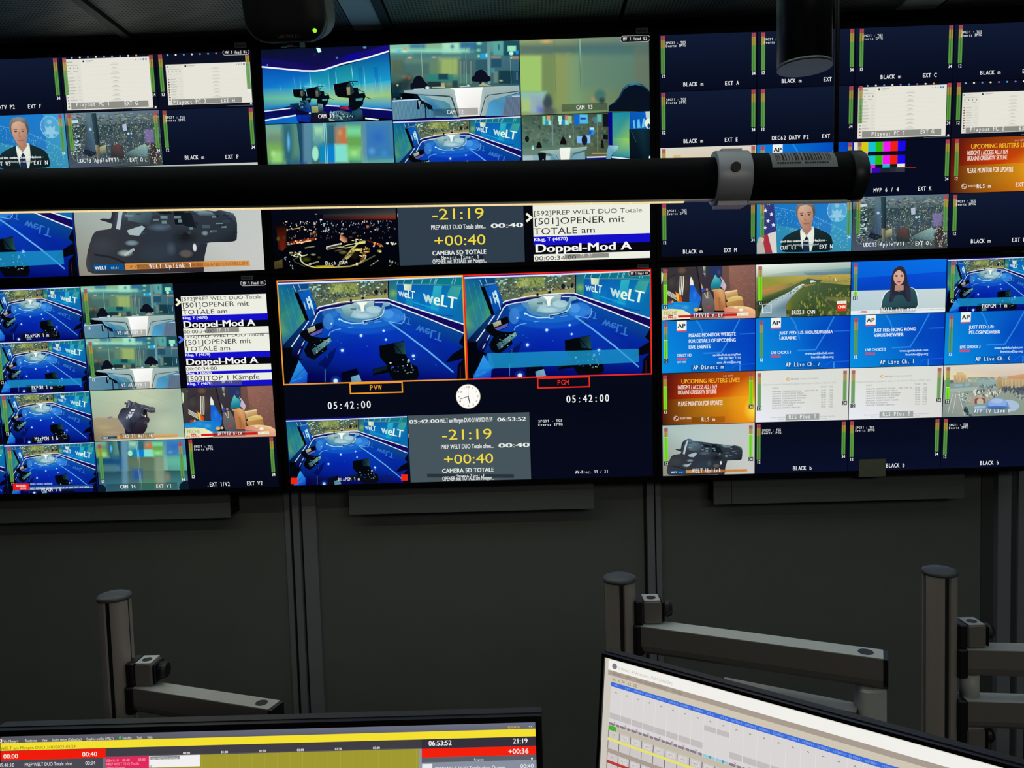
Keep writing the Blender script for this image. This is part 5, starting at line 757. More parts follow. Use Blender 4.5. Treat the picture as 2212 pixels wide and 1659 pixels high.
# ------------------------------------------------------------------ video wall
SW, SH = 1.21, 1.21*9/16
TILT, WYAW = math.radians(2.985), math.radians(0.266)
EX = Vector((math.cos(WYAW), math.sin(WYAW), 0)); BK = Vector((-math.sin(WYAW), math.cos(WYAW), 0))
DN = Vector((0, 0, -math.cos(TILT))) + math.sin(TILT)*BK
NV = EX.cross(-DN)                                   # towards the viewer
ORG = CAM + Vector((0, 2.5, 0))
BLK = mat('monitor_black_plastic', '#030304', .7, bump=.05, bscale=900, spec=.12)
BLK2 = mat('monitor_matte_chassis', '#060607', .8, bump=.05, spec=.1)
def display(name, x0, z0, y0, label, group):
    P = ORG + x0*EX - z0*DN - y0*NV
    M = frameM(P, EX, -DN, NV)                        # local: x right, y up, z to viewer, origin = display's top left
    t = empty(name, mtx=M); tag(t, label, 'monitor', group)
    b = .0135
    m = MB()
    for (xa, ya, xb, yb) in ((-b, 0, SW+b, b), (-b, -SH-b, SW+b, -SH), (-b, -SH, 0, 0), (SW, -SH, SW+b, 0)): m.box((xa, ya, -.012), (xb, yb, .0055))
    m.build('bezel', BLK, t)
    m = MB().box((-b, -SH-b, -.045), (SW+b, b, -.013)).box((.15, -SH+.12, -.085), (SW-.15, -.12, -.0455)); m.build('chassis', BLK2, t)
    s = Pic((0, 0, SW, SH), base=0.0); s.poly([(0, 0), (1, 0), (1, 1), (0, 1)], ['#03040a']*4); 
    sc = s.obj('screen', t)
    def ph(px, py):
        Q = at_plane(px, py, P, NV)-P; return (Q.dot(EX), Q.dot(DN))
    return {'o': t, 'ph': ph, 'P': P}
GRP = 'large black monitors of the video wall'
def cap(p, t, x0, y0, x1, y1, h=8.6, col='#eef0f0', mono=1, bold=.02, clip=None, a=1.0):
    p.photo(); r = p.r
    if clip: q = p.ph(clip, y0); p.r = (0, 0, q[0], SH); p.clip = True
    p.text(t, x0, y0, x1, y1, h, col, bold, mono, a)
    p.r = r; p.clip = False
def cbox(p, x0, y0, x1, y1, a=.5, col='#101418'):
    p.photo(); u, v = p.ph(x0, y0), p.ph(x1, y1); F = p.F; p.F = lambda x, y: (x, y); p.poly([(u[0], u[1]), (v[0], u[1]), (v[0], v[1]), (u[0], v[1])], col, a); p.F = F
def meter(p, u, v0, v1, lvl=0, lab='12', w=.042, dark=0):
    """twin audio bars; lvl = share of the bar lit bright"""
    p.uvf(); a = .92; h = v1-v0
    for k in (0, 1):
        x0 = u+k*w*.52; x1 = x0+w*.44
        for t0, t1, c in ((0, .11, '#b04858'), (.11, .33, '#a8943c'), (.33, 1, '#5c9c44')): p.rect_(x0, v0+h*t0, x1, v0+h*t1, c, a)
        if lvl: p.rect_(x0, v1-h*lvl, x1, v1, '#78e020'); p.rect_(x0, v1-h*lvl-.012, x1, v1-h*lvl, '#d8f0a0')
    p.rect_(u+w*.44, v0, u+w*.52, v1, '#28441c', .8)
    if dark: p.rect_(u-.004, v1+.005, u+w+.004, v1+.085, '#14181c', .95)
    p.text(lab, u+.002, v1+.075, u+w-.002, v1+.075, .058, '#f0f0f0', .03, 0)
def spg(p, u=.06):
    p.uvf(); p.text('SPG31 : TGS', u, .168, u+.21, .168, .043, '#e8ecec', .02, 1); p.text('Evertz IPTG', u, .222, u+.21, .222, .043, '#e8ecec', .02, 1)
def tile(mon, g, pic, caps=(), boxes=(), meters=(), sp=None, label=None, name='video_tile', extra=None):
    c0, r0, c1, r1, n = g; gx = .0012
    rect = (SW*c0/n+gx, SH*r0/n+gx*.8, SW*c1/n-gx, SH*r1/n-gx*.8)
    p = Pic(rect, .0003, mon['ph']); pic(p); o = p.obj(name, mon['o'], label)
    if caps or boxes or sp is not None:
        for i, c in enumerate(caps):
            q = Pic(rect, .0042, mon['ph'], clip=False)
            if i < len(boxes): cbox(q, *boxes[i])
            cap(q, *c[:5], **(c[5] if len(c) > 5 else {})); q.obj('caption', o)
        if sp is not None: q = Pic(rect, .0042, mon['ph'], clip=False); spg(q, sp); q.obj('signal_note', o)
        if extra: extra(rect, o)
    for mt in meters:
        q = Pic(rect, .0038, mon['ph'], clip=False); meter(q, **mt); q.obj('audio_meter', o)
    return o
def pill(mon, x0, y0, x1, y1, t):
    q = Pic((0, 0, SW, SH), .0048, mon['ph'], clip=False); u, v = q.ph(x0, y0), q.ph(x1, y1); q.F = lambda x, y: (x, y)
    for d, c in ((0, '#b8b8b8'), (.0016, '#14161c')):
        r = (v[1]-u[1])/2-d; pts = []
        for cx_, a0 in ((v[0]-d-r, -90), (u[0]+d+r, 90)):
            for k in range(9): a = math.radians(a0+k*22.5); pts.append((cx_+r*math.cos(a), (u[1]+v[1])/2+r*math.sin(a)))
        q.poly(pts, c)
    h = v[1]-u[1]; q.text(t, u[0]+h*.45, v[1]-h*.26, v[0]-h*.45, v[1]-h*.26, h*.5, '#e8e8e8', .02, 1)
    q.obj('name_label', mon['o'], 'rounded on-screen label reading '+t)
ML = dict(u=.035, v0=.02, v1=.69); MR = dict(u=.945, v0=.02, v1=.69, lab='34')
M0 = dict(u=.012, v0=.02, v1=.69)
B = lambda t, *a: (t, *a)
def ext(mon, c, r, caps, left=True, right=True, sp=.06, m0=False, pic=pic_black, name='video_tile', label=None):
    ms = ([M0 if c == 0 else ML] if left else [])+([MR] if right else [])
    tile(mon, (c, r, c+1, r+1, 4), pic, caps, (), ms, sp if pic is pic_black else None, label, name)
W2 = lambda p: pic_window(p, True)

# --- upper right
mon = RU = display('wall_monitor', .4383, .9248, -.0047, 'upper right wall monitor with mostly black feeds and test colour bars, behind the hanging spot', GRP)
ext(mon, 0, 0, [B('BLACK m', 1474.8, 187.5, 1518.9, 186), B('EXT A', 1564.5, 185, 1595.7, 184)])
ext(mon, 1, 0, [B('BLACK m', 1686.9, 180.3, 1730.5, 178.7), B('EXT B', 1777, 176.6, 1808, 175.6)])
ext(mon, 2, 0, [B('BLACK m', 1900, 171.5, 1945, 169.5), B('EXT C', 1991, 168, 2022.2, 167)])
ext(mon, 3, 0, [B('BLACK m', 2115, 162.5, 2159.5, 161), B('EXT D', 2205.8, 159, 2237, 158)])
ext(mon, 0, 1, [B('BLACK m', 1475.2, 310, 1518.4, 309), B('EXT E', 1563.9, 307, 1593.6, 306)])
ext(mon, 1, 1, [B('DEC62 DATV P2', 1666.4, 303.3, 1746.3, 300.8), B('EXT F', 1774, 299.2, 1804, 298)], sp=None)
ext(mon, 2, 1, [B('Playout PC 1', 1880.6, 294.5, 1953.4, 292), B('EXT G', 1986, 289.6, 2016.3, 288.7)], pic=pic_window)
ext(mon, 3, 1, [B('Playout PC 2', 2093.5, 284.8, 2167.3, 283.2), B('EXT H', 2199, 282.2, 2230, 281)], pic=W2)
ext(mon, 0, 2, [], pic=pic_kyiv)
AP0 = lambda h, f, i: (lambda p: pic_ap(p, h, f, i))
WEB = [('www.apvideohub.com', 652, 950, 1117, 24), ('livevideo@ap.org', 715, 950, 1155, 24)]
apd = AP0([('PLEASE MONITOR WEBSITE', 415, 912, 908, 36), ('FOR DETAILS OF UPCOMING', 415, 912, 968, 36), ('LIVE EVENTS', 415, 646, 1028, 36)], ('DIRECT HD', 293, 446), [('apvideohub.ap.org/live', 670, 962, 1103, 24), ('+44 207 482 7733', 730, 962, 1138, 24), ('aptn_direct@ap.org', 712, 962, 1180, 24), ('GMT 04:42', 293, 390, 1178, 20)])
ext(mon, 1, 2, [], pic=apd)
ext(mon, 2, 2, [B('MVP 6 / 4', 1885.5, 415.7, 1940.5, 413.8), B('EXT K', 1980.6, 412.4, 2010.9, 411.3)], pic=pic_bars)
ext(mon, 3, 2, [B('RLS m', 2107.7, 407, 2138.4, 405.4), B('EXT L', 2191, 403.6, 2222, 402.6)], pic=pic_reuters)
ext(mon, 0, 3, [B('BLACK m', 1474.2, 548.2, 1516.9, 547.2), B('EXT M', 1561.8, 545.1, 1590.9, 543.7)])
ext(mon, 1, 3, [B('CUT 03', 1684.5, 540, 1719.2, 538.9), B('EXT N', 1768.1, 537.4, 1797.6, 536.2)], pic=pic_podium)
ext(mon, 2, 3, [B('UDC13 AppleTV11', 1863.4, 533.5, 1952.5, 531.6), B('EXT O', 1974.9, 530.4, 2004.6, 529.6)], pic=pic_city)
ext(mon, 3, 3, [B('BLACK m', 2094.8, 525.7, 2137.8, 524.1), B('EXT P', 2183.3, 522.8, 2214, 521.8)])
# --- upper centre
mon = CU = display('wall_monitor', -.8023, .9235, -.0079, 'upper middle wall monitor showing studio camera feeds, half hidden by the light tube', GRP)
tile(mon, (0, 0, 1, 1, 3), pic_cam11, [B('CAM 11', 688, 256.2, 723.6, 255.2)], [(650, 247, 708, 259, .35)])
tile(mon, (1, 0, 2, 1, 3), pic_desk, [B('CAM 12', 965.9, 247.2, 1002, 246.2)], [(936, 236.4, 1033, 248.5, .55)])
tile(mon, (2, 0, 3, 1, 3), pic_cam13, [B('CAM 13', 1244.5, 237.2, 1280.6, 236.2)], [(1213, 226, 1312, 238.5, .55)])
tile(mon, (0, 1, 1, 2, 3), pic_blur); tile(mon, (1, 1, 2, 2, 3), pic_studio); tile(mon, (2, 1, 3, 2, 3), pic_desk2)
tile(mon, (0, 2, 1, 3, 3), pic_roof, [B('Dach CAM', 703.9, 572.5, 751.4, 571.8, dict(h=7.6))])
def pic_timer(lower):
    def f(p):
        p.quad([(881.8, 897.3), (1143.9, 889.1), (1148.1, 1033.2), (887.7, 1041.6)])
        g = '#46555c' if lower else '#303d4a'
        p.poly([(880, 896), (1145, 888), (1149, 1034), (886, 1043)], g); Y = '#f0d840'; Wt = '#e8ece8'
        p.text('05:42:00', 884.9, 914.3, 950, 912.2, 7.6, Wt, .03, snap=False); p.text('WELT am Morgen DUO 3/10/2022 05:59', 951.5, 912.4, 1064.9, 908.9, 9, Wt, .03, snap=False); p.text('06:53:52', 1075.2, 909, 1137.2, 907, 8, Wt, .03, snap=False)
        p.text('-21:19', 954.7, 949, 1064.9, 946, 21.5, Y, 0, snap=False); p.text('PREP WELT DUO Totale ohne...', 953.3, 968.8, 1067, 965.6, 9, Wt, .025, snap=False); p.text('00:40', 1077.5, 965, 1145, 963, 8.5, Wt, .03, snap=False)
        p.text('+00:40', 958.4, 1001.4, 1067.7, 998, 20, Y, 0, snap=False); p.text('CAMERA 5D TOTALE', 955.6, 1020.4, 1068, 1017, 8.6, Wt, .03, snap=False)
        if lower: p.rect_(923.3, 1022.5, 1111, 1030.5, '#1c262c', .8)
        else: p.rect_(965, 1020, 1062, 1029, '#141c24', .8)
        p.text('OPENER mit TOTALE am Morgen...', 956, 1037.7, 1069, 1034.5, 9, Wt, .02, snap=False)
        if lower: p.text('Mosart Timer 1', 985.8, 1028.6, 1047.5, 1027.4, 5, '#f0f0f0', .02, 1, snap=False)
        else: p.text('Mosart Timer 1', 974, 1028.6, 1053, 1026.6, 7, '#f0f0f0', .02, 1, snap=False)
        for y in (940, 975, 1036): p.rect_(882.5, y-4, 884.5, y+4, '#f0f0f0')
    return f
tile(mon, (1, 2, 2, 3, 3), pic_timer(False))
def prompter(els):
    def f(p):
        p.uvf(); p.rect_(0, 0, 1, 1, '#05060e'); p.photo()
        for e in els:
            if e[0] == 'r':
                u, v = p.ph(e[1], e[2]), p.ph(e[3], e[4]); F = p.F; p.F = lambda x, y: (x, y); p.poly([(u[0], u[1]), (v[0], u[1]), (v[0], v[1]), (u[0], v[1])], e[5], e[6] if len(e) > 6 else 1); p.F = F
            elif e[0] == 'a': p.line([(e[1], e[2]-e[3]), (e[1]+e[3]*1.2, e[2]), (e[1], e[2]+e[3])], 4.6, e[4])
            else: p.text(e[1], *e[2:7], e[7], e[8] if len(e) > 8 else 0, e[9] if len(e) > 9 else 0)
    return f
DK, BL = '#3a3a34', '#1410c8'
tile(mon, (2, 2, 3, 3, 3), prompter([('r', 1150.5, 440, 1404.5, 511, '#eceee2'), ('a', 1137, 470, 8.5, '#f4f4dc'), ('t', '[592]PREP WELT DUO Totale', 1152.1, 465.8, 1387.5, 456.4, 9.6, DK), ('t', '[501]OPENER mit', 1152.9, 485.4, 1349.4, 478.7, 13.5, '#282828'), ('t', 'TOTALE am', 1152.9, 507, 1286.4, 503.1, 13.5, '#282828'),
    ('r', 1152, 511.5, 1404.5, 513+9.5, BL), ('t', 'Klug, T (4670)', 1153.4, 521, 1227, 518.1, 7, '#f0f0ff', .03), ('t', 'Doppel-Mod A', 1155.5, 545.3, 1364.2, 537.6, 17, '#f8f8f4', .03), ('r', 1153, 550, 1404.5, 565.5, '#eceee2'), ('r', 1220, 549.5, 1315, 556, '#8c8c84'), ('t', '00:00:34:00', 1154.7, 563, 1244.9, 559.6, 9, DK), ('t', 'TP 11', 1252.7, 556, 1280.4, 555, 7.5, '#e8e8e0', .01, 1), ('r', 1153, 565.6, 1404.5, 567.5, BL)]))
pill(mon, 1339, 78.5, 1404, 91, 'MV 1 Head 02')
# --- upper left
mon = LU = display('wall_monitor', -2.0435, .9238, -.0033, 'upper left wall monitor with a gloved hand holding a pistol and a night city feed', GRP)
ext(mon, 0, 0, []); ext(mon, 0, 1, [])
ext(mon, 1, 0, [B('DEC62 DATV P2', -43, 238.5, 35, 236.8), B('EXT F', 61.8, 235.4, 92.2, 233.8)], sp=None)
ext(mon, 2, 0, [B('Playout PC 1', 166, 231, 238.7, 230), B('EXT G', 269.9, 228.6, 299.7, 227.3)], pic=pic_window)
ext(mon, 3, 0, [B('Playout PC 2', 375.6, 226, 447.5, 224), B('EXT H', 477.9, 222.4, 508.5, 221)], pic=W2)
ext(mon, 1, 1, [B('CUT 03', -9, 359, 25.8, 358.3), B('EXT N', 74.6, 356.7, 105.2, 354.8)], pic=pic_podium)
ext(mon, 2, 1, [B('UDC13 AppleTV11', 169.5, 352.6, 259, 350.4), B('EXT O', 281.3, 350.4, 310.5, 349.3)], pic=pic_city)
ext(mon, 3, 1, [B('BLACK m', 400, 345.5, 442.6, 344.5), B('EXT P', 487.4, 343.9, 517.5, 342.3)])
tile(mon, (0, 2, 2, 4, 4), lambda p: pic_studio(p, True)); tile(mon, (2, 2, 4, 4, 4), pic_gun, [B('WELT Uplink 1', 323.6, 580.5, 415.8, 577.8, dict(h=9.5))], [(297, 571, 441, 583, .45, '#502808')])
pill(mon, 481.4, 108.5, 540.3, 119, 'MV 1 Head 06')
# --- lower left
mon = LL = display('wall_monitor', -2.0421, .2106, -.0062, 'lower left wall monitor with a four by four grid of studio feeds and scripts', GRP)
MLn = dict(u=.035, v0=.05, v1=.75)
for r in (0, 1, 2, 3): tile(mon, (0, r, 1, r+1, 4), pic_studio)
tile(mon, (1, 0, 2, 1, 4), pic_studio, [B('MixPGM 1 m', 57, 728.9, 107.7, 727.8, dict(h=7.4))], [(46, 719.5, 122, 731, .5)])
tile(mon, (1, 1, 2, 2, 4), lambda p: pic_studio(p, True), [B('PKPGM 1 m', 70, 840.9, 115.3, 839.6, dict(h=7.4))], [(58, 832, 127, 843, .5)], [MLn])
tile(mon, (1, 2, 2, 3, 4), pic_studio, [B('MixPGM 1 b', 77, 951.3, 128, 950, dict(h=7.8))], [(68, 942, 140, 953.5, .5)], [MLn])
def newscap(rect, o):
    q = Pic(rect, .0042, mon['ph'], clip=False); q.photo(); q.rect_(30, 1044, 65, 1058.5, '#e01c1c'); q.text('BREAKING', 37, 1051, 58.5, 1050.4, 4, '#f8e0e0', .03); q.text('NEWS', 45, 1056.5, 58.5, 1056, 4, '#f8d0d0', .02); q.obj('news_badge', o); q = Pic(rect, .0042, mon['ph'], clip=False); q.photo(); q.text('KRIEG IN DER UKRAINE', 67, 1047.4, 115, 1046, 4, '#a8d0f0', .02); q.text('WELT REPORTER STEFFEN SCHWARZKOPF BERICHTET AUS LWIW', 67, 1057, 194, 1052, 4.2, '#e0e8f0', .02); q.obj('news_line', o)
tile(mon, (1, 3, 2, 4, 4), lambda p: pic_studio(p, False, True), [B('PKPGM 1 b', 91, 1061.3, 135, 1059.8, dict(h=7.4))], [], [MLn], extra=newscap)
tile(mon, (2, 0, 3, 1, 4), pic_desk, [B('VS/AR PGM 1', 255, 722.9, 309.2, 721.3, dict(h=7.6))], [(247.4, 713.4, 317.3, 725.2, .5)], [MLn])
tile(mon, (2, 1, 3, 2, 4), pic_desk, [B('VS/AR PVW 1', 263.6, 835.5, 317.9, 833.6, dict(h=7.6))], [(256.3, 826, 326, 837.8, .5)], [MLn])
tile(mon, (2, 2, 3, 3, 4), pic_hand, [B('IRD 31 Welt HD', 265.7, 945.7, 334, 943.5, dict(h=7))], [(260.6, 936, 335, 947, .5, '#402c20')])
tile(mon, (2, 3, 3, 4, 4), lambda p: pic_blur(p, True), [B('CAM 14', 261.2, 1055, 295.1, 1054, dict(h=8)), B('EXT V1', 338.3, 1053.6, 372.2, 1052.2, dict(h=8))], [(231, 1045, 385, 1057, .45)], [MLn, dict(u=.93, v0=.05, v1=.75, lab='34')])
o1 = lambda x: x/3.687; L1 = lambda t, x0, y0, x1, y1, h, c, *k: ('t', t, o1(x0), 430+o1(y0), o1(x1), 430+o1(y1), o1(h), c, *k); R1 = lambda x0, y0, x1, y1, c, *k: ('r', o1(x0), 430+o1(y0), o1(x1), 430+o1(y1), c, *k)
tile(mon, (3, 0, 4, 1, 4), prompter([R1(1440, 775, 2130, 930, '#eceee2'), ('a', 380.5, 653, 7, '#f0f0d8'), L1('[592]PREP WELT DUO Totale', 1446, 812, 2085, 793, 28, DK), L1('[501]OPENER mit', 1452, 865, 1983, 850, 38, '#282828'), L1('TOTALE am', 1455, 920, 1815, 912, 36, '#282828'), R1(1452, 930, 2138, 960, BL), L1('Klug, T (4670)', 1455, 958, 1655, 952, 20, '#f0f0ff', .03), L1('Doppel-Mod A', 1460, 1025, 2033, 1008, 50, '#f8f8f4', .03), R1(1460, 1032, 2145, 1072, '#eceee2'), R1(1640, 1026, 1905, 1060, '#8c8c84'), L1('00:00:34:00', 1463, 1072, 1710, 1064, 26, DK), L1('TP 11', 1725, 1055, 1825, 1052, 24, '#e8e8e0', .01, 1)]))
tile(mon, (3, 1, 4, 2, 4), prompter([R1(1462, 1078, 2155, 1226, '#eceee2'), ('a', 386.5, 733.5, 7, '#5070e8'), L1('[592]PREP WELT DUO Totale', 1466, 1108, 2105, 1089, 28, DK), L1('[501]OPENER mit', 1473, 1162, 2003, 1146, 38, '#282828'), L1('TOTALE am', 1475, 1214, 1837, 1206, 36, '#282828'), R1(1475, 1228, 2160, 1256, BL), L1('Klug, T (4670)', 1476, 1252, 1677, 1248, 20, '#f0f0ff', .03), L1('Doppel-Mod A', 1482, 1322, 2055, 1305, 50, '#f8f8f4', .03), R1(1480, 1330, 2168, 1372, '#eceee2'), L1('00:00:34:00', 1484, 1367, 1730, 1362, 26, DK), R1(1485, 1376, 2172, 1398, BL), L1('Klug, T (4670)', 1486, 1397, 1686, 1392, 18, '#f0f0ff', .03), R1(1488, 1400, 2172, 1455, '#eceee2'), L1('[502]TOP 1 Kämpfe', 1490, 1450, 2070, 1432, 38, '#282828'), R1(1490, 1457, 2175, 1487, BL), L1('Klug, T (4670)', 1493, 1482, 1693, 1477, 20, '#f0f0ff', .03), R1(1670, 1448, 1925, 1478, '#50506c', .7), L1('TP 12', 1762, 1468, 1850, 1465, 22, '#e8e8f0', .01, 1)]))
tile(mon, (3, 2, 4, 3, 4), pic_street, [B('IPTV10 n-tv', 470.3, 939.6, 524, 938, dict(h=7.4))], [(462, 930, 531, 941.5, .4)])
tile(mon, (3, 3, 4, 4, 4), lambda p: pic_black(p, '#0a0e20', '#060918'), [B('.EXT 1/V2', 447.9, 1050.3, 498.3, 1048.9), B('EXT V2', 533.9, 1048, 568.9, 1046.6)], [], [dict(u=.035, v0=.0, v1=.70), dict(u=.93, v0=.0, v1=.70, lab='34')], .09)
pill(mon, 520, 606.2, 576.4, 616.6, 'MV 1 Head 05')
# --- lower centre
mon = LC = display('wall_monitor', -.8019, .2097, .0078, 'lower middle wall monitor with the orange and red framed studio views and white clock', GRP)
def border(mon, pts, wd, col, name, lab):
    q = Pic((0, 0, SW, SH), .0050, mon['ph'], clip=False); P = [q.ph(*p) for p in pts]
    P = [(P[0][0], P[0][1]), (P[1][0], P[0][1]), (P[1][0], P[2][1]), (P[0][0], P[2][1])]; q.F = lambda x, y: (x, y); h = wd/2
    for a, b_ in ((0, 1), (1, 2), (2, 3), (3, 0)):
        x0, x1 = sorted((P[a][0], P[b_][0])); y0, y1 = sorted((P[a][1], P[b_][1])); q.poly([(x0-h, y0-h), (x1+h, y0-h), (x1+h, y1+h), (x0-h, y1+h)], col)
    return q
tile(mon, (0, 0, 1, 1, 2), pic_studio); tile(mon, (1, 0, 2, 1, 2), lambda p: pic_studio(p, True))
def tally(x0, x1, col, t, bp, tp, name):
    q = Pic((0, 0, SW, SH), .0050, mon['ph'], clip=False); q.F = lambda x, y: (x, y); h = .0040
    def fr(X0, Y0, X1, Y1):
        for r in ((X0, Y0, X1, Y0+h), (X0, Y1-h, X1, Y1), (X0, Y0, X0+h, Y1), (X1-h, Y0, X1, Y1)): q.rect_(*r, col)
    fr(x0, .0006, x1, SH/2+.001); u, v = q.ph(*bp[0]), q.ph(*bp[1]); fr(u[0], SH/2+.0008, v[0], v[1]); q.L += 1
    q.photo(); q.text(t, *tp, 10.5, col, .015, 1); q.obj('tally_frame', mon['o'], name)
tally(.0006, SW/2-.0004, '#f09c28', 'PVW', ((755.3, 829), (871.4, 848)), (798.6, 842.6, 825.8, 842), 'orange preview frame with its label')
tally(SW/2+.0004, SW-.0006, '#f02c1c', 'PGM', ((1160, 816), (1274.4, 836)), (1203, 831.4, 1229.5, 830.3), 'red programme frame with its label')
q = Pic((0, SH/2, SW, SH*2/3), .0003, mon['ph']); pic_black(q, '#070a18', '#060918'); bg = q.obj('time_strip', mon['o'])
q = Pic((0, 0, SW, SH), .0042, mon['ph'], clip=False); cap(q, '05:42:00', 707.5, 883.5, 803.4, 880.7, 15.2, bold=.02); q.obj('time_readout', bg); q = Pic((0, 0, SW, SH), .0042, mon['ph'], clip=False); cap(q, '05:42:00', 1221.9, 869.5, 1317.2, 867.3, 15.2, bold=.02); q.obj('time_readout', bg)
q = Pic((0, 0, SW, SH), .0042, mon['ph'], clip=False); c0 = q.ph(1011.6, 856); rr = .0388; q.F = lambda x, y: (c0[0]+x*rr, c0[1]+y*rr)
q.ell(0, 0, 1.04, 1.04, '#b8a888', 1, 0, 48); q.ell(0, 0, 1, 1, '#fdfbf6', 1, 0, 48)
for k in range(1, 13):
    a = math.radians(k*30); s_ = str(k); wd = .09*len(s_); q.text(s_, .8*math.sin(a)-wd, -.8*math.cos(a)+.08, .8*math.sin(a)+wd, -.8*math.cos(a)+.08, .15, '#58503c')
q.line([(0, 0), (.11, .60)], .07, '#20301c'); q.line([(0, 0), (-.68, .20)], .05, '#303030'); q.line([(0, .1), (0, -.88)], .03, '#c02020'); q.ell(0, 0, .06, .06, '#303030'); q.obj('clock_face', bg, 'round white analogue clock shown on the screen')
def redsq(rect, o):
    for a in ((629, 1031.5, 643.5, 1045), (867, 1024, 881, 1037.5)): q = Pic(rect, .0042, mon['ph'], clip=False); q.photo(); q.rect_(*a, '#f02810'); q.obj('tally_square', o)
tile(mon, (0, 2, 1, 3, 3), pic_studio, [B('MixPGM 1 m', 731.9, 1038.2, 778.2, 1036.8, dict(h=6.6))], [(672, 1030, 850, 1041, .35)], extra=redsq)
tile(mon, (1, 2, 2, 3, 3), pic_timer(True))
def spg2(rect, o):
    q = Pic(rect, .0042, mon['ph'], clip=False); q.photo(); q.text('SPG31 - TGS', 1162.2, 912, 1215.2, 911, 5, '#e8ecec', .02, 1); q.text('Evertz IPTG', 1162.2, 920, 1215.2, 919, 5, '#e8ecec', .02, 1); q.obj('signal_note', o)
tile(mon, (2, 2, 3, 3, 3), lambda p: pic_black(p, '#060a18', '#060a1c'), [B('AV-Proc. 11 / 31', 1242.4, 1022.8, 1313.6, 1021.4, dict(h=6.4))], extra=spg2)
pill(mon, 1357, 585.4, 1404.5, 595.5, 'MV 1 Head 01')
# --- lower right
mon = LR = display('wall_monitor', .4363, .212, -.0082, 'lower right wall monitor with news agency feeds, a river and a presenter', GRP)
def apl(c, n, h, foot, x0, y0, x1, y1, clip):
    tile(mon, (n, 1, n+1, 2, 4), AP0(h, foot, WEB), [B('AP Live Ch. '+c, x0, y0, x1, y1, dict(clip=clip))], [(x0-.5, y0-10, clip+1, y0+2, .35, '#041858')], [MLn])
Mb = lambda l, v1=.72: dict(u=.02, v0=.03, v1=v1, lvl=l, dark=1)
tile(mon, (0, 0, 1, 1, 4), pic_street, [B('IPTV10 n-tv', 1496.1, 685.6, 1561.2, 683.9)], [(1491.5, 675.5, 1564, 687.5, .45)], [Mb(.55, .70)])
tile(mon, (1, 0, 2, 1, 4), pic_river, [B('IRD23 CNN', 1707.8, 679.3, 1759.7, 677.7)], [(1697, 669, 1769, 681.5, .45)], [Mb(.66, .68)])
tile(mon, (2, 0, 3, 1, 4), pic_anchor, [B('RD12 sky new', 1902, 673.2, 1975.3, 671.3)], [(1899.5, 664, 1975.5, 675, .4)], [Mb(.12, .64)])
tile(mon, (3, 0, 4, 1, 4), lambda p: pic_studio(p, True), [B('PKPGM 1 m', 2118.9, 665.4, 2173.6, 664.6)], [(2110, 655.5, 2182, 667.5, .5)], [MLn])
tile(mon, (0, 1, 1, 2, 4), apd, [B('AP-Direct m', 1496.3, 797.9, 1562.2, 796.8)], [(1492, 789, 1565, 800, .4, '#041858')], [Mb(.5)])
apl('A', 1, [('JUST FED: US: HOUSE/RUSSIA', 380, 938, 912, 32), ('UKRAINE', 380, 558, 965, 32)], ('LIVE CHOICE 1', 293, 505), 1696.3, 792, 1772, 791, 1768.5)
apl('B', 2, [('JUST FED: HONG KONG:', 380, 820, 912, 34), ('VIRUS/NEWSER', 380, 690, 965, 34)], ('LIVE CHOICE 2', 293, 508), 1899.5, 786.5, 1976, 785.4, 1972.5)
apl('C', 3, [('JUST FED: US:', 380, 640, 912, 34), ('PELOSI/NEWSER', 380, 704, 965, 34)], ('LIVE CHOICE 3', 293, 508), 2105.2, 779.8, 2182, 778.8, 2178.5)
tile(mon, (0, 2, 1, 3, 4), pic_reuters, [B('RLS m', 1514.8, 910, 1544, 908.9)], [(1493, 900.6, 1565.3, 911.5, .35, '#401008')], [dict(u=.01, v0=.03, v1=.70, lvl=.66), dict(u=.935, v0=.03, v1=.64, lvl=.74, lab='34', dark=1)])
for n, t, a, b_ in ((1, 'RLS Plus 1', (1702.6, 904.4, 1761.8, 902.7), (1695.9, 894.8, 1768.5, 906)), (2, 'RLS Plus 2', (1905, 898.8, 1964.6, 897.2), (1898.6, 889, 1971, 900))):
    tile(mon, (n, 2, n+1, 3, 4), pic_list, [B(t, *a)], [(*b_, .75, '#808884')], [dict(u=.015, v0=.04, v1=.68, dark=1), dict(u=.935, v0=.04, v1=.62, lab='34', dark=1)])
tile(mon, (3, 2, 4, 3, 4), pic_kyiv, [B('AFP TV Live m', 2101.9, 892.3, 2182, 890.9, dict(clip=2180))], [(2101, 882, 2176, 895, .25)], [dict(u=.02, v0=.03, v1=.65, lvl=.36, dark=1)])
tile(mon, (0, 3, 1, 4, 4), pic_gun, [B('WELT Uplink', 1494.6, 1020.8, 1557.6, 1019.1)], [(1496, 1013, 1566, 1022.5, .4, '#402008')], [dict(u=.015, v0=.04, v1=.70, lvl=.7, dark=1), dict(u=.935, v0=.04, v1=.66, lvl=.7, lab='34', dark=1)])
for n, a in ((1, (1711.3, 1015.4, 1752.9, 1014.6)), (2, (1912.2, 1009.5, 1953.4, 1008.5)), (3, (2114.6, 1004, 2156.4, 1003))):
    tile(mon, (n, 3, n+1, 4, 4), lambda p: pic_black(p, '#070b1c', '#091028'), [B('BLACK b', *a)], [], [dict(u=.012, v0=.02, v1=.72), dict(u=.93, v0=.02, v1=.66, lab='34')], .065)

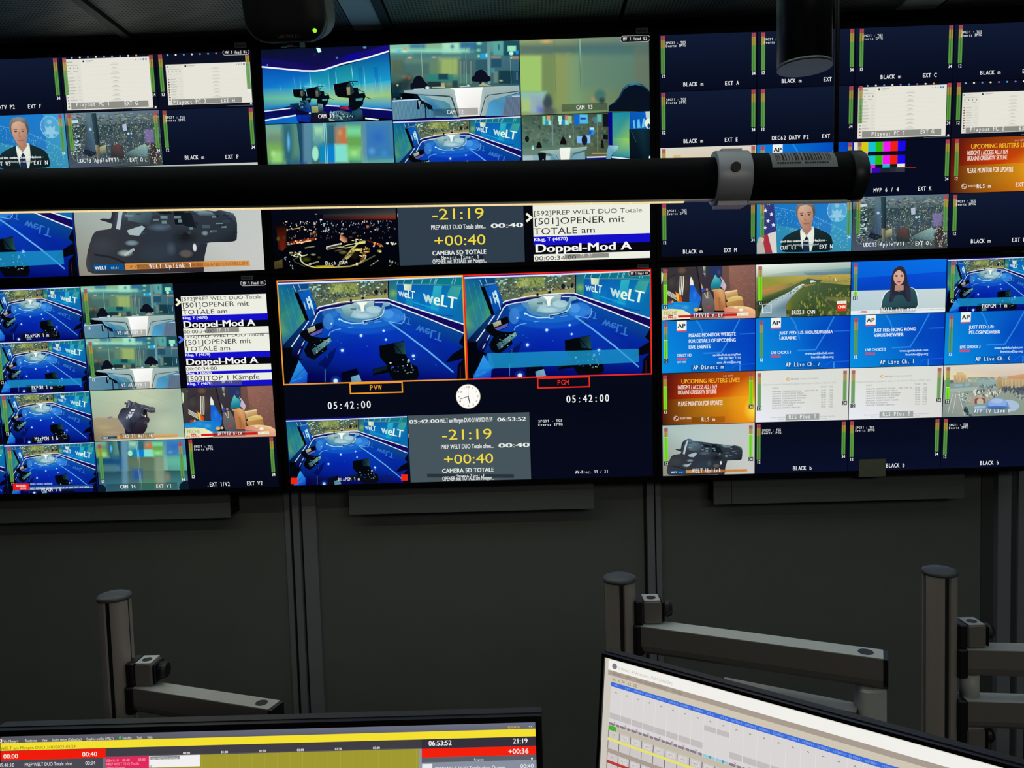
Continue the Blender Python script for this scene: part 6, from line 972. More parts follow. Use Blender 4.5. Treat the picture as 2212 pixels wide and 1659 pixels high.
# ------------------------------------------------------------------ room
def wallmat(name, col, rough=.9):
    return mat(name, col, rough, bump=.25, bscale=1400, var=.08, spec=.2)
FABRIC = wallmat('acoustic_wall_fabric', '#727a76')
TRIMM = mat('wall_rail_metal', '#868c94', .6, .0, var=.05); TRIMD = mat('wall_rail_groove', '#14171a', .6)
WY = 2.68
def struct(name, m, mt):
    o = m.build(name, mt); o['kind'] = 'structure'; return o
X0, X1, Y0, ZC = -3.4, 3.3, -1.9, 2.60
struct('floor', MB().box((X0, Y0, -.05), (X1, WY+.1, 0)), mat('carpet', '#2a2d30', .95, bump=.4, bscale=700, var=.1))
struct('wall_front', MB().box((X0-.1, WY, 0), (X1+.1, WY+.1, ZC+.1)), FABRIC)
struct('wall_left', MB().box((X0-.1, Y0, 0), (X0, WY, ZC+.1)), FABRIC); struct('wall_right', MB().box((X1, Y0, 0), (X1+.1, WY, ZC+.1)), FABRIC); struct('wall_back', MB().box((X0-.1, Y0-.1, 0), (X1+.1, Y0, ZC+.1)), FABRIC)
def ceilmat():
    m = bpy.data.materials.new('perforated_ceiling_metal'); m.use_nodes = True; nt = m.node_tree; b = nt.nodes['Principled BSDF']
    b.inputs['Roughness'].default_value = .55
    tc = nt.nodes.new('ShaderNodeTexCoord'); mp = nt.nodes.new('ShaderNodeMapping'); mp.inputs['Scale'].default_value = (1/.0115, 1/.0115, 1); nt.links.new(tc.outputs['Object'], mp.inputs[0])
    fr = nt.nodes.new('ShaderNodeVectorMath'); fr.operation = 'FRACTION'; nt.links.new(mp.outputs[0], fr.inputs[0])
    sb = nt.nodes.new('ShaderNodeVectorMath'); sb.operation = 'SUBTRACT'; sb.inputs[1].default_value = (.5, .5, 0); nt.links.new(fr.outputs[0], sb.inputs[0])
    mu = nt.nodes.new('ShaderNodeVectorMath'); mu.operation = 'MULTIPLY'; mu.inputs[1].default_value = (1, 1, 0); nt.links.new(sb.outputs[0], mu.inputs[0])
    ln = nt.nodes.new('ShaderNodeVectorMath'); ln.operation = 'LENGTH'; nt.links.new(mu.outputs[0], ln.inputs[0])
    mr = nt.nodes.new('ShaderNodeMapRange'); mr.inputs['From Min'].default_value = .24; mr.inputs['From Max'].default_value = .34; nt.links.new(ln.outputs['Value'], mr.inputs['Value'])
    mx = nt.nodes.new('ShaderNodeMix'); mx.data_type = 'RGBA'; mx.inputs[6].default_value = (.012, .014, .014, 1); mx.inputs[7].default_value = (*lin('#6c7472'), 1); nt.links.new(mr.outputs[0], mx.inputs[0]); nt.links.new(mx.outputs[2], b.inputs['Base Color'])
    bp = nt.nodes.new('ShaderNodeBump'); bp.inputs['Distance'].default_value = .002; bp.inputs['Strength'].default_value = .6; nt.links.new(mr.outputs[0], bp.inputs['Height']); nt.links.new(bp.outputs[0], b.inputs['Normal'])
    return m
PERF = ceilmat()
struct('ceiling', MB().box((X0-.1, Y0-.1, ZC+.02), (X1+.1, WY+.1, ZC+.1)), mat('ceiling_void_black', '#0c0d0d', .9))
# perforated metal panels laid between black joints, stopping short of the video wall
CE = 2.47
xs = [at_z(px, 20, ZC).x for px in (206, 738, 835, 1346, 1930)]
edges = [(X0, xs[0]-.02), (xs[0]+.01, xs[1]), (xs[2], xs[3]-.006), (xs[3]+.006, xs[4]), (xs[4]+.14, X1)]
for k, (a, b_) in enumerate(edges):
    o = MB().box((a, Y0, ZC), (b_, CE, ZC+.012)).build('ceiling_panel', PERF); tag(o, ['perforated grey ceiling panel in the top left corner, left of the dark joint', 'perforated grey ceiling panel above the hanging loudspeaker', 'perforated grey ceiling panel right of the pale plain strip', 'perforated ceiling panel between the narrow joint and the right-hand plain strip', 'perforated ceiling panel in the top right corner'][k], 'ceiling panel', 'perforated metal ceiling panels')
PLN = mat('ceiling_plain_strip', '#c8d4d4', .5, .0, var=.05)
for (a, b_, lb) in ((xs[1]+.004, xs[2]-.035, 'pale plain ceiling strip right of the hanging loudspeaker'), (xs[4]+.01, xs[4]+.13, 'pale plain ceiling strip beside the hanging cylindrical spot')):
    o = MB().box((a, Y0, ZC-.001), (b_, CE, ZC+.011)).build('ceiling_strip', PLN); tag(o, lb, 'ceiling strip', 'plain metal ceiling strips')
o = MB().box((xs[0]-.018, Y0, ZC-.012), (xs[0]+.008, CE, ZC+.01)).build('trim_6', TRIMD); o['kind'] = 'structure'
struct('trim_7', MB().box((xs[2]-.033, Y0, ZC-.008), (xs[2]-.004, CE, ZC+.01)), TRIMD)
# vertical rails on the front wall
def rail(name, px, segs, dp=.03):
    m = MB(); y = WY
    for (pa, pb, d, mi) in segs:
        a, b_ = at_y(pa, 1200, y).x, at_y(pb, 1200, y).x; m.box((a, WY-d, 0), (b_, WY+.0, 1.9), mi=mi)
    return struct(name, m, [TRIMM, TRIMD, mat('rail_dark_and_shadow', '#464b4e', .7)])
rail('trim_1', 640, [(621, 632, .012, 0), (632, 641, .004, 1), (641, 655, .03, 0), (655, 660, .012, 1), (660, 690, .02, 0)])
rail('trim_2', 1410, [(1392, 1397, .006, 1), (1397, 1412, .03, 0), (1412, 1416, .008, 1), (1416, 1427, .022, 0)])
rail('trim_3', 2160, [(2118, 2144, .004, 2), (2144, 2172, .03, 0), (2172, 2190, .012, 2), (2190, 2205, .024, 0), (2205, 2212, .012, 1), (2212, 2300, .02, 2)])  # first strip is the shadow band beside the rail, put into colour
# cover boxes under the video wall
CVM = mat('cover_box_paint', '#666e6e', .8, bump=.1, bscale=900)
def cover(a, b_, yt, yb, lb, seam=None):
    yf = WY-.095; A = at_y(*a, yf); Bq = at_y(*b_, yf); z0 = min(A.z, Bq.z); t = empty('cable_cover_box', (0.5*(A.x+Bq.x), WY, z0)); tag(t, lb, 'cover box', 'flat cover boxes under the video wall')
    hw = (Bq.x-A.x)/2; M = MB()
    m = MB().box((-hw, -.095, 0), (hw, -.088, .22)).build('front_panel', CVM, t)
    m2 = MB().box((-hw+.004, -.0875, .004), (hw-.004, 0, .216)).build('side_return', mat('cover_box_dark', '#0c0e0f', .8), t)
    if seam is not None: MB().box((seam-t.location.x, -.0955, .002), (seam-t.location.x+.002, -.0951, .218)).build('seam', TRIMD, t)
    return t
cover((-40, 1127), (498, 1118), 0, 0, 'dark cover box under the lower left wall monitor')
cover((755, 1112), (1283, 1095), 0, 0, 'dark cover box under the lower middle wall monitor')
s_ = at_y(1580, 1080, WY-.095).x
cover((1542, 1090), (2083, 1074), 0, 0, 'dark cover box with a seam under the lower right wall monitor', s_)
# paper and label stickers on the bezels
def plate(name, mon, x0, y0, x1, y1, mt, lb, cat, group=None, off=.006, lines=None):
    a, b_ = mon['ph'](x0, y0), mon['ph'](x1, y1); P = mon['P']
    M = frameM(P+EX*a[0]+DN*b_[1]+NV*off, EX, -DN, NV)
    o = MB().box((0, 0, 0), (b_[0]-a[0], b_[1]-a[1], .0006)).build(name, mt); o.matrix_world = M; tag(o, lb, cat, group)
    return o
LBM = mat('label_tape_grey', '#6c706e', .7, var=.2); PAP = mat('paper_note', '#707560', .85, var=.06)
ink = mat('label_ink', '#1c1e1e', .8)
for mon, a, lb in ((LU, (508, 94, 534, 105), 'small grey label tape on the top bezel of the upper left monitor'), (CU, (1373, 62.5, 1399, 73.5), 'small grey label tape on the top bezel of the upper middle monitor'), (LL, (522, 596, 548, 604), 'small grey label tape above the lower left monitor'), (LC, (1376, 571, 1401, 579), 'small grey label tape above the red framed view')):
    o = plate('label_tape', mon, *a, LBM, lb, 'label', 'small grey label tapes on monitor bezels')
    w_ = o.dimensions.x; h_ = o.dimensions.y; m = MB()
    R = random.Random(1)
    for k in range(5): m.box((w_*(.12+k*.16), h_*.25, .0007), (w_*(.12+k*.16)+w_*.09, h_*.7, .0009))
    q = m.build('printing', ink, o)
plate('sticky_note', LR, 1854, 992, 1911, 1028, PAP, 'small olive paper note stuck on the lower edge of the lower right monitor', 'note', off=.0052)

# ------------------------------------------------------------------ ceiling tube light
YT = 1.40; TUBE = mat('tube_black_metal', '#030407', .6, .0, spec=.1)
pl, pc = at_y(0, 411, YT), at_y(1750, 383, YT)
xe = at_y(1858, 380, YT).x; xl = -1.75; zc = pc.z
slope = (pc.z-pl.z)/(pc.x-pl.x); zc0 = pc.z-slope*pc.x
RT = 44/FPX*YT/.93; RE = 51/FPX*YT
tb = empty('tube_pendant', mtx=Matrix.Translation((0, YT, zc0)) @ Matrix.Rotation(-math.atan(slope), 4, 'Y')); tag(tb, 'long black tubular pendant light with a warm LED strip along its underside', 'pendant light')
L = xe-xl; xcl = at_y(1575, 390, YT).x
def tubeM(x): return Matrix.Translation((x, 0, 0)) @ Matrix.Rotation(math.pi/2, 4, 'Y')
MB().lathe([(RT*.93, 0), (RT*.93, xcl-xl)], tubeM(xl), 48).build('housing', TUBE, tb)
MB().lathe([(RE, 0), (RE, xe-.026-xcl)], tubeM(xcl), 56).build('end_housing', TUBE, tb)
MB().lathe([(RE, 0), (RE*1.04, .002), (RE*1.04, .022), (RE*.97, .026)], tubeM(xe-.026), 56).build('end_cap', mat('tube_cap_metal', '#24272a', .4, .5), tb)
LEDM = mat('led_strip', '#fff0d0', .4, emit='#f0d498', estr=1.0)
xled = at_y(1478, 436, YT).x
m = MB(); m.box((xl, -.008, -RT*.99), (xcl, .008, -RT*.86)); m.box((xcl, -.010, -RE*1.045), (xe-.02, .010, -RE*.95)); m.build('strip_channel', mat('strip_channel_metal', '#80847c', .4, .6), tb)
m = MB(); x = xl+.02
while x < xled: m.box((x, -.0055, -RT*.99-.0016), (min(x+.0345, xled), .0055, -RT*.99)); x += .035
m.build('led_strip', LEDM, tb)
# clamp band
CL = mat('clamp_grey_metal', '#9c9ea4', .4, .15, var=.06)
xa, xb = at_y(1540, 390, YT).x, at_y(1612, 390, YT).x
RC = 57/FPX*YT
prof = [(RT*.93, 0), (RC*.98, 0), (RC, .002), (RC, xb-xa-.002), (RC*.98, xb-xa), (RT*.93, xb-xa)]
cb = MB().lathe(prof, tubeM(xa), 48, cap=False); cb.box((xa+.004, -.022, -RC*1.05), (xb-.004, .022, -RC*.9)); cb.box((0.5*(xa+xb)-.018, -.014, RC*.95), (0.5*(xa+xb)+.018, .014, RC*1.03))
c_ = cb.build('clamp_band', CL, tb)
hx = 0.5*(xa+xb); d = MB().lathe([(.0085, 0), (.0085, .003)], Matrix.Translation((hx-.002, -RC-.0005, .010)) @ Matrix.Rotation(math.pi/2, 4, 'X'), 20); d.build('screw_hole', TRIMD, c_)
# curved barcode sticker wrapped on the tube
def wrap(name, x0, x1, a0, a1, r, mt, par, n=10):
    m = MB(); vs = []; fs = []
    for k in range(n+1):
        a = math.radians(a0+(a1-a0)*k/n)
        for x in (x0, x1): vs.append((x, -r*math.cos(a), r*math.sin(a)))
    for k in range(n): fs.append((2*k, 2*k+1, 2*k+3, 2*k+2))
    return m.add(vs, fs, None, True).build(name, mt, par)
sa, sb_ = at_y(1652, 360, YT).x, at_y(1789, 360, YT).x
st = wrap('barcode_sticker', sa, sb_, 12, 66, RE+.0006, mat('sticker_grey_paper', '#7c8084', .7), tb)
R = random.Random(2); m = MB(); x = sa+.008; vs = []
while x < sb_-.008:
    w_ = R.choice((.0012, .002, .0032))
    for k in range(6):
        a, b2 = math.radians(30+k*5), math.radians(35+k*5); r = RE+.0010
        m.add([(x, -r*math.cos(a), r*math.sin(a)), (x+w_, -r*math.cos(a), r*math.sin(a)), (x+w_, -r*math.cos(b2), r*math.sin(b2)), (x, -r*math.cos(b2), r*math.sin(b2))], [(0, 1, 2, 3)])
    x += w_+R.choice((.0015, .0022, .004))
for (u0, u1) in ((.08, .42), (.50, .86)):
    x = sa+(sb_-sa)*u0
    while x < sa+(sb_-sa)*u1:
        a, b2 = math.radians(21), math.radians(25.5); r = RE+.0010
        m.add([(x, -r*math.cos(a), r*math.sin(a)), (x+.003, -r*math.cos(a), r*math.sin(a)), (x+.003, -r*math.cos(b2), r*math.sin(b2)), (x, -r*math.cos(b2), r*math.sin(b2))], [(0, 1, 2, 3)]); x += .0042
m.build('barcode_print', ink, st)
# suspension rods
for px in (1804,):
    xr = at_y(px, 200, YT).x; MB().lathe([(.0042, 0), (.0042, ZC-zc-RE)], Matrix.Translation((xr, 0, RE)), 16).build('suspension_rod', mat('rod_black', '#07080a', .5), tb)
MB().lathe([(.0042, 0), (.0042, ZC-zc-RT*.93)], Matrix.Translation((-1.5, 0, RT*.93)), 16).build('suspension_rod', MATS['rod_black'], tb)
# light given by the tube's strip
area('tube_light', (xl/2+xled/2, YT, zc-RT*1.25), (xled-xl, .02), 2.5, (1.0, .86, .66))

# ------------------------------------------------------------------ cylindrical pendant spot
YS = 1.72
c = at_y(1738, 148, YS); rs = 56/FPX*YS*.985
sp_ = empty('cylinder_spot', (c.x, YS, ZC)); tag(sp_, 'black cylindrical pendant spot hanging beside the thin rod, grey lens below', 'spotlight')
h = ZC-c.z
MB().lathe([(rs, -h+.004), (rs, -.02)], None, 56).build('housing', mat('spot_black_metal', '#0a0c0d', .3, .3, spec=.7), sp_)
MB().lathe([(rs*.6, -h+.0035), (rs*1.004, -h+.0035), (rs*1.012, -h+.001), (rs*1.012, -h+.006), (rs, -h+.008)], None, 56).build('rim', mat('spot_rim', '#787f82', .3, .4), sp_)
MB().lathe([(rs*.998, -h+.0002), (rs*.998, -h+.003)], None, 56).build('lens', mat('spot_lens', '#f0f2f0', .7, .0), sp_)
MB().lathe([(rs*.5, -.02), (rs*.5, 0)], None, 32).build('ceiling_mount', MATS['spot_black_metal'], sp_)

# ------------------------------------------------------------------ loudspeaker
YL = 1.62
pb = at_y(628, 92, YL); w_ = .178; hh = .285; dpt = .16
sx = 0.5*(at_y(537, 60, YL).x+at_y(703, 60, YL).x)
hw = 0.5*(at_y(703, 40, YL).x-at_y(531, 40, YL).x)
ls = empty('loudspeaker', (sx, YL, pb.z)); tag(ls, 'black studio loudspeaker with rounded corners and a green light, hung under the ceiling', 'loudspeaker')
ls.rotation_euler = (math.radians(20), 0, math.radians(1)); LSR = Matrix.Rotation(math.radians(1), 3, 'Z') @ Matrix.Rotation(math.radians(20), 3, 'X')
SPK = mat('speaker_black', '#0a0a0a', .45, spec=.4); SPS = mat('speaker_grey_cabinet', '#565c58', .5)
def rring(hx_, z0, z1, r, y, n=8):
    P = []
    for (cx_, cz_, a0) in ((hx_-r, z1-r, 0), (-hx_+r, z1-r, 90), (-hx_+r, z0+r, 180), (hx_-r, z0+r, 270)):
        for k in range(n+1): t = math.radians(a0+90*k/n); P.append((cx_+r*math.cos(t), y, cz_+r*math.sin(t)))
    return P
MB().loft([rring(hw*.80, .03, hh-.03, .04, dpt), rring(hw*.97, .008, hh-.008, .045, dpt*.75), rring(hw*1.02, 0, hh, .045, .03), rring(hw*1.01, 0, hh, .045, .012)], None, 0, True).build('cabinet', SPS, ls)
MB().loft([rring(hw*1.01, 0, hh, .045, .0115), rring(hw, 0, hh, .045, 0), rring(hw*.94, .006, hh-.006, .042, -.006), rring(hw*.5, .03, hh-.03, .03, -.008)], None, 0, True).build('front_baffle', SPK, ls)
MB().lathe([(.062, 0), (.062, .002), (.056, .002), (.02, -.012), (0.001, -.008)], Matrix.Translation((0, -.0085, .155)) @ Matrix.Rotation(math.pi/2, 4, 'X'), 40, cap=False).build('woofer', mat('speaker_cone', '#050505', .7), ls)
MB().lathe([(.022, 0), (.022, .002), (.016, .002), (0.001, 0)], Matrix.Translation((0, -.0085, .25)) @ Matrix.Rotation(math.pi/2, 4, 'X'), 32, cap=False).build('tweeter', MATS['speaker_cone'], ls)
def on_face(px, py):
    n_ = LSR @ Vector((0, -1, 0)); q_ = at_plane(px, py, Vector((sx, YL, pb.z))+n_*.0065, n_); return LSR.inverted() @ (q_-Vector((sx, YL, pb.z)))
gl = on_face(680, 66)
MB().lathe([(.0042, 0), (.0042, .0015), (.003, .003), (.0003, .0036)], Matrix.Translation(gl) @ Matrix.Rotation(math.pi/2, 4, 'X'), 20).build('power_led', mat('green_led', '#80ff20', .3, emit='#9cf020', estr=1.1), ls, None)['label'] = 'glowing green power light'
def solid_text(name, s, mt, parent, M, width, depth=.0008, bold=0):
    Lq, Wq = layout(s, bold, 0); k = width/Wq; m = MB()
    for gx, vs, fs in Lq: m.add([((gx+v[0])*k, v[1]*k*.95, 0) for v in vs], fs)
    return m.build(name, mt, parent, M)
lg = on_face(599, 82); solid_text('maker_name', 'GENELEC', mat('speaker_logo', '#4c4440', .5), ls, Matrix.Translation((lg.x, -.0068, lg.z)) @ Matrix.Rotation(math.pi/2, 4, 'X'), .050)
# bracket under and the pole up to the ceiling
BR = mat('bracket_black', '#0b0c0c', .4, .2)
m = MB().box((-.018, .016, -.007), (.018, .055, -.001)).box((-.021, .014, -.009), (-.018, .06, .004)).box((.018, .014, -.009), (.021, .06, .004)).box((-.02, dpt-.01, .06), (.02, dpt+.012, .2)); m.build('bracket', BR, ls)
MB().box((-.0055, .0145, -.0062), (.0055, .0158, -.0035)).build('bracket_glint', mat('glint_white', '#d8d8d0', .4, emit='#d8d8d0', estr=0.0), ls)  # small white block stands in for a reflection on the bracket
hp = LSR @ Vector((0, dpt+.026, .12)); MB().lathe([(.015, 0), (.015, ZC-pb.z-hp.z)], Matrix.Translation(hp), 24).build('hanger_pole', BR, ls, LSR.to_4x4().inverted())

# ------------------------------------------------------------------ console desk (mostly below the picture)
DT = .74
dk = empty('console_desk', (.1, 1.0, 0)); tag(dk, 'long dark control desk carrying the screens and their poles, below the picture edge', 'desk')
MB().rbox((-1.5, -.72, DT-.03), (1.5, .42, DT), .006, ax=0).build('desk_top', mat('desk_laminate', '#2c2e30', .5, bump=.05), dk)
for x in (-1.35, 0, 1.35): MB().box((x-.03, -.6, 0), (x+.03, .35, DT-.031)).build('leg_panel', mat('desk_frame', '#1c1e20', .6), dk)

# ------------------------------------------------------------------ screen poles with arms
ALU = mat('pole_aluminium', '#a8a29c', .42, .3, bump=.03, bscale=600); ALG = mat('arm_light_grey_lit_top', '#b8bfbd', .5, .0, bump=.04, bscale=700); ARB = mat('arm_body_shaded', '#706c69', .5, .0, bump=.03, bscale=700); BP = mat('joint_black_plastic', '#101113', .45); CAPM = mat('pole_cap_plastic', '#434a52', .5)  # arm tops pale, bodies dark: light and shade put into the greys
DP = 1.19
def pole(px, py, name='screen_pole', label=''):
    """grooved round pole on the desk; px,py = centre of its cap in view"""
    P = at_y(px, py, DP); r = 35/FPX*DP*.97
    t = empty(name, (P.x, DP, DT)); tag(t, label, 'screen pole', 'aluminium poles behind the desk screens'); h = P.z-DT
    prof = []; n = 96
    for k in range(n):
        a = 2*math.pi*k/n; dq = min(abs((math.degrees(a) - q+180) % 360-180) for q in (0, 90, 180, 270)); rr = r*(.86 if dq < 11 else 1.0); prof.append((rr*math.cos(a), rr*math.sin(a)))
    MB().loft([[(x, y, 0) for x, y in prof], [(x, y, h-.008) for x, y in prof]]).build('pole', ALU, t)
    g = MB()
    for q in (0, 90, 180, 270):
        a = math.radians(q); M = Matrix.Rotation(a, 4, 'Z'); g.box((r*.80, -r*.18, .001), (r*.868, r*.18, h-.009), M)
    g.build('groove_insert', mat('groove_dark', '#0a0a0c', .6), t)
    MB().lathe([(r*.9, h-.0085), (r*1.04, h-.0078), (r*1.07, h-.005), (r*1.02, h-.002), (r*.8, h+.0002), (r*.4, h+.0014), (.0005, h+.0018)], None, 48).build('cap', CAPM, t)
    MB().lathe([(r*1.6, 0), (r*1.6, .008), (r*1.1, .010)], None, 40).build('foot', BP, t)
    return t, P, r
def capsule(m, p, q, w_, h_, M=None, n=6, mi=0):
    """flat bar from p to q, w_ wide, h_ high below its top, with a rounded underside"""
    p, q = Vector(p), Vector(q); d = (q-p); d.z = 0; d.normalize(); s = Vector((-d.y, d.x, 0))
    def ring(c):
        P = [c+s*(w_/2), c-s*(w_/2)]; r = min(w_/2, h_/2)*.95
        P2 = [(w_/2, 0)]; 
        P2 += [(w_/2-r+r*math.cos(math.radians(a)), -(h_-r)-r*math.sin(math.radians(a))) for a in (0, 30, 60, 90)]
        P2 += [(-w_/2+r-r*math.cos(math.radians(a)), -(h_-r)-r*math.sin(math.radians(a))) for a in (90, 60, 30, 0)]
        P2 += [(-w_/2, 0)]
        return [tuple(c+s*x+Vector((0, 0, z))) for x, z in P2]
    m.loft([ring(p), ring(q)], M, mi); return m
def arm(pole_o, P, r, ztop, end, h_, w_=.030, knob=True, name='arm', low=True, knob_up=True):
    """horizontal arm fixed to a pole: block with knob above, bar, end cap, hole"""
    loc = pole_o.location; a = Vector((P.x+r+.004, P.y-.004, ztop)); q = Vector(end)
    T = Matrix.Translation(-loc)
    d = (q-a); d.z = 0; L_ = d.length; d.normalize(); s = Vector((-d.y, d.x, 0))
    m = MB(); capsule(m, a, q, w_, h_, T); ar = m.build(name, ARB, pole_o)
    tp = MB(); hx = s*(w_/2-.0004); tp.add([tuple(c_+sg*hx+Vector((0, 0, z))) for z in (.0001, .0011) for c_, sg in ((a, 1), (q, 1), (q, -1), (a, -1))], [(0, 1, 2, 3), (4, 7, 6, 5), (0, 4, 5, 1), (1, 5, 6, 2), (2, 6, 7, 3), (3, 7, 4, 0)], T); tp.build('lit_top', ALG, ar)  # pale strip puts overhead light into the colour of the bar's top
    m = MB(); capsule(m, q, q+d*.006, w_*1.02, h_*1.0, T); m.build('end_cap', BP, ar)
    m = MB().lathe([(w_*.30, 0), (w_*.30, .0008)], T @ Matrix.Translation(q-d*.022+Vector((0, 0, .0009))), 24); m.build('bolt_hole', BP, ar)
    # black collar against the pole
    m = MB().rbox((P.x+r*.72, P.y-.023, ztop-h_*1.02), (P.x+r+.010, P.y+.023, ztop+.002), .006, T, ax=2); m.build('collar', BP, ar)
    if knob:
        zz = ztop+.002 if knob_up else ztop-h_-.036
        B0 = Vector((P.x+r+.002, P.y-.018, zz)); m = MB().rbox(tuple(B0+Vector((.008, 0, 0))), tuple(B0+Vector((.036, .034, .036))), .005, T, ax=1); bl = m.build('clamp_block', ARB, pole_o); MB().box(tuple(B0+Vector((.0095, .0015, .0361))), tuple(B0+Vector((.0345, .0325, .0368))), T).build('lit_top', ALG, bl)  # lighter top of the block is painted overhead light
        MB().rbox(tuple(B0+Vector((-.006, -.002, .001))), tuple(B0+Vector((.0075, .036, .037))), .004, T, ax=2).build('clamp_pad', BP, bl)
        MB().rbox(tuple(B0+Vector((.0365, .001, .002))), tuple(B0+Vector((.041, .033, .034))), .003, T, ax=1).build('clamp_side', BP, bl)
        MB().lathe([(.009, 0), (.013, .002), (.0135, .008), (.011, .013)], T @ Matrix.Translation(B0+Vector((.0405, .017, .019))) @ Matrix.Rotation(math.pi/2, 4, 'Y'), 16, smooth=False).build('knob', BP, bl)
        MB().lathe([(.0075, 0), (.0075, .0008)], T @ Matrix.Translation(B0+Vector((.022, .016, .0365))), 24).build('bolt_hole', BP, bl)
    return ar, d, s, q
# left pole
pA, PA, r = pole(246, 1282, label='leftmost aluminium screen pole, arm running behind the yellow striped screen')
zt = at_y(345, 1480, DP-.01).z
arm(pA, PA, r, zt, at_z(592, 1524, zt), .042)
# middle pole with a two storey arm
pB, PB, r = pole(1338, 1243, label='middle aluminium screen pole whose long arm drops to a lower arm at its end')
zt = at_y(1415, 1347, DP-.01).z
arB, dB, sB, qB = arm(pB, PB, r, zt, at_z(1908, 1415, zt), .046, .034)
T = Matrix.Translation(-pB.location); e = qB-dB*.022
m = MB(); m.rbox(tuple(e+Vector((-.012, -.017, -.115))), tuple(e+Vector((.024, .017, -.0465))), .008, T, ax=2); m.build('drop_post', ALG, pB)
zl = at_y(1868, 1530, e.y).z
m = MB(); capsule(m, Vector((e.x-.012, e.y, zl)), at_z(1560, 1472, zl), .030, .042, T); lo = m.build('lower_arm', ARB, pB); tp = MB(); A_, B_ = Vector((e.x-.012, e.y, zl)), at_z(1560, 1472, zl); dd = (B_-A_).normalized(); hx = Vector((-dd.y, dd.x, 0))*.0145; tp.add([tuple(c_+sg*hx+Vector((0, 0, z))) for z in (.0001, .0011) for c_, sg in ((A_, 1), (B_, 1), (B_, -1), (A_, -1))], [(0, 1, 2, 3), (4, 7, 6, 5), (0, 4, 5, 1), (1, 5, 6, 2), (2, 6, 7, 3), (3, 7, 4, 0)], T); tp.build('lit_top', ALG, lo)  # lower arm has the same painted light on top
# right pole with two arms
pC, PC, r = pole(2030, 1228, label='right aluminium screen pole with two arms one above the other')
zt = at_y(2140, 1398, DP-.01).z
arm(pC, PC, r, zt, Vector((PC.x+.42, DP-.05, zt)), .044, .032)
zt2 = at_y(2140, 1508, DP-.01).z
MB().lathe([(.014, 0), (.014, zt-.044-zt2)], Matrix.Translation((PC.x+r+.022, DP, zt2)) @ Matrix.Translation((0, 0, 0)), 24).build('spacer_tube', ALG, pC, Matrix.Translation(-pC.location) @ Matrix.Identity(4))
arm(pC, PC, r, zt2, Vector((PC.x+.42, DP-.05, zt2)), .046, .032, knob_up=False)

# ------------------------------------------------------------------ desk screens
def desk_screen(name, TLp, ex, tilt, W_, H_, bez, label, dep=.022):
    ex = Vector(ex); ex.z = 0; ex.normalize(); bk = Vector((-ex.y, ex.x, 0)); dn = Vector((0, 0, -math.cos(tilt)))-math.sin(tilt)*bk; nv = ex.cross(-dn)
    M = frameM(TLp, ex, -dn, nv); t = empty(name, mtx=M); tag(t, label, 'computer screen', 'computer screens on the desk')
    m = MB()
    for (xa, ya, xb, yb) in ((-bez, 0, W_+bez, bez), (-bez, -H_-bez, W_+bez, -H_), (-bez, -H_, 0, 0), (W_, -H_, W_+bez, 0)): m.box((xa, ya, -.006), (xb, yb, .003))
    m.build('bezel', mat('desk_screen_bezel', '#070708', .4, spec=.35), t)
    m = MB().box((-bez-.001, -H_-bez-.001, -dep), (W_+bez+.001, bez+.001, -.0062)); m.box((W_*.25, -H_*.8, -dep-.025), (W_*.75, -H_*.25, -dep-.0002)); m.build('rear_shell', mat('desk_screen_shell', '#1c201f', .5, bump=.2, bscale=500), t)
    def ph(px, py):
        Q = at_plane(px, py, TLp, nv)-TLp; return (Q.dot(ex), Q.dot(dn))
    return {'o': t, 'ph': ph, 'P': TLp, 'ex': ex, 'dn': dn, 'nv': nv}
# left one: running order software
YD = .86
TR = at_y(1156, 1558, YD); z_ = TR.z; Lp = at_z(1, 1589.3, z_); exl = (TR-Lp); Wd = exl.length
D1 = desk_screen('desk_screen', Lp, exl, math.radians(6), Wd, Wd*9/16, .0068, 'wide black desk screen with a yellow stripe and red time bars, bottom left')
p = Pic((0, 0, Wd, Wd*9/16), .0, D1['ph']); p.uvf(); p.rect_(0, 0, 1, 1, '#54545c'); p.photo()
def xr(x0, x1, y0a, y1a, col, s=-.0272, a=1.0):
    """band given by its upper and lower height at x = 0"""
    p.poly([(x0, y0a+s*x0), (x1, y0a+s*x1), (x1, y1a+s*x1), (x0, y1a+s*x0)], col, a)
xr(-10, 1165, 1585, 1607, ['#5c5c64', '#74788c', '#606474', '#505058']); xr(-10, 1165, 1605.5, 1622.5, '#f4e030'); xr(-10, 1165, 1622, 1640, '#403e44')
xr(-10, 228, 1623, 1643, '#f01c0c'); xr(-10, 222, 1643, 2320, '#4a4a52'); xr(222, 228, 1643, 2320, '#70707c')
xr(228, 322, 1642, 2320, '#e0285c'); xr(322, 432, 1642, 1667, '#f2f0f0'); xr(323, 388, 1643, 1650, '#8a8a8c'); xr(432, 905, 1642, 2320, '#a09830'); xr(322, 432, 1667, 2320, '#a09830')
for k in range(18): x = 435+k*27.3; xr(x, x+1, 1642, 2320, '#b4ac40', a=.7)
xr(905, 911, 1642, 2320, '#9098a8'); xr(911, 1165, 1622, 1642, '#34303c'); xr(911, 1165, 1642, 1661, '#f4200c'); xr(911, 1165, 1661, 1672, '#5c5e68'); xr(911, 1165, 1672, 2320, '#8890a0'); xr(912, 934, 1675, 2320, '#e8ecf4')
def tx(t, x0, x1, y, h, c='#e8e8ec', b=0): p.text(t, x0, y-.0272*x0, x1, y-.0272*x1, h, c, b, snap=False)
p.ell(1.5, 1600, 4, 4.5, '#f0f0f0'); p.ell(0, 1600, 2.5, 3, '#e02020')
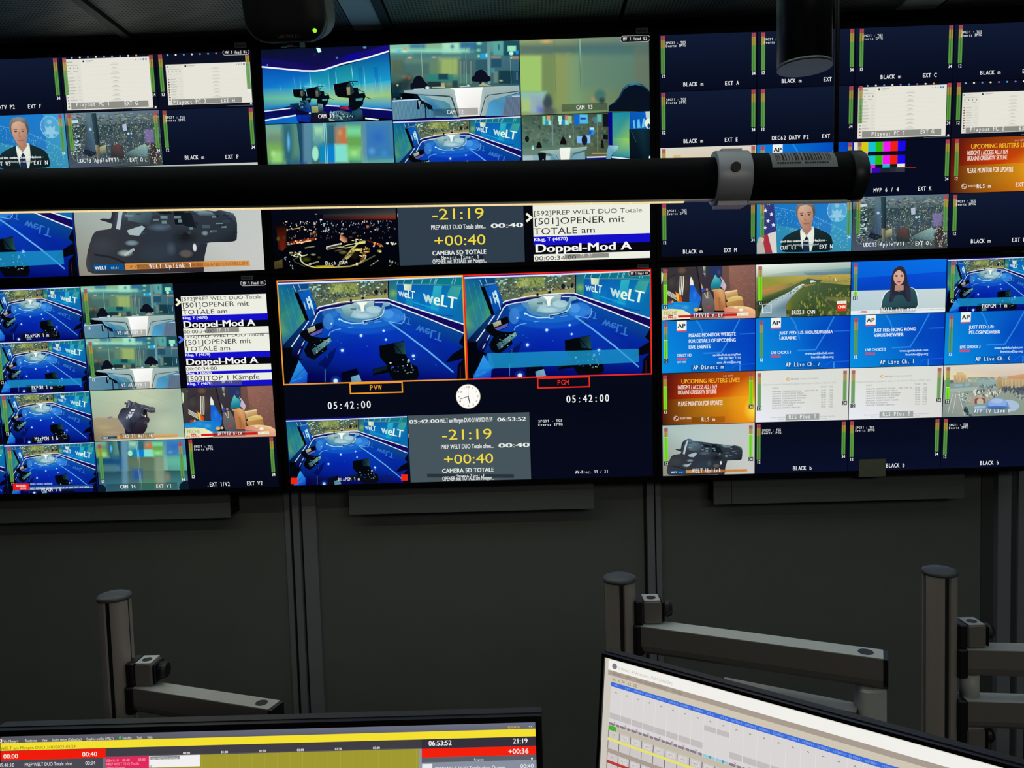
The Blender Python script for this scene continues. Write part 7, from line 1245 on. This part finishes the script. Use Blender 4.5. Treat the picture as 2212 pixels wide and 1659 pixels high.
for t, x0, x1 in (('Viz Mosart', 8, 40), ('Rundowns', 55, 80), ('View', 91, 103), ('Studio setups (DefaultSet)', 113, 177), ('Graphics profiles (WELT)', 187, 246), ('Standby', 265, 285), ('Tools', 296, 308), ('Help', 319, 330)): tx(t, x0, x1, 1604, 5.6)
p.ell(260, 1593, 2.6, 3.4, '#30d048'); tx('REHEARSAL', 1097, 1124, 1603, 4.5, '#d8c040'); tx('_', 1131, 1136, 1602, 4); p.line([(1140, 1568), (1144, 1568), (1144, 1572)], 1, '#c8c8d0'); tx('x', 1146, 1150, 1601.5, 4.6)
tx('WELT am Morgen DUO 3/10/2022 05:59', 2, 164, 1619.5, 6.4, '#8c7c18', .01)
tx('00:00', 8, 40, 1638.5, 9.5, '#f8f0e8', .015); tx('00:40', 178, 211, 1638.5, 9.5, '#f8f0e8', .015); tx('05:41:10', -2, 32, 1656.5, 7.5); tx('PREP WELT DUO Totale ohne', 54, 157, 1656.5, 7.5); tx('00:04', 185, 207, 1656.5, 7.5)
tx('05:41:10', 231, 257, 1651.5, 5.6, '#f8b0c0'); tx('00:40', 265, 281, 1651.5, 5.6, '#f8b0c0'); tx('00:00', 299, 315, 1651.5, 5.6, '#f8b0c0'); tx('PREP WELT DUO Totale', 231, 301, 1659.5, 5.8, '#f0a8b8'); tx('ohne Orange', 231, 271, 1667.5, 5.8, '#f0a8b8'); tx('Totale WELT DUO mit Totale', 325, 386, 1649.3, 4.6, '#e0e0e0'); p.line([(324, 1654), (328.5, 1654), (328.5, 1658), (324, 1658), (324, 1654)], 1, '#505050')
for t, x in (('00:30', 396), ('01:00', 478), ('01:30', 560), ('02:00', 642), ('02:30', 724), ('03:00', 806)): tx(t, x, x+15, 1639.5, 5, '#f0f0f0', .02)
tx('06:53:52', 926, 976, 1635.5, 10.5, '#f4f4f4', .02); tx('21:19', 1108, 1140, 1635.5, 10.5, '#f4f4f4', .02); tx('+00:36', 1098, 1142, 1657.5, 10.5, '#f8f0f0', .02); tx('Program', 1024, 1045, 1670.5, 4.8); p.ell(1149, 1637.5, 2, 2.4, '#f0f0f0'); tx('PREP WELT DUO Totale ohne Orange', 940, 1091, 1690, 8, '#e8ecf0', .01); tx('00:40', 1124, 1153, 1689, 8.5, '#e8ecf0', .01)
p.obj('screen', D1['o'])
# right one: playback automation, turned towards the photographer's left
d1 = 1.0
TL = CAM+ray(1308, 1418.5)*d1; Q2 = at_z(1904, 1583.5, TL.z); exr = Q2-TL
Wr = .527; Hr = Wr*9/16*1.08
D2 = desk_screen('desk_screen', TL, exr, math.radians(8), Wr, Hr, .0042, 'angled desk screen with a pale spreadsheet and thin blue header, bottom right')
U = Vector(D2['nv'])
p = Pic((0, 0, Wr, Hr), .0, D2['ph']); p.F = lambda x, y: (x, y); p.poly([(0, 0), (Wr, 0), (Wr, Hr), (0, Hr)], ['#ccc8bc', '#d8d4c8', '#d8d4d0', '#d0c8c0'])
a = p.ph(1311, 1452); S = lambda x, y: D2['ph'](x, y)
k_ = {n: S(1320, y)[1] for n, y in (('t0', 1430), ('t1', 1448), ('g1', 1457), ('b0', 1472.5), ('b1', 1482), ('c1', 1550), ('c2', 1560), ('r0', 1566), ('r1', 1574), ('gr', 1585))}
x0_ = S(1320, 1475)[0]
R_ = lambda xa, ya, xb, yb, c, al=1.0: p.poly([(xa, ya), (xb, ya), (xb, yb), (xa, yb)], c, al)
R_(x0_*.5, k_['t0']-.003, Wr, k_['t1'], '#f2f0ea'); R_(x0_*.5, k_['t1'], Wr, k_['g1']+.001, '#a89c90'); R_(x0_, k_['g1']+.001, Wr, k_['b0'], '#cfc6b4'); R_(x0_, k_['b0'], Wr, k_['b1'], '#3c6cd8')
R_(x0_, k_['b1'], Wr, Hr-.01, '#d9d5d4')
tt = lambda t, xa, xb, y, h, c, b_=0: p.text(t, xa, y, xb, y, h, c, b_)
hT = k_['t1']-k_['t0']
p.ell(x0_+.004, k_['t0']+hT*.4, .0036, .0036, '#807880'); tt('Viz Mosart - AV Automation | PCR1 (DefaultSet)', x0_+.008, x0_+.086, k_['t1']-hT*.34, .0038, '#bcb8b0')
tt('Settings', x0_+.002, x0_+.014, k_['g1']-.0008, .0032, '#84786c'); tt('View', x0_+.021, x0_+.029, k_['g1']-.0008, .0032, '#84786c'); tt('Studio setups (DefaultSet)', x0_+.036, x0_+.078, k_['g1']-.0008, .0032, '#84786c'); tt('Standby', x0_+.086, x0_+.099, k_['g1']-.0008, .0032, '#84786c')
for t, xx in (('HA', 0), ('N', .008), ('FW', .0135), ('L2', .0225), ('L2', .031)): tt(t, x0_+.002+xx, x0_+.002+xx+.0022*len(t), k_['b0']-.0022, .0032, '#685e54', .01)
cw = .0161; hd = ['DVE1', 'DVE2', 'SERVER A', 'SERVER B', 'EXPLAY A', 'EXPLAY B', 'HYBRID A', 'HYBRID B', 'VIZ 03', 'VIZ 04']+['EXTERN '+c_ for c_ in 'ABCDEFGHIJKLMNOPQRSTUV']
hb = k_['b1']-k_['b0']
for k, t in enumerate(hd):
    xa = x0_+k*cw
    if xa > Wr-.02: break
    wt = min(cw-.0028, len(t)*.0016); tt(t, xa+cw/2-wt/2, xa+cw/2+wt/2, k_['b1']-hb*.28, hb*.42, '#90b0ec', .01)
    ym = k_['b1']+hb*1.3; p.line([(xa+cw/2-.0012, ym), (xa+cw/2, ym-.0016), (xa+cw/2+.0012, ym)], .0006, '#807870')
    R_(xa+cw, k_['b1'], xa+cw+.0004, k_['c2'], '#e8e4e4', .9)
    c0_, c1_ = (k_['c1']-.0062, k_['c1']+.001)
    if k not in (8, 9): R_(xa+.0005, c0_, xa+cw-.0005, c1_, '#c2bcbc'); ym = c1_+.004; p.line([(xa+cw/2-.0012, ym-.001), (xa+cw/2, ym+.0006), (xa+cw/2+.0012, ym-.001)], .0006, '#807870')
    else: R_(xa+.0005, k_['b1']+.012, xa+cw-.0005, k_['b1']+.018, '#c2bcbc')
    R_(xa+.0003, k_['c2']+.0004, xa+cw-.0006, k_['r0'], '#88788a' if k not in (8, 9) else '#98c8d8'); R_(xa+cw*.5, k_['c2']+.0002, xa+cw*.68, k_['r0'], '#b8b0b4' if k not in (8, 9) else '#5898b8')
R_(x0_, k_['r0'], Wr, k_['r0']+.0065, '#c4bcaa'); R_(x0_, k_['r0']+.0005, x0_+.0115, k_['r0']+.0062, '#48b030')
gy = k_['r0']+.0065
for row in range(6):
    R_(x0_, gy, Wr, gy+.0225, '#cdc8c6')
    for k in range(31):
        xa = x0_+k*cw; R_(xa, gy, xa+.0008, gy+.0225, '#50485c')
        if k: R_(xa+.0032, gy+.0022, xa+cw-.0032, gy+.0072, '#dcd8d4'); tt('%04d' % (801+k+row*13), xa+.0045, xa+cw-.0045, gy+.006, .0024, '#a09898')
        else: tt(str(97+row), xa+.006, xa+.010, gy+.006, .0026, '#a09898')
    R_(x0_, gy+.0092, Wr, gy+.0128, ['#e4e078', '#b83c34', '#e4e078', '#50a850', '#b83c34', '#e4e078'][row]); R_(x0_, gy+.0225, Wr, gy+.028, '#a89c90' if row % 2 == 0 else '#c4bcaa'); gy += .028
p.obj('screen', D2['o'])
m = MB().box((-.0078, -.115, -.018), (-.0042, -.085, -.004)).box((-.0078, -.142, -.018), (-.0042, -.122, -.004)).box((-.0108, -.100, -.014), (-.0079, -.094, -.008)); m.build('side_button', mat('button_black', '#0a0a0c', .5), D2['o'])
# foot and neck under each desk screen
for D, wd in ((D1, Wd), (D2, Wr)):
    t = D['o']; Mi = t.matrix_world.inverted(); c3 = t.matrix_world @ Vector((wd/2, -wd*.30, -.05)); F_ = Matrix.Translation((c3.x, c3.y, DT))
    MB().box((-.03, -.012, .012), (.03, .012, c3.z-DT), F_).rbox((-.12, -.09, 0), (.12, .09, .012), .02, F_, ax=2).build('stand', MATS['desk_screen_shell'], t, Mi)
